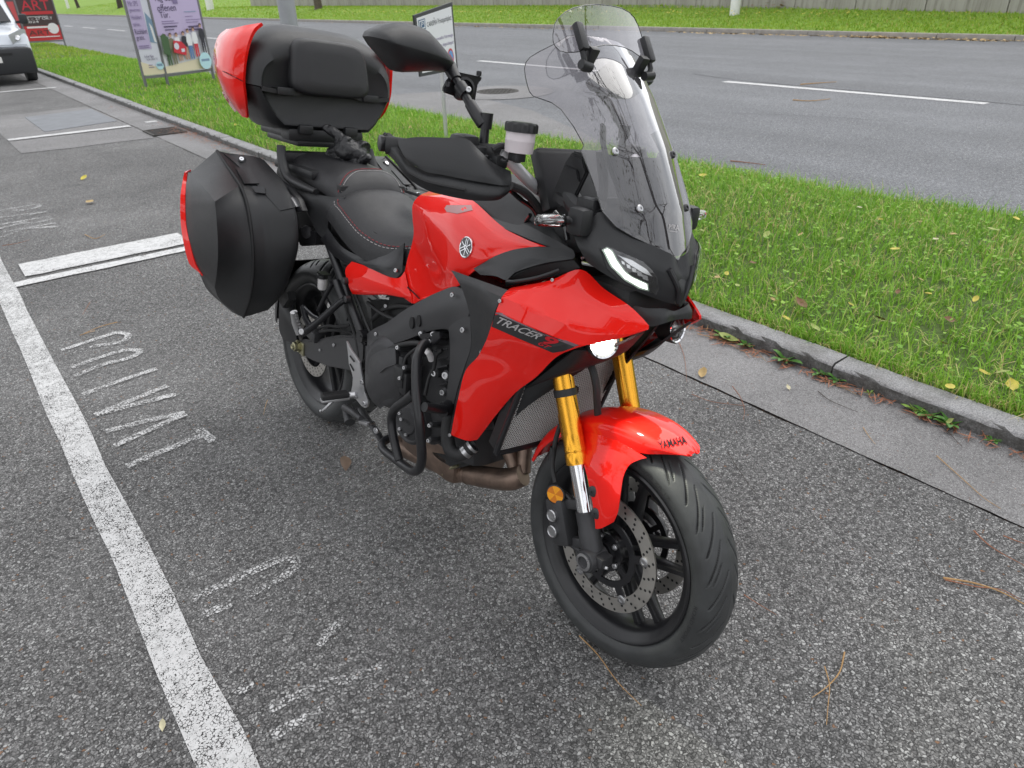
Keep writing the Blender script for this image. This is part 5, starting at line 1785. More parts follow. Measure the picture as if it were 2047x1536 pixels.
legrows = [[(1166, 848, -.071), (1195, 862, -.0745), (1240, 884, -.0765), (1292, 916, -.0735)],
           [(1163, 884, -.083), (1192, 890, -.086), (1230, 902, -.086), (1277, 920, -.078)],
           [(1163, 915, -.100), (1190, 917, -.103), (1224, 922, -.100), (1258, 930, -.088)],
           [(1172, 948, -.114), (1195, 952, -.118), (1220, 955, -.115), (1246, 953, -.102)],
           [(1180, 985, -.117), (1197, 988, -.121), (1220, 990, -.119), (1240, 990, -.112)],
           [(1187, 1025, -.118), (1200, 1028, -.122), (1218, 1030, -.120), (1235, 1025, -.114)],
           [(1190, 1058, -.116), (1201, 1057, -.119), (1214, 1051, -.118), (1227, 1044, -.113)]]
lr = [[P(*c) for c in r] for r in legrows]
leg = sheet_mesh('mudguard_stay', patch_grid(lr, 5, 4), 'red_paint', (.3, -1, 0), .0035, 40, fender, bev=.0008)
legL = mirror_object(leg, fender)
fb = bvh_of(leg)
for (u, v) in ((1186.5, 983), (1192.5, 1027)):
    p = hit(fb, u, v, .001)
    for s in (1, -1):
        q = MB(); q.lathe([(.0135, -.003), (.0135, .001), (.010, .003), (.0045, .0035), (.004, .0015), (.0001, .0015)], Vector((p.x, p.y * s, p.z)), Vector((.35, -s, .0)), 20); q.build('bolt', 'sticker_grey' if False else 'engine_black', fender)
fb = bvh_of(fender)
text_on('YAMAHA', [(1319, 899), (1374, 888), (1368, 872), (1314, 884)], lambda q_: hit(fb, q_.x, q_.y, .0016), 'letter_dark', 'lettering', fender, 0.0, .025)
# brake hoses
q = MB(); q.tube([P(1180, 660, -.06), P(1172, 700, -.07), P(1190, 760, -.075), P(1195, 830, -.05)], .009, 10, smooth=5); q.build('brake_hose', 'rubber', bike)
q = MB(); q.tube([P(1122, 845, -.09), P(1112, 875, -.10), P(1106, 908, -.105), P(1104, 935, -.11), P(1110, 965, -.115)], .006, 10, smooth=5); q.lathe([(.0085, 0), (.0085, .035)], P(1105, 905, -.105) - Vector((0, 0, .02)), (0, 0, 1), 10); q.build('brake_hose', 'rubber', bike)
q = MB(); q.tube([P(1172, 930, -.055), P(1173, 970, -.06), P(1185, 1010, -.06)], .0035, 8, smooth=5); q.build('sensor_wire', 'rubber', bike)
# yellow warning label on the right gold tube
q = MB()
a0, a1 = -.55, .25
o_ = at_fork(0, -1)
vs, fs = [], []
for i in range(9):
    t = i / 8
    for s_ in (.285, .345):
        ang = math.radians(200 + 26 * t)
        vs.append(o_ + SAX * s_ + (SFW * math.cos(ang) + YV * math.sin(ang)) * .0262)
for i in range(8): fs.append((2 * i, 2 * i + 1, 2 * i + 3, 2 * i + 2))
link('warning_label', mesh('warning_label', vs, fs, 'sticker_yellow', 40), bike)
# lower yoke
q = MB(); q.box(AXF + SAX * .60, (.075, .27, .05), Matrix((SFW, YV, SAX)).transposed(), bev=.015); q.build('lower_yoke', 'engine_black', bike)
q = MB(); q.tube([AXF + SAX * .57 + SFW * -.03, AXF + SAX * .84 + SFW * -.03], .035, 16); q.build('steering_head', 'frame_grey', bike)
# ================================================================ THE MOTORCYCLE: bodywork
def PP(rows):
    return [[P(*c) if len(c) == 3 else Vector(c[1:]) for c in r] for r in rows]
L3 = lambda x, y, z: ('L', x, y, z)
OUT = (.35, -1, .25)
def fillet(name, loops, m, parent, out=OUT, thick=.004, mirror=True, smooth=32, nu=3, nv=3, crease=(), bev=.0008, cc=()):
    return sheet_mesh(name, patch_grid(PP(loops), nu, nv, crease, cc), m, out, thick, smooth, parent, mirror, bev)

# ---- red beak and side fairing: rows run rear -> tip; folds at the creases
r0 = [(1021, 576, -.215), (1098, 561, -.178), (1161, 539, -.135), (1207, 577, -.118), (1256, 610, -.102), (1283, 635, -.094), (1297, 651, -.090)]
r1 = [(1012, 583, -.238), (1075, 576, -.205), (1130, 572, -.170), (1180, 598, -.150), (1230, 625, -.128), (1268, 645, -.106), (1297, 653, -.090)]
r2 = [(1003, 594, -.251), (1058, 617, -.232), (1120, 644, -.202), (1165, 660, -.176), (1212, 668, -.148), (1258, 668, -.116), (1297, 656, -.090)]
r3 = [(992, 621, -.258), (1045, 646, -.240), (1106, 672, -.209), (1160, 690, -.178), (1205, 684, -.150), (1250, 674, -.119), (1296, 659, -.091)]
fair, fairL = fillet('side_fairing', [r0, r1, r2, r3], 'red_paint', bike, crease=(1, 2), nu=5, nv=4, smooth=28, thick=.005)
s3 = [(992, 621, -.258), (1045, 646, -.240), (1106, 672, -.209), (1171, 691, -.172)]
s4 = [(981, 654, -.256), (1035, 677, -.236), (1085, 697, -.210), (1145, 699, -.181)]
s5 = [(972, 680, -.250), (1015, 696, -.232), (1060, 714, -.211), (1110, 716, -.186)]
s6 = [(955, 713, -.240), (992, 722, -.226), (1030, 738, -.208), (1072, 754, -.184)]
s7 = [(930, 742, -.236), (962, 753, -.226), (995, 770, -.208), (1030, 786, -.180)]
s8 = [(917, 790, -.226), (944, 797, -.216), (970, 812, -.198), (992, 830, -.172)]
s9 = [(907, 836, -.213), (928, 844, -.205), (950, 852, -.190), (968, 862, -.168)]
s10 = [(901, 870, -.203), (918, 877, -.195), (936, 882, -.182), (954, 880, -.166)]
low, lowL = fillet('side_fairing_lower', [s3, s4, s5, s6, s7, s8, s9, s10], 'red_paint', fair, nu=5, nv=4, smooth=40, thick=.005)
lowL.parent = fairL
bv = bvh_of(low)
for side_o in (low,):
    decal('stripe', bv, [(991, 625), (983, 653), (1040, 678), (1105, 705), (1126, 702), (1148, 694), (1150, 690), (1100, 671), (1045, 648)], 'decal_black', fair, .0011)
    decal('stripe_edge', bv, [(992, 621), (991, 626), (1045, 649.5), (1100, 673), (1148, 692.5), (1158, 690), (1106, 670), (1047, 645)], 'decal_grey', fair, .0016)
    f_ = lambda q_: hit(bv, q_.x, q_.y, .0020)
    text_on('TRACER', [(993, 646), (1074, 678), (1087, 669), (1000, 633)], f_, 'letter_silver', 'lettering', fair, .35, .012)
    text_on('9', [(1085, 685), (1106, 693), (1121, 680), (1093, 668)], f_, 'letter_red', 'lettering', fair, .2, .035)
    text_on('GT', [(1075, 688), (1096, 697), (1104, 692), (1081, 682)], f_, 'letter_red', 'lettering', fair, .3, .03)
for o in list(fair.children):
    if o.name.startswith(('stripe', 'lettering')):
        mirror_object(o, fairL)
# black inner lining behind the beak (seen under it and on the far side)
fillet('fairing_lining', [[(1150, 700, -.165), (1180, 700, -.145), (1235, 690, -.10), (1290, 664, -.08)], [(1090, 745, -.165), (1135, 745, -.14), (1190, 730, -.09), (1240, 710, -.06)], [(1040, 785, -.160), (1080, 765, -.145), (1110, 748, -.125), (1150, 730, -.10)]], 'black_plastic', bike, nu=4, nv=4, thick=.006)
fillet('fairing_lining', [[L3(1.44, -.085, .865), L3(1.33, -.15, .80), L3(1.24, -.185, .72)], [L3(1.40, -.075, .78), L3(1.30, -.14, .68), L3(1.21, -.172, .58)], [L3(1.36, -.08, .72), L3(1.26, -.145, .60), L3(1.19, -.166, .50)]], 'black_plastic', bike, nu=4, nv=4, thick=.005)

# ---- dark duct panel between tank and fairing
k = [[(901, 540, -.196), (958, 560, -.214), (1016, 580, -.222)],
     [(912, 558, -.208), (960, 576, -.226), (1003, 594, -.246)],
     [(926, 585, -.215), (958, 600, -.230), (990, 622, -.253)],
     [(939, 634, -.220), (960, 645, -.232), (982, 655, -.250)],
     [(942, 690, -.221), (956, 698, -.230), (972, 682, -.246)],
     [(932, 727, -.217), (940, 732, -.226), (953, 716, -.238)],
     [(915, 782, -.206), (919, 786, -.215), (924, 770, -.228)],
     [(904, 832, -.198), (906, 836, -.206), (908, 832, -.211)],
     [(897, 872, -.190), (900, 873, -.196), (903, 871, -.200)]]
fillet('duct_panel', k, 'black_plastic', bike, nu=4, nv=3, crease=(1,), thick=.008, smooth=28)
# charcoal trim below the tank (air scoop)
k = [[(946, 537, -.186), (965, 525, -.186), (985, 514, -.186), (1028, 499, -.172), (1086, 493, -.150), (1146, 500, -.125)],
     [(950, 541, -.192), (985, 537, -.196), (1020, 530, -.194), (1070, 520, -.178), (1110, 515, -.158), (1150, 512, -.130)],
     [(960, 550, -.196), (990, 552, -.205), (1012, 560, -.208), (1030, 545, -.198), (1085, 527, -.176), (1146, 518, -.138)]]
fillet('scoop_trim', k, 'black_plastic', bike, nu=4, nv=4, crease=(1,), thick=.008, smooth=28)
k = [[(1012, 560, -.205), (1040, 545, -.195), (1085, 529, -.174), (1146, 519, -.136)], [(1008, 574, -.196), (1050, 566, -.18), (1095, 556, -.16), (1160, 536, -.128)]]
fillet('scoop_slot', k, 'engine_dark', bike, nu=4, nv=3, thick=.006)
k = [[(1018, 556, -.209), (1050, 540, -.199), (1095, 530, -.178)], [(1014, 566, -.210), (1052, 553, -.200), (1120, 534, -.168)]]
q = MB(); q.tube([P(1013, 563, -.213), P(1032, 563, -.208), P(1075, 555, -.192), P(1118, 540, -.165)], .004, 8, smooth=4); o = q.build('scoop_lip', 'black_plastic', bike); mirror_object(o, bike)

# ---- fuel tank
tk = [[(857, 383, -.040), (880, 384, -.060), (905, 387, -.078), (945, 401, -.100), (1000, 450, -.128), (1050, 478, -.142), (1094, 494, -.142)],
      [(838, 392, -.080), (858, 398, -.105), (884, 406, -.125), (925, 420, -.146), (985, 468, -.162), (1035, 487, -.160), (1076, 495, -.152)],
      [(825, 410, -.098), (846, 424, -.132), (872, 442, -.156), (908, 462, -.176), (962, 492, -.184), (1012, 498, -.172), (1045, 499, -.163)],
      [(825, 440, -.108), (848, 462, -.142), (872, 488, -.168), (905, 508, -.188), (945, 520, -.191), (978, 516, -.188), (1005, 510, -.180)],
      [(827, 462, -.112), (846, 486, -.138), (868, 512, -.162), (893, 538, -.184), (920, 540, -.188), (945, 536, -.187), (968, 528, -.185)],
      [(824, 486, -.112), (838, 512, -.122), (860, 540, -.140), (884, 560, -.166), (906, 560, -.180), (922, 556, -.184), (940, 548, -.186)],
      [(814, 520, -.113), (828, 546, -.120), (850, 572, -.132), (872, 584, -.150), (892, 582, -.168), (905, 578, -.176), (920, 570, -.180)],
      [(806, 560, -.118), (816, 590, -.122), (826, 607, -.126), (840, 600, -.136), (866, 592, -.150), (885, 586, -.163), (905, 577, -.172)]]
tank, tankL = fillet('fuel_tank', tk, 'red_paint', bike, nu=5, nv=5, smooth=45, thick=.004)
tankL.parent = tank
# seam ridge along the lower edge of the tank wing
q = MB(); q.tube([P(812, 572, -.126), P(826, 585, -.130), P(838, 597, -.138)], .0018, 6, smooth=4); q.build('seam', 'letter_dark', tank)
# top cover and filler
k = [[(857, 384, -.036), (905, 386, -.076), (943, 400, -.100), (960, 431, -.112), (1012, 458, -.124), (1052, 476, -.138), (1090, 492, -.138)],
     [L3(.70, -.0, 1.005), L3(.82, -.04, 1.04), L3(.92, -.06, 1.065), L3(1.0, -.075, 1.07), L3(1.10, -.085, 1.055), L3(1.20, -.09, 1.02), L3(1.28, -.09, .985)],
     [L3(.70, .002, 1.006), L3(.82, .0, 1.052), L3(.92, .0, 1.083), L3(1.0, .0, 1.09), L3(1.10, .0, 1.075), L3(1.20, .0, 1.04), L3(1.28, .0, 1.0)]]
fillet('tank_cover', k, 'black_plastic', tank, (0, 0, 1), nu=4, nv=4, smooth=45)
q = MB(); q.lathe([(.045, 0), (.045, .012), (.040, .016), (.0001, .016)], (.86, 0, 1.058), (-.15, 0, 1), 28); q.build('filler_cap', 'black_satin', tank)
# charcoal rib strip between tank and cockpit
k = [[(950, 400, -.085), (985, 425, -.10), (1020, 440, -.11), (1058, 452, -.12), (1100, 474, -.128), (1144, 498, -.122)],
     [(958, 428, -.118), (990, 450, -.130), (1028, 466, -.138), (1066, 482, -.143), (1100, 494, -.142), (1143, 505, -.128)]]
fillet('cockpit_trim', k, 'case_plastic', bike, nu=4, nv=3, thick=.012, smooth=30)
k = [[(955, 392, -.05), (985, 396, -.05), (1030, 412, -.05), (1058, 430, -.05)], [(962, 408, -.085), (1000, 425, -.095), (1032, 440, -.105), (1060, 455, -.11)]]
fillet('cockpit_trim', k, 'case_plastic', bike, nu=4, nv=3, thick=.012, smooth=30)

# maker's emblem: ring, dark field and three crossed tuning forks
tb_ = bvh_of(tank)
ec = hit(tb_, 932.5, 495, .001)
loc, nrm, i_, d_ = tb_.find_nearest(ec)
if nrm.dot(BO - ec) < 0: nrm = -nrm
e1 = Vector((0, 0, 1)); e1 = (e1 - nrm * e1.dot(nrm)).normalized(); e2 = nrm.cross(e1)
R_E = .0255
q = MB(); q.lathe([(R_E, -.002), (R_E, .0018), (R_E * .93, .0026), (R_E * .86, .0016), (R_E * .86, -.002)], ec, nrm, 40); emb = q.build('emblem', 'chrome', tank)
q = MB(); q.lathe([(R_E * .87, .0008), (.0001, .0008)], ec, nrm, 40); q.build('emblem_field', 'black_gloss', emb)
def fork_glyph(ang):
    q = MB()
    def b(x0, y0, x1, y1):
        c, s = math.cos(ang), math.sin(ang)
        pts = []
        for x, y in ((x0, y0), (x1, y0), (x1, y1), (x0, y1)):
            X, Y = (x * c - y * s) * R_E * .84, (x * s + y * c) * R_E * .84
            pts.append(ec + e2 * X + e1 * Y + nrm * (.0012 + .0002 * abs(ang)))
        q.prism(pts, nrm * .0008)
    b(-.045, -.95, .045, -.15)
    b(-.15, -.22, .15, -.10)
    b(-.20, -.22, -.11, .95)
    b(.11, -.22, .20, .95)
    b(-.08, -.95, .08, -.72)
    return q.build('emblem_fork', 'chrome', emb, 0)
for k_ in range(3): fork_glyph(2 * math.pi / 3 * k_)
# warning sticker on the tank
decal('sticker', tb_, [(889, 417), (893, 411), (942, 411), (945, 421), (915, 428), (893, 424)], 'sticker_grey', tank, .001)

# ---- seat-side covers
k = [[(703, 523, -.150), (730, 532, -.152), (773, 552, -.146), (797, 556, -.135), (809, 543, -.122)],
     [(690, 541, -.160), (725, 560, -.160), (770, 573, -.152), (800, 578, -.140), (816, 575, -.126)],
     [(698, 575, -.158), (730, 584, -.156), (770, 588, -.148), (803, 594, -.138), (822, 592, -.127)],
     [(705, 588, -.150), (735, 590, -.148), (770, 590, -.142), (797, 591, -.134), (824, 607, -.126)]]
fillet('side_cover', k, 'red_paint', bike, nu=4, nv=4, smooth=50)
k = [[(706, 520, -.145), (742, 517, -.138), (775, 508, -.126), (808, 486, -.108)],
     [(722, 528, -.152), (757, 532, -.150), (785, 532, -.138), (806, 515, -.116)],
     [(735, 535, -.154), (772, 551, -.149), (791, 556, -.138), (804, 544, -.124)]]
trim, trimL = fillet('seat_trim', k, 'black_satin', bike, nu=4, nv=4, smooth=50)
q = MB(); q.bolt(P(791.5, 541, -.142), (.2, -1, .2), .006, .004); o = q.build('trim_bolt', 'alu', bike); mirror_object(o, bike)

mat('lens_edge', (0.35, 0.42, 0.36), .2, coat=.5)
# ---- nose cowl with headlights
c0 = [(1142, 456, -.170), (1172, 440, -.155), (1203, 424, -.137), (1240, 453, -.112), (1302, 489, -.064), (1342, 508, -.028), (1353, 517, 0)]
c1 = [(1147, 470, -.177), (1178, 470, -.164), (1207, 488, -.149), (1250, 503, -.119), (1312, 535, -.063), (1349, 552, -.026), (1363, 556, 0)]
c2 = [(1154, 490, -.179), (1186, 504, -.169), (1213, 516, -.153), (1256, 532, -.115), (1316, 563, -.056), (1349, 580, -.022), (1360, 583, 0)]
c3 = [(1163, 508, -.175), (1196, 526, -.164), (1223, 541, -.146), (1264, 567, -.104), (1318, 592, -.048), (1346, 600, -.017), (1356, 602, 0)]
c4 = [(1174, 526, -.168), (1206, 547, -.156), (1234, 562, -.134), (1272, 582, -.094), (1322, 602, -.040), (1344, 608, -.014), (1353, 612, 0)]
half = PP([c0, c1, c2, c3, c4])
full = [r + [Vector((p.x, -p.y, p.z)) for p in reversed(r[:-1])] for r in half]
nose = sheet_mesh('nose_cowl', patch_grid(full, 4, 4, crease=(1, 3), ccrease=(6,)), 'black_plastic', (1, 0, .2), .006, 30, bike, bev=.0008)
nb = bvh_of(nose)
lens = [(1204, 501), (1211, 497), (1222, 499), (1282, 522), (1300, 539), (1311, 553), (1314, 578), (1309, 587), (1276, 575), (1245, 559), (1220, 533)]
rim = decal('headlight', nb, [(1199, 497), (1209, 492), (1224, 494), (1285, 518), (1305, 537), (1315, 552), (1319, 580), (1313, 592), (1274, 580), (1241, 564), (1214, 536)], 'black_satin', bike, .0035, thick=.004)
ring_ = decal('light_edge', nb, [(1202, 502), (1212, 497), (1223, 502), (1233, 521), (1248, 541), (1261, 551), (1294, 566), (1296, 581), (1275, 576), (1246, 560), (1220, 535)], 'lens_edge', rim, .0060)  # greenish halo round the light strip, put in as colour
glass = decal('lens', nb, lens, 'black_gloss', rim, .0055, thick=.001)
drl = decal('light_strip', nb, [(1206, 503), (1213, 500), (1221, 505), (1230, 522), (1246, 543), (1260, 553), (1291, 567), (1292, 578), (1276, 573), (1247, 557), (1222, 532)], 'led_white', rim, .0068)
mat('lens_inner', (0.72, 0.73, 0.74), .18, metal=.9)
for i in range(5):
    t = i / 4
    u = 1243 + (1287 - 1243) * t; v = 525 + (552 - 525) * t
    w = 3.6 + 3.2 * t
    decal('reflector_cell', nb, [(u - w, v - w * .8), (u + w * .7, v - w * .2), (u + w, v + w * 1.2), (u - w * .6, v + w * .7)], 'lens_inner', rim, .0072, dens=2)
decal('upper_reflector', nb, [(1232, 511), (1262, 521), (1290, 538), (1302, 552), (1285, 546), (1258, 530)], 'lens_inner', rim, .0065, dens=3)
decal('outer_glass', nb, lens, 'clear_lens', rim, .0095)
rimL = mirror_tree(rim, bike)
for o in rimL.children:
    if o.name.startswith('light_strip'):
        o.data.materials[0] = MATS['led_dim']
# centre blade of the nose
k = [[(1342, 545, -.026), (1356, 552, 0)], [(1346, 580, -.020), (1360, 585, 0)], [(1350, 606, -.010), (1354, 613, 0)]]
h2 = PP(k); f2 = [r + [Vector((p.x, -p.y, p.z)) for p in reversed(r[:-1])] for r in h2]
f2 = [[p + Vector((.008, 0, 0)) for p in r] for r in f2]
sheet_mesh('nose_blade', patch_grid(f2, 3, 4, ccrease=(1,)), 'black_satin', (1, 0, 0), .01, 25, bike, bev=.001)
for s in (-1, 1):
    q = MB(); q.tube([P(1322, 548, 0) * 0 + Vector((1.505, s * .040, .985)), Vector((1.520, s * .016, .945)), Vector((1.519, s * .006, .915))], .006, 8, smooth=4); q.build('nose_rib', 'black_satin', bike)
# chin below the nose
k = [[(1240, 604, -.090), (1290, 616, -.070), (1328, 617, -.040), (1349, 622, 0)], [(1262, 624, -.085), (1297, 634, -.068), (1330, 632, -.045), (1351, 630, 0)], [(1280, 640, -.080), (1300, 653, -.064), (1330, 646, -.045), (1350, 640, 0)]]
h2 = PP(k); f2 = [r + [Vector((p.x, -p.y, p.z)) for p in reversed(r[:-1])] for r in h2]
sheet_mesh('chin', patch_grid(f2, 4, 4), 'black_plastic', (1, 0, -.2), .01, 40, bike)
q = MB(); q.box((1.40, 0, .90), (.13, .20, .07), bev=.02); q.box((1.34, 0, .84), (.10, .24, .06), bev=.02); q.build('lamp_bracket', 'engine_dark', bike)

mat('fog_rim', (0.75, 0.78, 0.72), 0.25, emit=(0.95, 1.0, 0.85), estr=.55)
# ---- fog lamps
for s in (-1, 1):
    p = P(1207, 686, -.125); p = Vector((p.x, p.y * -s, p.z))
    p = Vector((p.x, abs(p.y) * s, p.z))
    nr = Vector((.90, s * .10 if s > 0 else -.35, .12)).normalized()
    q = MB(); q.lathe([(.020, -.050), (.033, -.035), (.036, -.004), (.036, .002), (.0325, .003), (.0325, -.002)], p, nr, 32)
    q.box(p - nr * .03 + Vector((0, 0, .035)), (.03, .03, .05), bev=.006)
    fl = q.build('fog_lamp', 'black_plastic', bike)
    q = MB(); q.lathe([(.021, .004), (.014, .008), (.0001, .009)], p, nr, 32); q.build('lens', 'fog_light' if s < 0 else 'clear_lens', fl)
    q = MB(); q.lathe([(.0285, 0), (.025, .003), (.0212, .0045)], p, nr, 32); q.build('lens_rim', 'fog_rim' if s < 0 else 'clear_lens', fl)
    q = MB(); q.lathe([(.034, .001), (.033, .005), (.0295, .003), (.0285, -.002)], p, nr, 32); q.build('bezel', 'chrome', fl)
    if s < 0:
        ld = bpy.data.lights.new('fog_beam', 'SPOT')
        ld.energy = 9.0; ld.color = (1.0, 1.0, .82); ld.spot_size = math.radians(75); ld.spot_blend = .7; ld.shadow_soft_size = .02
        lo = bpy.data.objects.new('fog_beam', ld); C.objects.link(lo); lo.parent = fl
        lo.location = p + nr * .016
        lo.rotation_euler = (-(Vector((.62, .22, -.75)))).to_track_quat('Z', 'Y').to_euler()
    if s > 0:
        q = MB(); q.lathe([(.032, -.003), (.016, -.018), (.0001, -.020)], p, nr, 28); q.build('reflector', 'silver_reflector', fl)
        q = MB(); q.box(p - nr * .003, (.004, .058, .004)); q.build('divider', 'steel', fl)

# ---- windscreen
def ws_x(z): return np.interp(z, [.95, 1.0, 1.09, 1.20, 1.30, 1.40, 1.5], [1.512, 1.488, 1.447, 1.375, 1.296, 1.198, 1.08])
def ws_f(p): return p.x - (ws_x(p.z) - 2.5 * p.y ** 2)
edge = [(1354, 519), (1330, 505), (1302, 491), (1266, 474), (1231, 453), (1205, 424), (1196, 396), (1189, 373), (1175, 334), (1162, 303), (1168, 291), (1147, 253), (1122, 219), (1104, 206), (1085, 199), (1067, 193), (1059, 184), (1055, 172), (1051, 155), (1049, 138), (1052, 125), (1060, 115), (1080, 103), (1108, 89)]
ep = [PF(u, v, ws_f) for u, v in edge]
yz = [(min(p.y, -.0), p.z) for p in ep]
yz[0] = (0, yz[0][1])
ztop = yz[-1][1]
yz += [(-.09, ztop + .020), (-.05, ztop + .026), (0, ztop + .028)]
half = yz
yz = half + [(-y_, z_) for y_, z_ in reversed(half[1:-1])]
v2, f2 = fill2d(yz, .012)
def ws_lift(y_, z_, off=0.0): return Vector((ws_x(z_) - 2.5 * y_ ** 2 + off + .006 * math.exp(-(y_ / .07) ** 4), y_, z_))
bm = bmesh.new(); bvs = [bm.verts.new(ws_lift(p.x, p.y)) for p in v2]
for f in f2:
    try: bm.faces.new([bvs[i] for i in f])
    except ValueError: pass
screen = shell_from_bm('windscreen', bm, 'screen_smoke', (1, 0, .5), .0, 40, bike)
# dark edge line of the screen
q = MB(); q.tube([ws_lift(a, b, -.001) for a, b in yz] + [ws_lift(*yz[0], -.001)], .0010, 6); q.build('edge', 'black_gloss', screen)
# inner bracket seen through the glass
def zoneP(y0, y1, z0, z1, off, n=6):
    return [[ws_lift(y0 + (y1 - y0) * j / n, z0 + (z1 - z0) * i / n, off) for j in range(n + 1)] for i in range(n + 1)]
sheet_mesh('screen_support', zoneP(-.095, .095, 1.0, 1.185, -.022), 'black_satin', (1, 0, 0), .006, 40, bike)
for s in (-1, 1):
    q = MB(); q.tube([ws_lift(s * .050, 1.02, -.022), ws_lift(s * .088, 1.10, -.02), ws_lift(s * .10, 1.19, -.018), ws_lift(s * .085, 1.235, -.02)], .014, 8, smooth=4, flat=.4); q.build('screen_support', 'black_satin', bike)
    q = MB(); q.tube([Vector((1.30, s * .06, .99)), Vector((1.33, s * .075, 1.10)), ws_lift(s * .10, 1.19, -.03)], .010, 8, smooth=4); q.build('screen_stay', 'black_plastic', bike)
for (u, v) in ((1277, 418), (1229, 304)):
    p = PF(u, v, ws_f)
    for s in (-1, 1):
        c_ = ws_lift(s * abs(p.y), p.z)
        q = MB(); q.lathe([(.0085, 0), (.0085, .003), (.006, .005), (.003, .005), (.0028, .003), (.0001, .003)], c_, Vector((.85, s * -.1 if False else 0, .5)), 18); q.build('screen_bolt', 'steel' if s < 0 else 'black_satin', screen)
# maker's etching near the foot of the screen
def wsq(q_):
    p = PF(q_.x, q_.y, ws_f); return ws_lift(p.y, p.z, .0012)
text_on('MRA', [(1331, 456), (1352, 460), (1352, 449), (1333, 447)], wsq, 'letter_silver', 'lettering', screen)
text_on('GERMANY', [(1333, 462), (1349, 464), (1349, 461.5), (1333, 459)], wsq, 'letter_silver', 'lettering', screen)

# add-on spoiler on its two clamps
def sp_x(z): return 1.222 - .62 * (z - 1.418)
def sp_pt(y_, z_, off=0.0): return Vector((sp_x(z_) - .75 * y_ ** 2 + off, y_, z_))
def sp_f(p): return p.x - (sp_x(p.z) - .75 * p.y ** 2)
so = [(1105, 70), (1108, 50), (1115, 38), (1129, 25), (1147, 16), (1170, 11), (1196, 9), (1222, 12), (1243, 17), (1258, 25), (1268, 36), (1276, 52), (1284, 76), (1290, 100), (1299, 131), (1288, 122), (1277, 112), (1263, 102), (1247, 95), (1230, 91), (1211, 90), (1195, 93), (1179, 98), (1163, 103), (1147, 105), (1132, 105), (1119, 102), (1110, 93), (1106, 84)]
sy = [PF(u, v, sp_f) for u, v in so]
v2, f2 = fill2d([(p.y, p.z) for p in sy], .01)
bm = bmesh.new(); bvs = [bm.verts.new(sp_pt(p.x, p.y)) for p in v2]
for f in f2:
    try: bm.faces.new([bvs[i] for i in f])
    except ValueError: pass
spo = shell_from_bm('spoiler', bm, 'screen_smoke', (1, 0, .5), .0, 40, bike)
q = MB(); q.tube([sp_pt(p.y, p.z) for p in sy] + [sp_pt(sy[0].y, sy[0].z)], .0010, 6); q.build('edge', 'black_gloss', spo)
for s in (-1, 1):
    a = P(1151, 52, -.105); b = P(1163, 95, -.105)
    a.y = abs(a.y) * s; b.y = a.y
    d = (b - a).normalized()
    R = Matrix((d.cross(YV).normalized(), YV, d)).transposed()
    q = MB(); q.box((a + b) / 2 + Vector((.006, 0, 0)), (.016, .020, (b - a).length + .012), R, bev=.005); cl = q.build('spoiler_clamp', 'black_plastic', bike, 50)
    c_ = b + Vector((.012, -s * .004, -.035))
    q = MB(); q.tube([b + Vector((.0, 0, .0)), b + Vector((.010, 0, -.018)), c_], .006, 8)
    q.tube([c_ + Vector((0, s * .012, .004)), c_ + Vector((0, -s * .016, .0))], .010, 10)
    q.box(c_ + Vector((-.012, -s * .022, .016)), (.016, .024, .05), Matrix.Rotation(.5, 3, 'Y'), bev=.004)
    q.build('clamp_arm', 'black_plastic', cl, 50)

# ---- cockpit: display stack, brackets
q = MB()
Rd = Matrix.Rotation(math.radians(-28), 3, 'Y')
q.box((1.175, 0, 1.105), (.030, .235, .135), Rd, bev=.010)
q.box((1.150, 0, 1.125), (.026, .20, .10), Rd, bev=.008)
dash = q.build('display', 'black_plastic', bike)
q = MB(); q.box((1.137, 0, 1.128), (.004, .17, .08), Rd); q.build('display_screen', 'dash_screen', dash)
dp = [(1143.5, 302), (1164, 306), (1176, 340), (1150, 412), (1104.5, 404), (1106, 380), (1128, 326)]
q = MB(); q.prism([P(u, v, -.118) for u, v in [(1144, 302), (1128, 326), (1106, 380), (1104, 403), (1140, 412), (1172, 345), (1164, 306)]], (0, .012, 0)); q.build('display_side', 'black_plastic', dash, 30, bev=.003)
for k_, (u, v, u2, v2_) in enumerate([(1140, 308, 1164, 318), (1128, 330, 1152, 340), (1108, 384, 1130, 396)]):
    a, b = P(u, v, -.124), P(u2, v2_, -.124)
    q = MB(); q.prism([a, b, b + Vector((.012, 0, -.022)), a + Vector((.012, 0, -.022))], (0, .01, 0)); q.build('display_rib', 'black_satin', dash, 30, bev=.002)
q = MB(); q.box((1.27, 0, 1.02), (.14, .20, .12), Matrix.Rotation(math.radians(-20), 3, 'Y'), bev=.03); q.build('cockpit_core', 'engine_dark', bike)
q = MB(); q.tube([P(1140, 395, -.10), P(1160, 420, -.12), P(1200, 440, -.13)], .022, 10, smooth=4); q.box(P(1175, 425, -.14), (.05, .03, .06), bev=.01); o = q.build('cowl_stay', 'black_plastic', bike); mirror_object(o, bike)

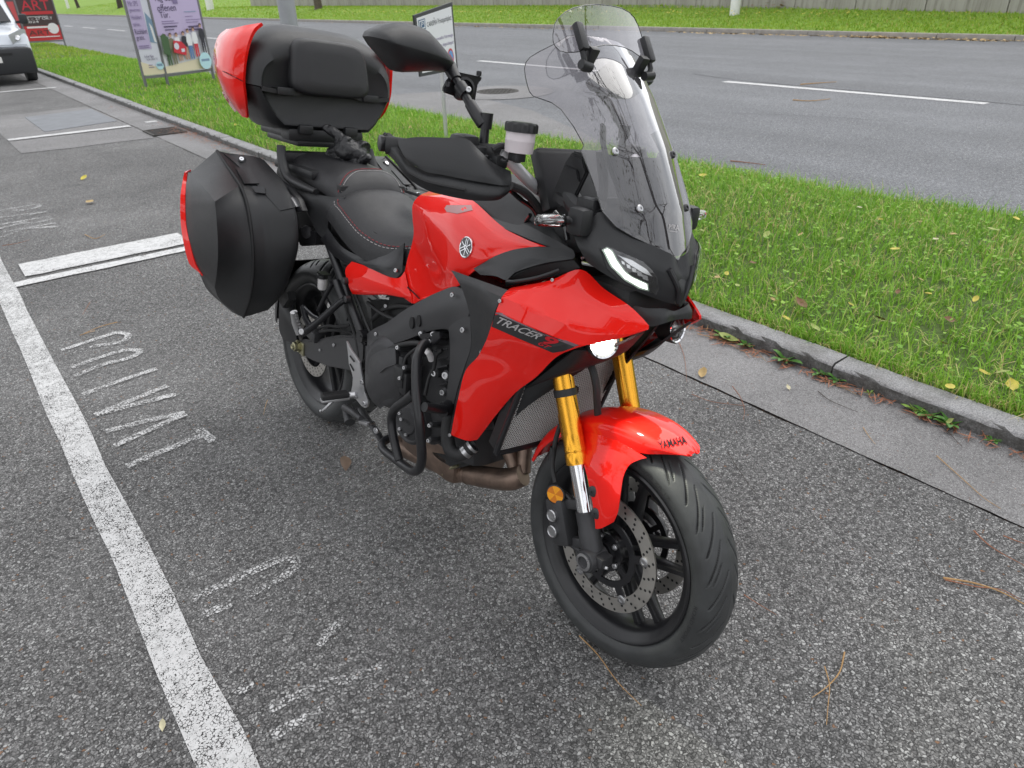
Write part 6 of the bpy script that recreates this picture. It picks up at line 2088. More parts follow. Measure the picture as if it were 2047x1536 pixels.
# ---- front indicators
for s in (-1, 1):
    a, b = P(1070, 441, -.275), P(1128, 441, -.207)
    a.y, b.y = abs(a.y) * s, abs(b.y) * s
    d = (b - a)
    q = MB(); q.tube([a, a + d * .06, a + d * .3, a + d * .75, b - d * .04, b], [.004, .0105, .012, .0128, .0128, .010], 14, flat=1.05); ind = q.build('indicator', 'clear_lens', bike, 50)
    q = MB(); q.tube([a + d * .15, a + d * .92], .0075, 8, flat=.5); q.build('reflector', 'silver_reflector', ind)
    q = MB(); q.tube([b - d * .02, b + d * .20, b + d * .34 + Vector((.01, 0, 0))], [.0085, .0085, .011], 12); q.box(b + d * .42 + Vector((.01, 0, 0)), (.045, .035, .055), bev=.012); q.build('indicator_stem', 'black_plastic', ind, 50)
# ================================================================ THE MOTORCYCLE: seats, luggage, controls
# ---- seats: lofted cushions
LOFTS = {}
def loft(name, st, m, parent, n=26, ex=2.6, smooth=60):
    """st = [(x, z top centre, half width, drop to the hem, crown)]"""
    secs = []
    pts = spline([Vector((s[0], s[1], 0)) for s in st], 5)
    ws = spline([Vector((s[2], s[3], s[4])) for s in st], 5)
    for p, w in zip(pts, ws):
        row = []
        for j in range(n + 1):
            t = -1 + 2 * j / n
            a = t * math.pi / 2
            yy = math.copysign(abs(math.sin(a)) ** .8, t) * w.x if abs(t) < 1 else t * w.x
            zz = p.y - w.y * (1 - max(0, math.cos(a)) ** (2 / ex)) - w.z * (abs(t) ** 2) * .0
            row.append(Vector((p.x, yy, zz)))
        secs.append(row)
    LOFTS[name] = secs
    return sheet_mesh(name, secs, m, (0, 0, 1), .012, smooth, parent)
seat = loft('rider_seat', [(.190, .882, .09, .02, 0), (.200, .905, .130, .040, 0), (.235, .930, .154, .085, 0), (.30, .938, .161, .115, 0), (.36, .914, .160, .118, 0), (.44, .880, .154, .112, 0), (.54, .862, .134, .105, 0), (.64, .873, .105, .088, 0), (.72, .902, .090, .085, 0)], 'leather', bike)
pil = loft('pillion_seat', [(-.165, .985, .085, .03, 0), (-.14, 1.000, .115, .05, 0), (-.06, 1.008, .132, .066, 0), (.04, 1.004, .136, .075, 0), (.13, .998, .138, .082, 0), (.20, .994, .137, .088, 0), (.235, .984, .134, .085, 0), (.262, .962, .130, .07, 0), (.280, .935, .125, .05, 0), (.286, .915, .12, .04, 0)], 'leather', bike)
sb, pb_ = bvh_of(seat), bvh_of(pil)
def stitches(bvh, pts, m, parent, r=.0011, dash=.005, gap=.003, lift=.0008):
    ps = [hit(bvh, u, v, lift) for u, v in [(p.x, p.y) for p in spline([Vector((a, b, 0)) for a, b in pts], 8)]]
    q = MB()
    acc = 0.0; seg = [ps[0]]
    for a, b in zip(ps[:-1], ps[1:]):
        L = (b - a).length
        k = 0.0
        while k < L:
            s = min(dash + gap - acc, L - k)
            m0, m1 = a.lerp(b, k / L), a.lerp(b, (k + s) / L)
            if acc < dash and (m1 - m0).length > 1e-5 and s > .0004:
                q.tube([m0, m1], r, 5, cap=False)
            acc += s
            if acc >= dash + gap - 1e-7: acc = 0.0
            k += s
    return q.build('stitching', m, parent, 0)
def seam_line(secs, tt, x_front, x_back, m, parent, r):
    """stitch row running back along one flank, across the rear and forward again"""
    n = len(secs[0]) - 1
    def at(i, t):
        f = (t + 1) / 2 * n; j = min(n - 1, int(f)); return secs[i][j].lerp(secs[i][j + 1], f - j)
    ids = [i for i, r_ in enumerate(secs) if x_back <= r_[0].x <= x_front]
    pts = [at(i, -tt) for i in reversed(ids)]
    ib = ids[0]
    for k in range(1, 12):
        a = math.pi * k / 12
        t = -tt * math.cos(a)
        bk = max(0, ib - int(round(4 * math.sin(a))))
        pts.append(at(bk, t))
    pts += [at(i, tt) for i in ids]
    q = MB()
    ps = spline([p + Vector((0, 0, .0008)) for p in pts], 6)
    c0 = Vector((.4, 0, .75))
    for i in range(0, len(ps) - 1):
        if (i % 5) < 3:
            q.tube([ps[i] + (ps[i] - c0).normalized() * .0012, ps[i + 1] + (ps[i + 1] - c0).normalized() * .0012], r, 5, cap=False)
    return q.build('stitching', m, parent, 0)
seam_line(LOFTS['rider_seat'], .66, .68, .29, 'stitch_red', seat, .0011)
seam_line(LOFTS['rider_seat'], .71, .68, .285, 'stitch_white', seat, .0008)
stitches(pb_, [(676, 385), (682, 366), (694, 349), (712, 340), (738, 338), (765, 340), (785, 349), (800, 366), (807, 386)], 'stitch_red', pil)
stitches(pb_, [(683, 384), (688, 368), (699, 353), (715, 343), (738, 341.5), (764, 343), (783, 352), (797, 368), (803, 384)], 'stitch_white', pil, .0008)

# ---- tail: grab rails, tray, side plastics
q = MB(); q.tube([P(562, 292, -.168), P(563, 312, -.172), P(569, 340, -.175), P(580, 358, -.172), P(602, 371, -.166), P(632, 384, -.158)], [.016, .017, .018, .019, .018, .012], 10, smooth=5, flat=.75); o = q.build('grab_rail', 'case_plastic', bike, 60); mirror_object(o, bike)
q = MB(); q.box((-.10, 0, .985), (.05, .32, .04), bev=.012); q.box((-.03, 0, .955), (.30, .30, .03), bev=.012); q.build('tail_tray', 'black_plastic', bike, 50)
k = [[(560, 300, -.15), (575, 352, -.165), (606, 380, -.160), (650, 392, -.150), (690, 395, -.12)],
     [(556, 330, -.165), (572, 370, -.172), (606, 396, -.170), (640, 412, -.160), (662, 420, -.152)],
     [(553, 345, -.165), (575, 385, -.172), (609, 415, -.170), (628, 440, -.162), (655, 462, -.150)],
     [(556, 352, -.155), (585, 396, -.165), (612, 424, -.166), (634, 466, -.160), (662, 487, -.150)]]
fillet('tail_side', k, 'case_plastic', bike, nu=4, nv=4, smooth=40, thick=.01)
k = [[(655, 456, -.150), (680, 490, -.146), (708, 508, -.138), (735, 516, -.132), (760, 517, -.12)],
     [(648, 470, -.157), (672, 500, -.154), (706, 522, -.148), (735, 527, -.142), (762, 522, -.128)],
     [(640, 478, -.155), (668, 512, -.152), (702, 530, -.146), (735, 531, -.140), (764, 526, -.128)]]
fillet('seat_base', k, 'black_satin', bike, nu=4, nv=4, smooth=40, thick=.01)
q = MB(); q.box((.25, 0, .80), (.85, .20, .06), bev=.02); q.box((.04, 0, .905), (.46, .25, .09), bev=.02); q.box((.34, 0, .80), (.30, .24, .10), bev=.02); q.box((.00, 0, .80), (.40, .23, .15), bev=.03); q.build('subframe', 'engine_dark', bike)
q = MB(); q.tube([P(655, 480, -.135), P(727, 678, -.150)], .0145, 14); sf = q.build('subframe_tube', 'black_satin', bike, 40)
q = MB(); q.lathe([(.020, -.012), (.020, .012)], P(725, 672, -.152), YV, 16, cap=True); q.bolt(P(725, 672, -.166), -YV, .008, .006, 0); q.build('tube_lug', 'black_satin', sf); mirror_tree(sf, bike)
q = MB(); q.lathe([(.006, 0), (.007, .0), (.007, .002), (.0001, .003)], P(698, 391, -.12) * 0 + P(836, 386, .05), (0, 0, 1), 14); q.build('seat_lock', 'chrome', bike)

# seat lock panel on the far side in front of the pillion
q = MB(); q.box(P(840, 388, .07), (.10, .05, .01), bev=.003); q.build('lock_panel', 'black_plastic', bike)

# ---- rack and top case
q = MB(); q.box((-.20, 0, 1.035), (.26, .22, .022), bev=.008); q.build('luggage_rack', 'black_plastic', bike)
q = MB(); q.box((-.10, 0, 1.062), (.07, .285, .042), bev=.012); q.box((-.24, 0, 1.055), (.30, .22, .03), bev=.01); base_pl = q.build('case_plate', 'black_plastic', bike, 50)
for s in (-1, 1):
    q = MB(); q.box((-.062, s * .085, 1.082), (.03, .05, .030), bev=.006); q.build('plate_foot', 'case_plastic', base_pl, 50)
# the case: stations from the front face backward; loops in (y, z)
tc = bpy.data.objects.new('top_case', None); C.objects.link(tc); tc.parent = bike
tc['label'] = 'black top case with red end panels'
def ring_loft(name, rings, m, parent, smooth=38, cap=True, bev=0.0):
    q = MB()
    n = len(rings[0])
    for r in rings: q.v += [Vector(p) for p in r]
    for i in range(len(rings) - 1):
        for k in range(n):
            q.f.append((i * n + k, i * n + (k + 1) % n, (i + 1) * n + (k + 1) % n, (i + 1) * n + k)); q.m.append(0)
    if cap:
        q.f.append(tuple(range(n))); q.m.append(0)
        q.f.append(tuple((len(rings) - 1) * n + k for k in range(n))); q.m.append(0)
    return q.build(name, m, parent, smooth, bev)
def sup(w, z0, z1, x, e=3.2, n=40, sag=0.0):
    """upper half-loop (lid) across the case at depth x"""
    out = []
    for i in range(n + 1):
        t = math.pi * i / n
        c, s = math.cos(t), math.sin(t)
        out.append((x, -w * math.copysign(abs(c) ** (2 / e), c), z0 + (z1 - z0) * abs(s) ** (2 / e)))
    return out
SEAM = 1.197
def seam_z(y): return SEAM + .018 * (abs(y) / .27) ** 2 - .004
def lid_ring(x, w, zt, e=3.0):
    up = sup(w, SEAM, zt, x, e)
    up = [(a, b, c + (seam_z(b) - SEAM) * max(0, 1 - (c - SEAM) / .05)) for a, b, c in up]
    return up
lid = ring_loft('lid', [lid_ring(-.068, .225, 1.30, 3.0), lid_ring(-.060, .235, 1.315, 3.2), lid_ring(-.075, 0.251, 1.352, 3.3), lid_ring(-.11, 0.263, 1.384, 3.4), lid_ring(-.17, 0.259, 1.402, 3.5), lid_ring(-.26, .255, 1.408, 3.5), lid_ring(-.34, .232, 1.400, 3.5), lid_ring(-.40, .205, 1.38, 3.4), lid_ring(-.44, .17, 1.34, 3.2)], 'case_plastic', tc, 50)
def base_ring(x, w, zb, wb, n=18):
    out = []
    for i in range(n + 1):
        t = -1 + 2 * i / n
        out.append((x, t * w, seam_z(t * w) - .003))
    dn = []
    for i in range(n + 1):
        t = 1 - 2 * i / n
        a = abs(t)
        yy = math.copysign(wb + (w - wb) * max(0, (a - .55) / .45) ** .8, t) if a > .55 else t / .55 * wb
        zz = zb + (seam_z(w) - .003 - zb) * max(0, (a - .55) / .45) ** 1.15
        if i in (0, n): continue
        dn.append((x, yy, zz))
    return out + dn
ring_loft('case_bottom', [base_ring(-.070, .232, 1.10, .15), base_ring(-.062, .240, 1.092, .155), base_ring(-.075, 0.251, 1.082, .165), base_ring(-.13, 0.261, 1.075, .17), base_ring(-.26, .255, 1.072, .17), base_ring(-.36, .225, 1.075, .15), base_ring(-.43, .18, 1.09, .13)], 'black_plastic', tc, 50)
# hinge ledge along the seam, with two hinge blocks
q = MB()
for i in range(24):
    y0, y1 = -.235 + .47 * i / 24, -.235 + .47 * (i + 1) / 24
    zf = lambda y_: 1.190 + .012 * (abs(y_) / .235) ** 2 + (.010 if abs(y_) < .10 else .010 * max(0, 1 - (abs(y_) - .10) / .03))
    q.prism([(-.050, y0, zf(y0) - .008), (-.050, y1, zf(y1) - .008), (-.050, y1, zf(y1) + .006), (-.050, y0, zf(y0) + .006)], (-.03, 0, 0))
q.build('seam_ledge', 'case_plastic', tc, 30)
for s in (-1, 1):
    q = MB(); q.box((-.049, s * .157, 1.199), (.012, .062, .024), bev=.004); q.build('hinge', 'case_plastic', tc)
# padded backrest on the front face
pad = []
for (x, sc) in ((-.066, 1.0), (-.036, 1.0), (-.024, .96), (-.018, .88), (-.017, .5), (-.017, .02)):
    ring = []
    for i in range(48):
        t = 2 * math.pi * i / 48
        c, s = math.cos(t), math.sin(t)
        yy = math.copysign(abs(c) ** .42, c); zz = math.copysign(abs(s) ** .42, s)
        w = .150 - .018 * (zz + 1) / 2
        ring.append((x - .10 * max(0, .5 + zz * .5 * sc) * .28, yy * w * sc * 1.0, 1.281 + zz * .087 * sc))
    pad.append(ring)
bp_ = ring_loft('backrest_pad', pad, 'leather', tc, 55)
# dark block inside the case that closes the seam
q = MB(); q.box((-.24, 0, 1.21), (.33, .40, .10)); q.build('case_core', 'engine_dark', tc)
# red end panels wrap round both ends
rows = []
def E_(u, v, y): return P(u, v, y)
k = [[(523, 45, -0.226), (492, 50, -0.250), (462, 57, -0.256), L3(-.40, -.215, 1.372)],
     [(507, 60, -0.250), (478, 72, -0.272), (447, 80, -0.276), L3(-.43, -.235, 1.345)],
     [(495, 90, -0.266), (466, 106, -0.288), (437, 110, -0.292), L3(-.45, -.245, 1.300)],
     [(488, 130, -0.274), (462, 141, -0.296), (434, 134, -0.298), L3(-.46, -.245, 1.255)],
     [(486, 165, -0.276), (463, 172, -0.293), (440, 160, -0.294), L3(-.455, -.240, 1.215)],
     [(491, 203, -0.264), (474, 206, -0.278), (456, 194, -0.278), L3(-.43, -.225, 1.150)],
     [(495, 237, -0.240), (484, 234, -0.250), (473, 222, -0.250), L3(-.38, -.205, 1.100)]]
rp_, rpl = fillet('end_panel', k, 'red_paint', tc, (-.2, -1, .3), .010, True, 30, 4, 4, cc=(1,), crease=(3,), bev=.001)
q = MB(); q.tube([P(437, 138, -.2975), P(460, 150, -.300), P(486, 163, -.2785)], .0012, 6, smooth=4); q.build('panel_seam', 'letter_dark', tc)

# ---- panniers
pan = bpy.data.objects.new('pannier', None); C.objects.link(pan); pan.parent = bike
kk = [  # front loop of the case, going back: (u, v, y)
]
# outer lid: rows from the seam outward
seam = [(431, 302, -.335), (450, 330, -.338), (478, 372, -.340), (490, 406, -.342), (498, 450, -.345), (503, 500, -.346), (503, 550, -.345), (497, 595, -.342), (484, 634, -.335)]
mid = [(381, 345, -.428), (405, 373, -.442), (430, 403, -.446), (434, 450, -.450), (436, 500, -.450), (434, 540, -.444), (429, 575, -.430), (440, 600, -.400), (475, 630, -.345)]
outr = [(379, 346, -.430), (381, 374, -.455), (382, 403, -.465), (385, 450, -.471), (390, 490, -.471), (398, 528, -.464), (409, 553, -.450), (425, 585, -.412), (469, 627, -.348)]
rim_ = [(376, 345, -.430), (372, 374, -.456), (371, 403, -.467), (372, 450, -.474), (380, 490, -.475), (390, 528, -.466), (402, 554, -.452), (418, 584, -.414), (466, 626, -.350)]
g_ = patch_grid(PP([seam, mid]), 5, 5)
lidp = sheet_mesh('pannier_lid', patch_grid(PP([seam, mid, outr, rim_]), 5, 5, crease=(1, 2), ccrease=(2, 6)), 'case_plastic', (.6, -1, .2), .006, 22, pan, bev=.001)
# lid back half (out of sight from the kerb side, closes the box)
def mx(px, dx): return Vector((px.x + dx, px.y, px.z))
sr, rr = PP([seam])[0], PP([rim_])[0]
backx = [(-.20, .30)]
rowsb = []
for t in np.linspace(0, 1, 5):
    rowsb.append([Vector((a.x + (b_ - a.x) * 1, a.y * (1 - .0 * t), a.z)) if False else a + (Vector((-.30, .23, 0))) * t for a, b_ in zip(rr, range(9))])
sheet_mesh('pannier_lid_rear', patch_grid(rowsb, 3, 3), 'case_plastic', (0, -1, 0), .006, 30, pan)
# red stripe strip round the outer edge
k = [[(376, 346, -.4275), (370, 380, -.460), (368, 405, -.471), (369, 450, -.478), (375, 490, -.479), (386, 530, -.470), (407, 549, -.452)],
     [(377, 348, -.418), (374, 380, -.452), (373, 405, -.463), (375, 450, -.470), (383, 490, -.471), (393, 528, -.464), (407, 552, -.450)]]
k2 = PP(k)
k2 = [[p + Vector((-.02, -.006, 0)) for p in k2[0]], [p + Vector((.001, -.005, 0)) for p in k2[1]]]
back_row = [p + Vector((-.055, .035, 0)) for p in k2[0]]
sheet_mesh('red_panel', patch_grid([back_row, k2[0], k2[1]], 4, 3, crease=(1,)), 'red_paint', (.3, -1, .2), .005, 40, pan, bev=.001)
# inner half of the case
seam_i = [(a, b, c + .004) for a, b, c in [(437, 302, -.330), (456, 331, -.333), (484, 373, -.335), (496, 407, -.337), (504, 450, -.340), (508, 500, -.341), (508, 550, -.340), (502, 595, -.337), (489, 634, -.330)]]
in1 = [(455, 306, -.300), (478, 338, -.300), (505, 378, -.300), (520, 412, -.300), (528, 452, -.300), (532, 500, -.300), (530, 550, -.300), (522, 595, -.300), (505, 630, -.300)]
in2 = [(505, 312, -.240), (540, 350, -.232), (568, 385, -.225), (585, 420, -.22), (591, 455, -.218), (590, 500, -.22), (578, 545, -.225), (560, 590, -.24), (530, 622, -.26)]
in3 = [(528, 320, -.215), (560, 355, -.205), (585, 390, -.20), (594, 422, -.20), (596, 455, -.20), (594, 500, -.20), (582, 545, -.205), (562, 592, -.22), (534, 622, -.245)]
sheet_mesh('pannier_shell', patch_grid(PP([seam_i, in1, in2, in3]), 5, 5, crease=(1,), ccrease=(2,)), 'case_plastic', (1, -.4, .2), .006, 28, pan, bev=.001)
shb = bvh_of([c_ for c_ in pan.children if c_.name.startswith('pannier_shell')][0])
# dark joint between the halves
q = MB(); q.tube([P(a_ + 3, b_, c_ + .004) for a_, b_, c_ in seam], .0055, 8, smooth=4); q.build('joint', 'engine_dark', pan)
# rear and back closing
rws = [[p + Vector((-.26, .20, 0)) for p in PP([rim_])[0]], [Vector((-.30, -.20, p.z)) for p in PP([rim_])[0]]]
sheet_mesh('pannier_back', patch_grid(rws, 3, 3), 'case_plastic', (-1, 0, 0), .006, 30, pan)
tp = [P(431, 302, -.335), P(528, 320, -.215)]
sheet_mesh('pannier_top', patch_grid([[tp[0], tp[1]], [tp[0] + Vector((-.20, .10, -.02)), tp[1] + Vector((-.20, 0, -.02))]], 3, 3), 'case_plastic', (0, 0, 1), .006, 30, pan)
# handle/lock panel on the top slope
decal('lock_panel', shb, [(447, 309), (470, 311), (520, 318), (533, 330), (560, 360), (594, 415), (560, 422), (540, 400), (515, 372), (487, 342)], 'black_plastic', pan, .004, thick=.004)
decal('handle_flap', shb, [(470, 338), (500, 338), (519, 370), (488, 371)], 'case_plastic', pan, .007, thick=.003)
decal('handle_notch', shb, [(506, 376), (530, 378), (532, 390), (512, 388)], 'black_satin', pan, .008, thick=.002)
p = hit(shb, 484, 323, .006)
q = MB(); q.lathe([(.013, 0), (.013, .004), (.010, .006), (.0001, .006)], p, Vector((.7, -.2, .7)), 24); lk = q.build('lock', 'black_satin', pan)
q = MB(); q.lathe([(.0075, .006), (.0075, .0075), (.0001, .0075)], p, Vector((.7, -.2, .7)), 20); q.box(p + Vector((.7, -.2, .7)).normalized() * .0078, (.001, .006, .0015)); q.build('lock_core', 'chrome', lk)
# bracket to the frame
q = MB(); q.prism([P(u, v, -.185) for u, v in [(556, 352), (590, 378), (608, 400), (616, 422), (600, 425), (590, 400), (565, 372)]], (0, -.02, 0)); q.build('pannier_bracket', 'black_satin', pan, 30, bev=.002)
q = MB(); q.prism([P(u, v, -.205) for u, v in [(548, 355), (558, 366), (566, 380), (580, 388), (590, 400), (597, 413), (590, 416), (582, 402), (560, 384)]], (0, -.008, 0)); q.build('latch_plate', 'alu', pan, 30)
mirror_tree(pan, bike) if False else None
panL = bpy.data.objects.new('pannier', None); C.objects.link(panL); panL.parent = bike
for ch in list(pan.children): mirror_tree(ch, panL)
# rear lower: plate holder, hugger and pieces behind the pannier
q = MB(); q.prism([P(u, v, -.16) for u, v in [(597, 455), (632, 462), (628, 490), (600, 493), (590, 470)]], (0, .10, 0)); q.build('tail_lamp_housing', 'black_satin', bike, 30, bev=.004)
q = MB(); q.lathe([(.022, 0), (.020, .004), (.0001, .006)], P(613, 464, -.165), (.6, -1, .2), 20); q.build('tail_reflector', 'engine_black', bike)

def fillet_raw(name, rows, m, parent, out, thick, mirror, smooth, nu, nv):
    return sheet_mesh(name, patch_grid(rows, nu, nv), m, out, thick, smooth, parent, mirror, .0008)
def PH(u, v, y):
    old = float(np.interp(u, [755, 800, 850, 900, 950, 1000, 1025, 1052, 1078, 1096], [-.437, -.444, -.438, -.42, -.385, -.325, -.285, -.19, -.135, -.10]))
    new = float(np.interp(u, [755, 800, 850, 900, 950, 1000, 1025, 1052, 1078, 1096], [-.395, -.385, -.355, -.32, -.282, -.24, -.21, -.145, -.088, -.052]))
    return P(u, v, new + .8 * (y - old))
# ---- handlebar and controls (right side measured, left mirrored)
bar = [PH(1000, 305, -.30), PH(1022, 325, -.262), PH(1052, 357, -.19), PH(1078, 380, -.135), PH(1096, 388, -.10)]
q = MB(); q.tube(bar, .0132, 18, smooth=6); o = q.build('handlebar', 'silver_bar', bike); ob_r = o; mirror_object(o, bike)
q = MB(); a, b = PH(1070, 370, -.155), PH(1078, 378, -.140); q.tube([a, b], .0142, 18); o = q.build('bar_mark', 'black_satin', bike); mirror_object(o, bike)
q = MB(); q.tube([PH(1093, 386, -.105), Vector((PH(1093, 386, -.105).x, 0, PH(1093, 386, -.105).z)), Vector((PH(1093, 386, -.105).x, .045, PH(1093, 386, -.105).z))], .0155, 16, smooth=3); q.box((1.13, 0, 1.06), (.05, .11, .05), bev=.012); q.build('bar_clamp', 'black_satin', bike)
GRIP = [PH(1000, 305, -.30), PH(950, 300, -.34) + Vector((-.02, 0, -.005)), PH(850, 300, -.41) + Vector((-.02, 0, 0)), PH(772, 290, -.438)]
q = MB(); q.tube(GRIP, [.0165, .0175, .0175, .019], 16, smooth=5); o = q.build('grip', 'rubber', bike); mirror_object(o, bike)
q = MB(); q.tube([PH(985, 312, -.31), PH(930, 312, -.37), PH(840, 308, -.42)], [.010, .008, .006], 10, smooth=5, flat=.6); o = q.build('lever', 'black_satin', bike); mirror_object(o, bike)
# switch cluster and master cylinder
q = MB()
q.box(PH(928, 288, -.36), (.05, .05, .04), bev=.012); q.box(PH(958, 306, -.335), (.045, .045, .030), bev=.008); q.box(PH(990, 322, -.305), (.05, .035, .03), bev=.01)
o = q.build('switch_gear', 'black_plastic', bike, 50); mirror_object(o, bike)
for (u, v) in ((985, 325), (1008, 327)):
    q = MB(); q.bolt(PH(u, v, -.318) + Vector((0, 0, .004)), (.1, -.2, 1), .0085, .005); q.build('clamp_screw', 'black_satin', bike)
# brake fluid cup
ct = PH(1043, 252, -.27)
q = MB(); q.lathe([(.0295, -.052), (.0300, -.048), (.0310, -.030), (.0312, -.029), (.0312, -.027), (.0305, -.026), (.0310, -.006)], ct, (0.02, 0, 1), 32, cap=True)
cup = q.build('fluid_cup', 'fluid_cup', bike, 40)
capv = MB(); prof = []
N = 60
for h, rr_ in ((-.012, .0335), (.003, .0335), (.0065, .0315), (.0065, .0001)):
    for i in range(N):
        t = 2 * math.pi * i / N
        rr2 = rr_ + (.0011 * (1 if math.sin(10 * t) > -.3 else -1) if rr_ > .032 else 0)
        prof.append(ct + Vector((math.cos(t) * rr2, math.sin(t) * rr2, h)))
capv.v = prof
for i in range(3):
    for j in range(N):
        capv.f.append((i * N + j, i * N + (j + 1) % N, (i + 1) * N + (j + 1) % N, (i + 1) * N + j)); capv.m.append(0)
capv.f.append(tuple(range(N))); capv.m.append(0)
capo = capv.build('cup_cap', 'black_plastic', cup, 40)
q = MB(); q.lathe([(.022, .0066), (.022, .0075), (.0001, .0078)], ct, (0, 0, 1), 28); q.build('cap_disc', 'black_satin', capo)
q = MB(); q.tube([ct + Vector((0, 0, -.05)), ct + Vector((-.004, 0, -.072))], .009, 10); q.box(ct + Vector((-.005, 0, -.062)), (.03, .026, .018), bev=.004); q.build('cup_bracket', 'engine_black', cup)
q = MB(); q.tube([ct + Vector((-.03, -.005, -.045)), PH(1000, 292, -.31), PH(985, 300, -.33)], .007, 10, smooth=5); q.build('fluid_hose', 'rubber', cup)
# cables from bar to steering head
q = MB(); q.tube([PH(1022, 372, -.265), PH(1048, 384, -.21), PH(1072, 410, -.17), PH(1090, 440, -.14), PH(1102, 480, -.12)], .009, 10, smooth=6); o = q.build('cable_bundle', 'rubber', bike); mirror_object(o, bike)
q = MB(); q.tube([PH(1018, 378, -.262), PH(1040, 398, -.20), PH(1068, 420, -.16), PH(1080, 455, -.14), PH(1088, 478, -.12)], .006, 10, smooth=6); q.build('cable', 'black_gloss', bike)
for (u, v, y_) in ((1108, 470, -.115), (1121, 462, -.115), (1095, 455, -.12)):
    q = MB(); q.box(PH(u, v, y_), (.022, .02, .045), Matrix.Rotation(.3, 3, 'Y'), bev=.003); q.build('connector', 'black_plastic', bike)

# ---- hand guards
hg = [[(795, 279, -.440), (832, 274, -.432), (885, 275, -.415), (933, 278, -.388), (958, 300, -.362), (985, 325, -.335), (1021, 342, -.292)],
      [(797, 292, -.446), (835, 296, -.440), (885, 302, -.424), (935, 310, -.396), (965, 322, -.368), (995, 342, -.330), (1023, 356, -.296)],
      [(808, 312, -.450), (840, 325, -.444), (885, 334, -.430), (935, 342, -.402), (970, 350, -.370), (1000, 358, -.334), (1023, 366, -.298)],
      [(822, 328, -.446), (851, 344, -.442), (885, 350, -.430), (935, 360, -.403), (970, 366, -.370), (1002, 371, -.334), (1022, 371, -.300)]]
hg = [[PH(*c) for c in r] for r in hg]
hg1 = fillet_raw('hand_guard', hg, 'case_plastic', bike, (.6, -1, .4), .006, True, 40, 4, 4)
hg2 = [[(769, 268, -.432), (800, 305, -.444), (824, 333, -.444), (852, 348, -.440), (885, 354, -.430), (935, 364, -.403), (970, 370, -.370), (1002, 374, -.334), (1021, 374, -.300)],
       [(764, 276, -.436), (793, 312, -.450), (818, 344, -.450), (852, 362, -.446), (885, 370, -.436), (935, 382, -.408), (970, 388, -.374), (1000, 389, -.336), (1018, 384, -.302)],
       [(760, 290, -.430), (788, 322, -.444), (815, 356, -.446), (852, 380, -.440), (885, 390, -.430), (935, 400, -.402), (970, 402, -.368), (996, 400, -.334), (1010, 392, -.304)]]
hg2[0] = [(u, v - 5, y + .006) for u, v, y in hg2[0]]
hg2 = [[PH(*c) for c in r] for r in hg2]
hgl, hglL = fillet_raw('guard_lower', hg2, 'black_plastic', hg1[0], (.6, -1, 0), .006, True, 40, 4, 4)
hglL.parent = hg1[1]
q = MB(); q.tube([PH(818, 346, -.456), PH(850, 362, -.452), PH(885, 371, -.443), PH(930, 380, -.417)], .004, 8, smooth=4); q.build('guard_slot', 'engine_dark', hg1[0])
q = MB(); q.prism([PH(u, v, -.438) for u, v in [(759, 274), (762, 267), (769, 265), (790, 296), (812, 330), (800, 330), (776, 312), (762, 300)]], (0, .018, 0)); o = q.build('guard_end', 'case_plastic', hg1[0], 30, bev=.003); mirror_object(o, hg1[1])
q = MB(); q.lathe([(.017, -.02), (.017, .01), (.012, .012), (.0001, .012)], PH(768, 287, -.435), (-.3, -1, 0), 18); o = q.build('bar_end', 'black_satin', hg1[0]); mirror_object(o, hg1[1])

# ---- mirrors
mo = [(738, 73), (742, 64), (752, 58), (769, 51), (788, 46), (805, 46), (821, 49), (836, 53), (849, 58), (868, 78), (883, 95), (897, 112), (907, 129), (902, 137), (890, 145), (868, 142), (850, 143), (837, 144), (804, 145), (793, 141), (783, 131), (766, 110), (749, 91)]
MX = PX(742, 70, .97).x
ol = [PX(u, v, MX) for u, v in mo]
rings = []
for t, dx in ((0, -.028), (.0, -.012), (0.0, 0), (.10, .017), (.30, .031), (.6, .041), (.86, .046), (.99, .047)):
    cen = PX(822, 97, MX)
    ring_ = []
    for p, (u, v) in zip(ol, mo):
        ridge = PX(min(max(u, 760), 890), 80 + (min(max(u, 760), 890) - 745) * .30, MX)
        tgt = cen.lerp(ridge, .85)
        qv = p.lerp(tgt, t)
        sc_ = .5 + .5 * min(1, (qv - PX(905, 130, MX)).length / .09)
        ring_.append(qv + Vector((dx * (sc_ if dx > 0 else 1), 0, 0)))
    rings.append(ring_)
mir = ring_loft('mirror', rings, 'black_plastic', bike, 40)
gl_ = [(p.lerp(PX(822, 97, MX), .05) + Vector((-.029, 0, 0))) for p in ol]
q = MB(); q.prism(gl_, (-.002, 0, 0)); q.build('mirror_glass', 'chrome', mir, 0)
q = MB()
stem = [PX(898, 133, MX + .004), PX(912, 160, MX + .035), PX(925, 182, MX + .06), PX(940, 210, MX + .09)]
q.tube([stem[0], stem[1]], [.0155, .0125], 14); q.tube(stem, .0092, 14)
q.tube([PX(940, 208, MX + .09), PX(953, 230, MX + .115), PX(965, 250, MX + .13)], [.0125, .0135, .0125], 12)
q.tube([PX(973, 226, MX + .13), PX(970, 258, MX + .13)], [.0148, .014], 14); q.tube([PX(970, 255, MX + .13), PX(967, 282, MX + .13), PX(965, 300, MX + .13)], [.0095, .0105, .0125], 12)
q.build('mirror_stem', 'black_satin', mir, 50)
mirror_tree(mir, bike)
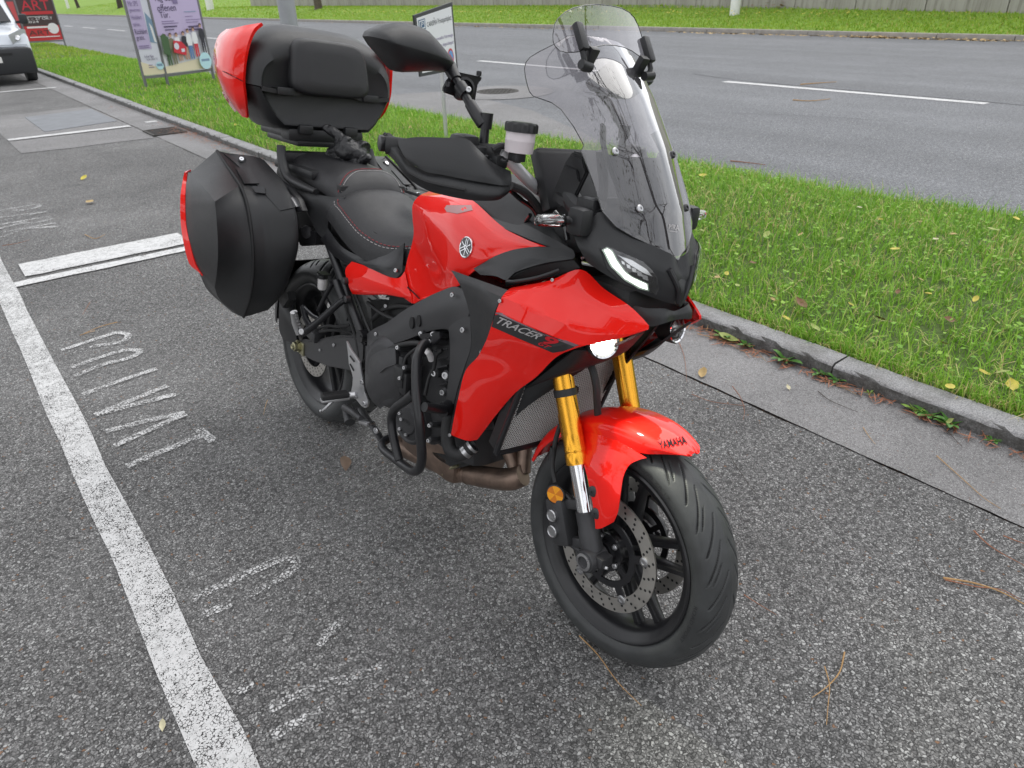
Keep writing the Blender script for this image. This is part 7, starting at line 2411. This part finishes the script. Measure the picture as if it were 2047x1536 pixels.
# phone holder clamped to the right mirror stem
xb = MX + .03
q = MB(); q.prism([PX(u, v, xb) for u, v in [(908, 148), (920, 145), (958, 153), (963, 151), (965, 160), (957, 166), (951, 203), (945, 205), (889, 185), (888, 178), (896, 162)]], (-.012, 0, 0)); ph = q.build('phone_holder', 'black_plastic', bike, 30, bev=.003)
q = MB(); q.lathe([(.024, -.01), (.024, .012), (.018, .014), (.018, .006), (.0001, .006)], PX(925, 178, xb), (1, -.1, .1), 28)
q.tube([PX(919, 172, MX + .05), PX(932, 190, MX + .072)], .0145, 12)
q.build('holder_joint', 'black_satin', ph, 40)
q = MB(); q.bolt(PX(936, 180, MX + .085), (.8, -.4, .2), .006, .006); q.build('holder_screw', 'alu', ph)
for (u, v) in ((957, 152), (896, 174)):
    q = MB(); q.bolt(PX(u, v, xb), (0, 0, 1), .006, .010); q.build('holder_knob', 'black_satin', ph)

# ---- glove left on the pillion seat: solids fused into one continuous skin
def gp(u, v, y): return BR @ P(u, v, y) + BT
q = MB()
def blob(c, ax, r1, r2, r3):
    ax = ax.normalized(); up = Vector((0, 0, 1)); sd = ax.cross(up).normalized(); up = sd.cross(ax)
    vs, fs = [], []
    for i in range(9):
        th = math.pi * i / 8
        for j in range(14):
            ph = 2 * math.pi * j / 14
            vs.append(c + ax * r1 * math.cos(th) + sd * r2 * math.sin(th) * math.cos(ph) + up * r3 * math.sin(th) * math.sin(ph))
    for i in range(8):
        for j in range(14):
            fs.append((i * 14 + j, i * 14 + (j + 1) % 14, (i + 1) * 14 + (j + 1) % 14, (i + 1) * 14 + j))
    q.add(vs, fs)
pa, pb2 = gp(684, 287, .0), gp(717, 308, .038)
blob((pa + pb2) / 2, pb2 - pa, .062, .044, .030)
blob(gp(712, 303, .035), pb2 - pa, .040, .046, .026)
blob(gp(690, 303, .0), pb2 - pa, .042, .034, .026)
q.tube([gp(698, 288, .01), gp(684, 278, -.004), gp(670, 267, -.018), gp(660, 260, -.028), gp(653, 256, -.034)], [.022, .0185, .0165, .0165, .014], 12, smooth=3)
blob(gp(654, 257, -.034), Vector((1, 0, 0)), .0155, .0155, .0155)
for pts in ([(676, 300, -.006), (660, 304, -.014), (662, 314, -.016), (676, 318, -.012)], [(684, 308, .0), (672, 315, -.006), (678, 324, -.008), (692, 324, -.004)], [(698, 314, .016), (692, 324, .012), (701, 330, .012), (714, 326, .018)], [(712, 314, .034), (716, 322, .034), (728, 321, .042), (738, 312, .05)]):
    q.tube([gp(*c_) for c_ in pts], [.0165, .0160, .0150, .0125], 10, smooth=3)
q.tube([gp(716, 296, .05), gp(728, 304, .06)], [.030, .036], 12)
gm0 = mesh('glove', q.v, q.f, 'glove_leather', 0)
ob = bpy.data.objects.new('glove_src', gm0); C.objects.link(ob)
rm = ob.modifiers.new('r', 'REMESH'); rm.mode = 'VOXEL'; rm.voxel_size = .0035
sm = ob.modifiers.new('s', 'SMOOTH'); sm.iterations = 3; sm.factor = .5
gm = bpy.data.meshes.new_from_object(ob.evaluated_get(bpy.context.evaluated_depsgraph_get()))
C.objects.unlink(ob); bpy.data.objects.remove(ob)
gm.name = 'glove'
gm.polygons.foreach_set('use_smooth', [True] * len(gm.polygons))
from mathutils import noise as mnoise
for v in gm.vertices:
    v.co += v.normal * (.0030 * mnoise.noise(v.co * 55) + .0018 * mnoise.noise(v.co * 130))
cen = sum((v.co for v in gm.vertices), Vector()) / len(gm.vertices)
for v in gm.vertices: v.co -= cen
gl = link('glove', gm); gl.location = cen
tag(gl, 'black leather glove lying palm up on the pillion seat, thumb sticking out', 'glove')
# ================================================================ THE MOTORCYCLE: frame and engine
k = [[(733, 668, -.150), (748, 657, -.160), (773, 645, -.170), (805, 622, -.178), (848, 597, -.186), (880, 582, -.188), (910, 573, -.186), (935, 585, -.19)],
     [(735, 700, -.168), (755, 680, -.178), (785, 662, -.186), (815, 645, -.192), (850, 628, -.198), (885, 618, -.200), (915, 615, -.198), (938, 625, -.20)],
     [(738, 735, -.165), (760, 712, -.176), (785, 690, -.184), (812, 680, -.188), (845, 667, -.190), (875, 659, -.190), (900, 662, -.188), (920, 690, -.19)]]
fillet('main_frame', k, 'frame_grey', bike, nu=4, nv=5, thick=.03, smooth=40)
k = [[(896, 655, -.190), (915, 640, -.196), (940, 632, -.20)], [(899, 690, -.188), (918, 690, -.196), (942, 690, -.20)], [(898, 735, -.182), (912, 735, -.192), (930, 730, -.198)], [(894, 775, -.178), (903, 775, -.186), (916, 772, -.192)], [(890, 805, -.172), (898, 808, -.180), (907, 808, -.186)]]
fillet('engine_hanger', k, 'frame_grey', bike, nu=4, nv=4, thick=.02, smooth=40)
q = MB(); q.prism([P(u, v, -.172) for u, v in [(730, 690), (742, 690), (752, 712), (750, 740), (742, 775), (738, 800), (728, 800), (726, 760)]], (0, .05, 0)); q.build('pivot_plate', 'frame_grey', bike, 30, bev=.004)
q = MB(); q.lathe([(.022, .0), (.022, .004), (.017, .005), (.015, -.004), (.0001, -.004)], P(761, 697, -.184), (.2, -1, 0), 24); pv = q.build('pivot_cap', 'engine_dark', bike)
q = MB(); q.bolt(P(761, 697, -.184), (.2, -1, 0), .008, .006); q.build('pivot_bolt', 'steel', pv)
for (u, v) in ((822, 646), (836, 642)):
    q = MB(); pts = [P(u + 5 * math.cos(t) * .8, v + 12 * math.sin(t), -.200) for t in [6.283 * i / 20 for i in range(20)]]; q.prism(pts, (0, .006, 0)); q.build('frame_hole', 'engine_dark', bike)

# inner bulk: airbox, cylinder, crankcase (dark, mostly hidden)
q = MB()
q.box((.84, 0, .66), (.30, .19, .24), bev=.04); q.box((.98, 0, .60), (.22, .30, .36), Matrix.Rotation(math.radians(-25), 3, 'Y'), bev=.03)
q.box((.86, 0, .44), (.42, .28, .26), bev=.05)
q.build('crankcase', 'engine_black', bike, 50)
q = MB(); q.box((.62, 0, .60), (.18, .20, .22), bev=.03); q.build('airbox', 'engine_dark', bike)
q = MB(); q.tube([Vector((.60, -.05, .66)), Vector((.46, -.03, .56))], .035, 14); q.build('rear_shock', 'engine_dark', bike)
# cylinder side plate
q = MB(); q.prism([P(u, v, -.150) for u, v in [(866, 675), (898, 668), (902, 740), (896, 815), (870, 812), (850, 800), (862, 730)]], (0, .02, 0)); cyl = q.build('cylinder_side', 'engine_black', bike, 30, bev=.004)
q = MB(); q.prism([P(u, v, -.155) for u, v in [(888, 680), (900, 678), (901, 720), (893, 724), (886, 712)]], (0, .01, 0)); q.build('cam_cover', 'engine_black', cyl, 30, bev=.003)
q = MB(); q.prism([P(u, v, -.160) for u, v in [(851, 812), (872, 815), (893, 820), (897, 845), (880, 885), (862, 892), (842, 880), (840, 845)]], (0, .04, 0)); q.build('oil_pump_cover', 'engine_black', bike, 30, bev=.006)
# clutch cover: big stepped dome
cc = P(760, 757, -.205)
ax = Vector((.05, -1, .06)).normalized()
q = MB()
rings = []
def dome(rad, h, eu=0):
    pass
q.lathe([(.125, -.055), (.122, -.030), (.112, -.022), (.108, -.006), (.100, .006), (.086, .012), (.080, .013), (.0001, .013)], P(771, 745, -.190), ax, 44)
cl = q.build('clutch_cover', 'engine_black', bike, 35)
k = [[(729, 745, -.200), (740, 715, -.205), (762, 700, -.205), (790, 693, -.20)], [(731, 775, -.212), (748, 748, -.218), (768, 738, -.218), (792, 730, -.21)], [(742, 800, -.208), (758, 790, -.214), (775, 775, -.214), (795, 765, -.206)], [(760, 818, -.195), (772, 808, -.20), (788, 800, -.20), (800, 790, -.196)]]
# (single-sided: clutch is on the right only)
fillet('clutch_bulge', k, 'engine_black', cl, nu=4, nv=4, mirror=False, thick=.012, smooth=45)
q = MB(); q.tube([P(760, 745, -.222), P(772, 735, -.222), P(790, 729, -.214)], .002, 6, smooth=3); q.build('cast_rib', 'engine_black', cl)
# sensor block with wires
q = MB(); q.box(P(803, 752, -.205), (.05, .03, .06), bev=.008); q.box(P(812, 765, -.2), (.04, .03, .07), bev=.01); q.box(P(806, 730, -.2), (.02, .02, .05), bev=.004); q.build('sensor', 'black_plastic', bike, 40)
# lower covers
lc = P(819, 846, -.19)
q = MB(); q.lathe([(.070, -.05), (.070, -.008), (.064, .0), (.060, .0), (.056, -.004), (.040, -.002), (.036, .004), (.0001, .004)], P(815, 843, -.195), ax, 40); lcv = q.build('pump_cover', 'engine_black', bike, 35)
q = MB(); q.prism([P(u, v, -.185) for u, v in [(790, 815), (840, 808), (850, 850), (845, 880), (815, 882), (795, 868), (786, 845)]], (0, .04, 0)); q.build('case_cover', 'engine_black', bike, 30, bev=.006)
pl_ = P(815, 843, -.195) + ax * .0046
tx, ty = ax.cross(Vector((0, 0, 1))).normalized(), None
tx = -tx if tx.x < 0 else tx
ty = tx.cross(ax) if tx.cross(ax).z > 0 else ax.cross(tx)
vs, fs = text_mesh('890')
link('cast_lettering', mesh('cast_lettering', [pl_ + tx * ((a - .5) * .034) + ty * ((b - .5) * .012) for a, b, z in vs], fs, 'engine_dark', 0), lcv)
# long cover bolts with collars
for (u, v, r_, hh, y_) in [(871, 746, .010, .012, -.172), (888, 784, .010, .012, -.172), (877, 816, .008, .01, -.19), (861, 850, .007, .009, -.20), (859, 880, .007, .009, -.20), (800, 756, .006, .006, -.222), (800, 826, .006, .006, -.20), (803, 838, .006, .006, -.20), (800, 857, .006, .006, -.20), (812, 869, .006, .006, -.20), (796, 695, .007, .007, -.20), (810, 735, .006, .008, -.212), (891, 751, .012, .006, -.165), (842, 667, .007, .006, -.20), (866, 668, .007, .006, -.20), (860, 683, .008, .008, -.205)]:
    p = P(u, v, y_)
    q = MB(); q.tube([p + Vector((0, .06, -.01)), p + Vector((0, .0, 0))], r_ * 1.25, 12); cb = q.build('bolt_collar', 'engine_black', bike)
    q = MB(); q.bolt(p, (.35, -1, .15), r_ * .85, hh); q.build('cover_bolt', 'alu', cb)
q = MB(); q.tube([P(852, 700, -.19), P(858, 707, -.195), P(863, 720, -.185)], .009, 10); q.build('plug_cap', 'white_plastic', bike)
# bracket for the crash bar
q = MB(); q.prism([P(u, v, -.206) for u, v in [(832, 669), (878, 664), (880, 676), (864, 692), (853, 690), (845, 680)]], (0, .008, 0)); q.build('bar_bracket', 'black_satin', bike, 30, bev=.001)
# crash bar (right measured, left mirrored)
q = MB(); q.tube([P(858, 684, -.205), P(846, 690, -.225), P(835, 712, -.255), P(832, 740, -.27), P(833, 790, -.285), P(838, 840, -.29), P(842, 890, -.285), P(843, 920, -.278), P(838, 937, -.272), P(825, 942, -.265), P(806, 930, -.25), P(785, 914, -.24), P(768, 900, -.232), P(764, 888, -.222), P(772, 880, -.20), P(782, 875, -.17)], .0128, 16, smooth=6)
cb = q.build('crash_bar', 'black_satin', bike, 50)
q = MB(); q.tube([P(828, 786, -.275), P(812, 800, -.26), P(792, 815, -.25), P(783, 832, -.245), P(784, 860, -.245), P(790, 890, -.245), P(798, 920, -.247)], .0125, 16, smooth=6); q.build('crash_bar_strut', 'black_satin', cb, 50)
q = MB(); q.tube([P(848, 814, -.285), P(880, 818, -.23), P(897, 818, -.19)], .0125, 14); q.lathe([(.020, -.01), (.020, .02)], P(893, 816, -.195), (.3, -1, 0), 16, cap=True); q.build('crash_bar_foot', 'black_satin', cb, 50)
mirror_tree(cb, bike)
# radiator and hoses
def RD(y_, z_): return Vector((1.205 + .30 * (z_ - .45) - .35 * y_ * y_, y_, z_))
zb, zt = .452, .715
fr = []
n = 12
q = MB()
q.v = []
core = [[RD(-.172 + .344 * j / n, zb + (zt - zb) * i / 6) + Vector((-.004, 0, 0)) for j in range(n + 1)] for i in range(7)]
rad = sheet_mesh('radiator', core, 'engine_dark', (1, 0, 0), .035, 40, bike)
q = MB()
def ribbon(a, b, w=.0010, nseg=6):
    pts = [RD(a[0] + (b[0] - a[0]) * i / nseg, a[1] + (b[1] - a[1]) * i / nseg) for i in range(nseg + 1)]
    for p0, p1 in zip(pts[:-1], pts[1:]):
        d = (p1 - p0).normalized(); s = d.cross(Vector((1, 0, 0))).normalized() * w
        q.add([p0 - s, p0 + s, p0 + Vector((.0016, 0, 0)), p1 - s, p1 + s, p1 + Vector((.0016, 0, 0))], [(0, 3, 5, 2), (2, 5, 4, 1)])
z_ = zb + .004
while z_ < zt:
    ribbon((-.168, z_), (.168, z_), .0014, 10); z_ += .0062
y_ = -.30
while y_ < .168:
    a = [max(-.168, y_), 0]; 
    # slanted wires
    x0, x1 = y_, y_ + (zt - zb) * .45
    zz0 = zb + max(0, (-.168 - x0) / .45); zz1 = zt - max(0, (x1 - .168) / .45)
    if zz1 > zz0: ribbon((x0 + (zz0 - zb) * .45, zz0), (x0 + (zz1 - zb) * .45, zz1), .0012, 4)
    y_ += .0075
mesh_o = q.build('mesh_guard', 'radiator_mesh', rad, 0); mesh_o['kind'] = 'stuff'
q = MB()
for s in (-1, 1):
    q.tube([RD(s * .172, zb - .004) , RD(s * .172, (zb + zt) / 2), RD(s * .172, zt)], .008, 8)
q.tube([RD(-.172 + .344 * j / 8, zb - .004) for j in range(9)], .009, 8); q.tube([RD(-.172 + .344 * j / 8, zt) for j in range(9)], .008, 8)
q.build('radiator_frame', 'black_satin', rad, 40)
q = MB(); q.tube([P(900, 830, -.165), P(895, 855, -.175), P(896, 885, -.182), P(903, 903, -.182), P(918, 909, -.172), P(932, 902, -.16), P(941, 890, -.15)], .0185, 16, smooth=6); hz = q.build('coolant_hose', 'rubber', bike)
q = MB(); q.lathe([(.0205, -.006), (.0205, .006)], P(932, 902, -.16), (P(941, 890, -.15) - P(918, 909, -.172)), 18); q.lathe([(.021, .018), (.021, .026)], P(932, 902, -.16), (P(941, 890, -.15) - P(918, 909, -.172)), 18, ); q.build('hose_clamp', 'steel', hz)
# sump and exhaust
q = MB()
q.prism([P(u, v, -.11) for u, v in [(858, 895), (905, 905), (953, 890), (950, 915), (930, 933), (900, 941), (875, 925), (862, 912)]], (0, .20, 0)); q.build('sump', 'black_plastic', bike, 40, bev=.012)
q = MB(); q.tube([P(916, 930, -.10), P(898, 938, -.10), P(886, 948, -.10)], .006, 8); q.build('drain_stub', 'zinc', bike)
q = MB(); q.tube([P(1046, 950, -.03), P(1020, 958, -.045), P(985, 956, -.055), P(940, 948, -.06), P(895, 934, -.065), P(850, 915, -.07), P(800, 890, -.07)], [.030, .032, .031, .0305, .030, .030, .034], 20, smooth=5); exh = q.build('exhaust_collector', 'exhaust', bike, 50)
q = MB(); q.lathe([(.0318, -.004), (.0330, 0), (.0318, .004)], P(938, 947, -.06), P(985, 956, -.055) - P(895, 934, -.065), 22); q.build('weld_seam', 'exhaust', exh)
for (pts, r_) in (([(1008, 872, -.035), (1016, 900, -.030), (1026, 925, -.025), (1032, 948, -.030)], .0205), ([(1052, 862, .0), (1050, 890, .0), (1048, 915, -.005), (1046, 945, -.015)], .0205), ([(1022, 868, .02), (1030, 895, .02), (1040, 920, .01), (1044, 945, 0)], .019)):
    q = MB(); q.tube([P(*c_) for c_ in pts], r_, 18, smooth=5); q.build('header_pipe', 'exhaust', exh, 50)
q = MB(); q.box((.80, 0, .25), (.30, .22, .12), bev=.04); q.build('silencer', 'exhaust', bike, 50)
q = MB(); q.prism([P(u, v, .02) for u, v in [(1060, 850), (1130, 845), (1128, 862), (1090, 876), (1062, 876)]], (0, .01, 0)); q.build('header_guard', 'black_satin', bike)

# swing arm
q = MB(); q.prism([P(u, v, -.132) for u, v in [(588, 690), (596, 682), (605, 679), (631, 681), (650, 675), (672, 671), (716, 672), (728, 690), (726, 735), (712, 742), (696, 741), (654, 733), (622, 721), (608, 713), (594, 703)]], (0, .034, 0)); sw = q.build('swing_arm', 'frame_grey', bike, 35, bev=.006); mirror_object(sw, bike)
q = MB(); q.box((.33, 0, .36), (.10, .22, .10), bev=.03); q.build('swing_arm_bridge', 'engine_dark', bike)
nut = P(597, 692, -.138)
q = MB(); q.lathe([(.024, 0), (.024, .005), (.018, .006), (.018, .020), (.014, .022), (.011, .022), (.010, .028), (.006, .028), (.0001, .024)], nut, (0, -1, 0), 6); q.lathe([(.022, -.004), (.022, .006)], nut, (0, -1, 0), 24, cap=True); q.build('axle_nut', 'zinc', bike, 30)
q = MB(); q.box(nut + Vector((.02, .004, -.005)), (.035, .008, .05), bev=.003); q.build('chain_adjuster', 'zinc', bike)
# rear hugger and pannier mount
k = [[(560, 585, -.12), (572, 590, -.11), (588, 595, -.09)], [(557, 625, -.13), (570, 630, -.125), (590, 640, -.11)], [(558, 660, -.13), (572, 668, -.125), (592, 672, -.115)], [(566, 680, -.12), (580, 684, -.118), (596, 686, -.11)]]
hug = [[Vector((math.cos(math.radians(a)) * .335, y_, .316 + math.sin(math.radians(a)) * .335)) for y_ in (-.105, -.09, -.05, 0, .05, .09, .105)] for a in range(100, 186, 8)]
for r_ in hug:
    for p in (r_[0], r_[-1]):
        d = Vector((p.x, 0, p.z - .316)) ; p.x -= d.x * .14; p.z -= d.z * .14
fillet('plate_carrier', k, 'black_satin', bike, (-.5, -1, 0), nu=4, nv=4, smooth=50, thick=.01, mirror=False)
sheet_mesh('rear_hugger', patch_grid(hug[3:], 3, 2), 'black_satin', (-1, 0, .5), .004, 40, bike)
q = MB(); q.prism([P(u, v, -.19) for u, v in [(553, 585), (575, 583), (578, 600), (565, 618), (556, 600)]], (0, .03, 0)); q.build('pannier_foot', 'black_plastic', bike, 30, bev=.004)
# passenger peg hanger
pe = bpy.data.objects.new('passenger_peg', None); C.objects.link(pe); pe.parent = bike
q = MB(); q.tube([P(690, 598, -.165), P(678, 606, -.175), P(660, 622, -.195), P(640, 640, -.215), P(618, 658, -.235), P(606, 668, -.24)], [.013, .0145, .0135, .0135, .015, .013], 10, smooth=5, flat=.8)
q.tube([P(672, 562, -.165), P(680, 585, -.168), P(690, 605, -.165)], [.013, .012, .014], 10, flat=.8)
q.tube([P(664, 566, -.168), P(650, 592, -.178), P(636, 622, -.185)], [.009, .008, .007], 8)
q.tube([P(606, 614, -.20), P(612, 640, -.222), P(622, 655, -.232)], [.010, .011, .012], 8); q.tube([P(606, 614, -.20), P(625, 632, -.21), P(640, 640, -.215)], .007, 8)
q.build('hanger', 'black_satin', pe, 50)
q = MB(); q.tube([P(587, 624, -.275), P(591, 645, -.262), P(598, 668, -.25)], [.012, .0135, .011], 12, flat=.75); q.build('peg', 'alu', pe, 50)
q = MB()
for i in range(7):
    for j in range(2):
        t = i / 6
        p = P(588, 628, -.276).lerp(P(599, 664, -.255), t) + Vector((.006 + .006 * j, 0, .009))
        q.box(p, (.004, .006, .005))
q.build('peg_studs', 'alu', pe, 0)
q = MB(); q.bolt(P(604, 663, -.252), (.4, -1, .1), .011, .006, sock=False); q.build('peg_pin', 'alu', pe)
for (u, v) in ((689, 562), (693, 598)):
    q = MB(); q.lathe([(.011, -.01), (.011, .006), (.008, .008), (.0001, .008)], P(u, v, -.168), (0, -1, 0), 16); q.build('hanger_bolt', 'engine_black', pe)
peL = bpy.data.objects.new('passenger_peg', None); C.objects.link(peL); peL.parent = bike
for ch in list(pe.children): mirror_tree(ch, peL)
# rear brake fluid cup
rc = P(645, 556, -.13)
q = MB(); q.lathe([(.014, -.040), (.0165, -.034), (.0165, 0)], rc, (.05, 0, 1), 20, cap=True); q.build('rear_fluid_cup', 'white_plastic', bike); q = MB(); q.lathe([(.019, 0), (.019, .012), (.016, .014), (.0001, .014)], rc, (.05, 0, 1), 20); q.box(rc + Vector((.01, 0, .018)), (.05, .03, .004)); q.build('rear_cup_cap', 'black_plastic', bike)
# rear caliper and hose over the swing arm
q = MB(); q.box(P(630, 668, -.125), (.075, .045, .04), Matrix.Rotation(.15, 3, 'Y'), bev=.01); q.build('rear_caliper', 'engine_black', bike, 50)
q = MB(); q.tube([P(640, 663, -.13), P(665, 660, -.125), P(690, 664, -.11), P(712, 672, -.10)], .006, 8, smooth=5); q.tube([P(690, 610, -.13), P(700, 640, -.13), P(712, 680, -.13), P(718, 715, -.13)], .006, 8, smooth=5); q.build('rear_brake_hose', 'rubber', bike)

# heel guard, rider peg, brake pedal
hp = [(692, 682), (701, 700), (712, 715), (718.5, 725), (721, 742), (724, 757), (726, 768), (728, 785), (733, 796), (735.5, 806), (734, 814), (729, 816), (722, 812), (714, 802), (706, 792), (701, 786), (704, 770), (705, 755), (702, 742), (697, 728), (695, 705)]
q = MB(); q.prism([P(u, v, -.195) for u, v in hp], (0, .007, 0)); hgd = q.build('heel_guard', 'alu', bike, 30, bev=.0012)
for pts in ([(700, 712), (708, 723)], [(700, 728), (707, 741)]):
    q = MB(); q.tube([P(*pts[0], -.196), P(*pts[1], -.196)], .0028, 8); q.build('slot', 'engine_dark', hgd)
for (u, v, r_) in ((725, 764, .009), (711, 791, .010), (729, 807, .0085)):
    q = MB(); q.bolt(P(u, v, -.196), (.2, -1, 0), r_, .006); q.build('guard_bolt', 'steel', hgd)
pg = bpy.data.objects.new('rider_peg', None); C.objects.link(pg); pg.parent = bike
a, b = P(642, 797, -.300), P(697, 790, -.215)
d = (b - a); R = Matrix((d.normalized(), Vector((0, 0, 1)).cross(d).normalized(), d.normalized().cross(Vector((0, 0, 1)).cross(d).normalized()))).transposed()
q = MB(); q.box((a + b) / 2 + Vector((0, 0, .004)), (d.length, .028, .018), R, bev=.005); pr2 = q.build('peg_rubber', 'rubber', pg, 50)
for j in (-.008, 0, .008):
    q = MB(); q.box((a + b) / 2 + Vector((0, 0, .0135)) + R @ Vector((0, j, 0)), (d.length * .86, .0035, .003), R); q.build('rubber_rib', 'rubber', pr2)
q = MB(); q.box((a + b) / 2 + Vector((0, 0, -.008)), (d.length * 1.02, .024, .010), R, bev=.003); q.tube([b, P(712, 789, -.20)], .010, 10); q.build('peg_body', 'alu', pg, 50)
q = MB(); q.tube([P(664, 803, -.27), P(652, 816, -.285), P(645, 822, -.29)], .0045, 8); q.lathe([(.006, 0), (.006, .006)], P(644, 822, -.29), (-1, -.3, -.5), 10, cap=True); q.build('peg_feeler', 'steel', pg)
pgL = bpy.data.objects.new('rider_peg', None); C.objects.link(pgL); pgL.parent = bike
for ch in list(pg.children): mirror_tree(ch, pgL)
q = MB(); q.tube([P(690, 815, -.16), P(706, 825, -.18), P(722, 838, -.20)], [.014, .012, .009], 10); q.tube([P(722, 818, -.17), P(735, 840, -.18), P(752, 862, -.185), P(762, 880, -.18)], [.012, .013, .012, .012], 10, smooth=4, flat=.5)
pd = q.build('brake_pedal', 'engine_black', bike, 50)
q = MB(); q.box(P(733, 845, -.225), (.052, .030, .010), Matrix.Rotation(-.25, 3, 'Y'), bev=.003); q.build('pedal_pad', 'steel', pd)
q = MB(); q.bolt(P(754, 860, -.20), (.2, -1, 0), .010, .008); q.build('pedal_bolt', 'alu', pd)
q = MB(); q.lathe([(.018, -.02), (.018, .05)], P(695, 822, -.15), (.6, -.2, -.3), 14, cap=True); q.build('master_cylinder', 'engine_black', bike)
# side stand on the left, down on the asphalt
foot = BRT @ (Vector((BT.x, BT.y, 0)) * 0)
fl = Vector((.50, .28, 0)); 
w = BR @ fl + BT; w.z = .012
fl = BRT @ (w - BT)
q = MB(); q.tube([Vector((.60, .12, .34)), Vector((.56, .19, .20)), fl], [.016, .014, .013], 12); q.lathe([(.03, -.010), (.03, .004)], fl, (BRT @ Vector((0, 0, 1))), 18, cap=True); q.build('side_stand', 'black_satin', bike)
# chain on the left
q = MB(); q.tube([Vector((0, .075, .395)), Vector((.55, .075, .43))], .010, 8, flat=1.3); q.tube([Vector((0, .075, .237)), Vector((.55, .075, .36))], .010, 8, flat=1.3); q.build('drive_chain', 'engine_black', bike)
q = MB(); q.prism([P(u, v, -.02) for u, v in [(740, 600), (800, 605), (830, 625), (780, 660), (745, 665)]], (0, .04, 0)); q.build('battery_tray', 'engine_dark', bike)

# ---- hoses, looms and small fasteners in the open middle of the machine
def loom(pts, r, m='rubber', name='hose'):
    q = MB(); q.tube([P(*c_) for c_ in pts], r, 8, smooth=5); return q.build(name, m, bike, 50)
loom([(745, 640, -.10), (770, 618, -.11), (805, 612, -.11), (840, 620, -.12)], .008)
loom([(735, 605, -.12), (760, 625, -.12), (790, 640, -.12)], .006, name='wire_loom')
loom([(700, 560, -.12), (715, 600, -.13), (730, 640, -.135), (742, 668, -.14)], .005, name='wire_loom')
loom([(845, 690, -.20), (828, 700, -.20), (812, 715, -.205), (806, 735, -.21)], .0045, name='wire_loom')
loom([(884, 700, -.175), (872, 712, -.18), (868, 735, -.18), (858, 755, -.185), (850, 790, -.19)], .005, name='wire_loom')
loom([(776, 700, -.195), (800, 690, -.195), (830, 686, -.195), (852, 690, -.195)], .007)
loom([(700, 650, -.12), (680, 654, -.125), (655, 652, -.13), (636, 656, -.13)], .005, name='wire_loom')
loom([(728, 720, -.17), (722, 745, -.175), (728, 775, -.175), (738, 800, -.175)], .006)
loom([(1060, 430, -.12), (1050, 450, -.11), (1062, 480, -.11)], .005, 'black_gloss', 'wire_loom')
loom([(1110, 425, -.11), (1128, 450, -.12), (1135, 480, -.12)], .006, 'black_gloss', 'wire_loom')
for (u, v, y_, r_) in [(752, 668, -.176, .006), (905, 590, -.20, .006), (926, 660, -.205, .007), (772, 612, -.12, .006), (668, 690, -.134, .006), (640, 700, -.134, .005), (900, 870, -.205, .005), (1105, 560, -.19, .004), (1160, 700, -.15, .004), (1000, 602, -.255, .0045), (963, 704, -.236, .0045)]:
    q = MB(); q.bolt(P(u, v, y_), (.2, -1, .1), r_, r_ * .8); q.build('fastener', 'steel', bike)
for i in range(5):
    a, b = P(868 + i * 3, 702 + i * 17, -.153), P(896, 698 + i * 17, -.153)
    q = MB(); q.tube([a, b], .004, 6); q.build('cylinder_fin', 'engine_black', cyl)
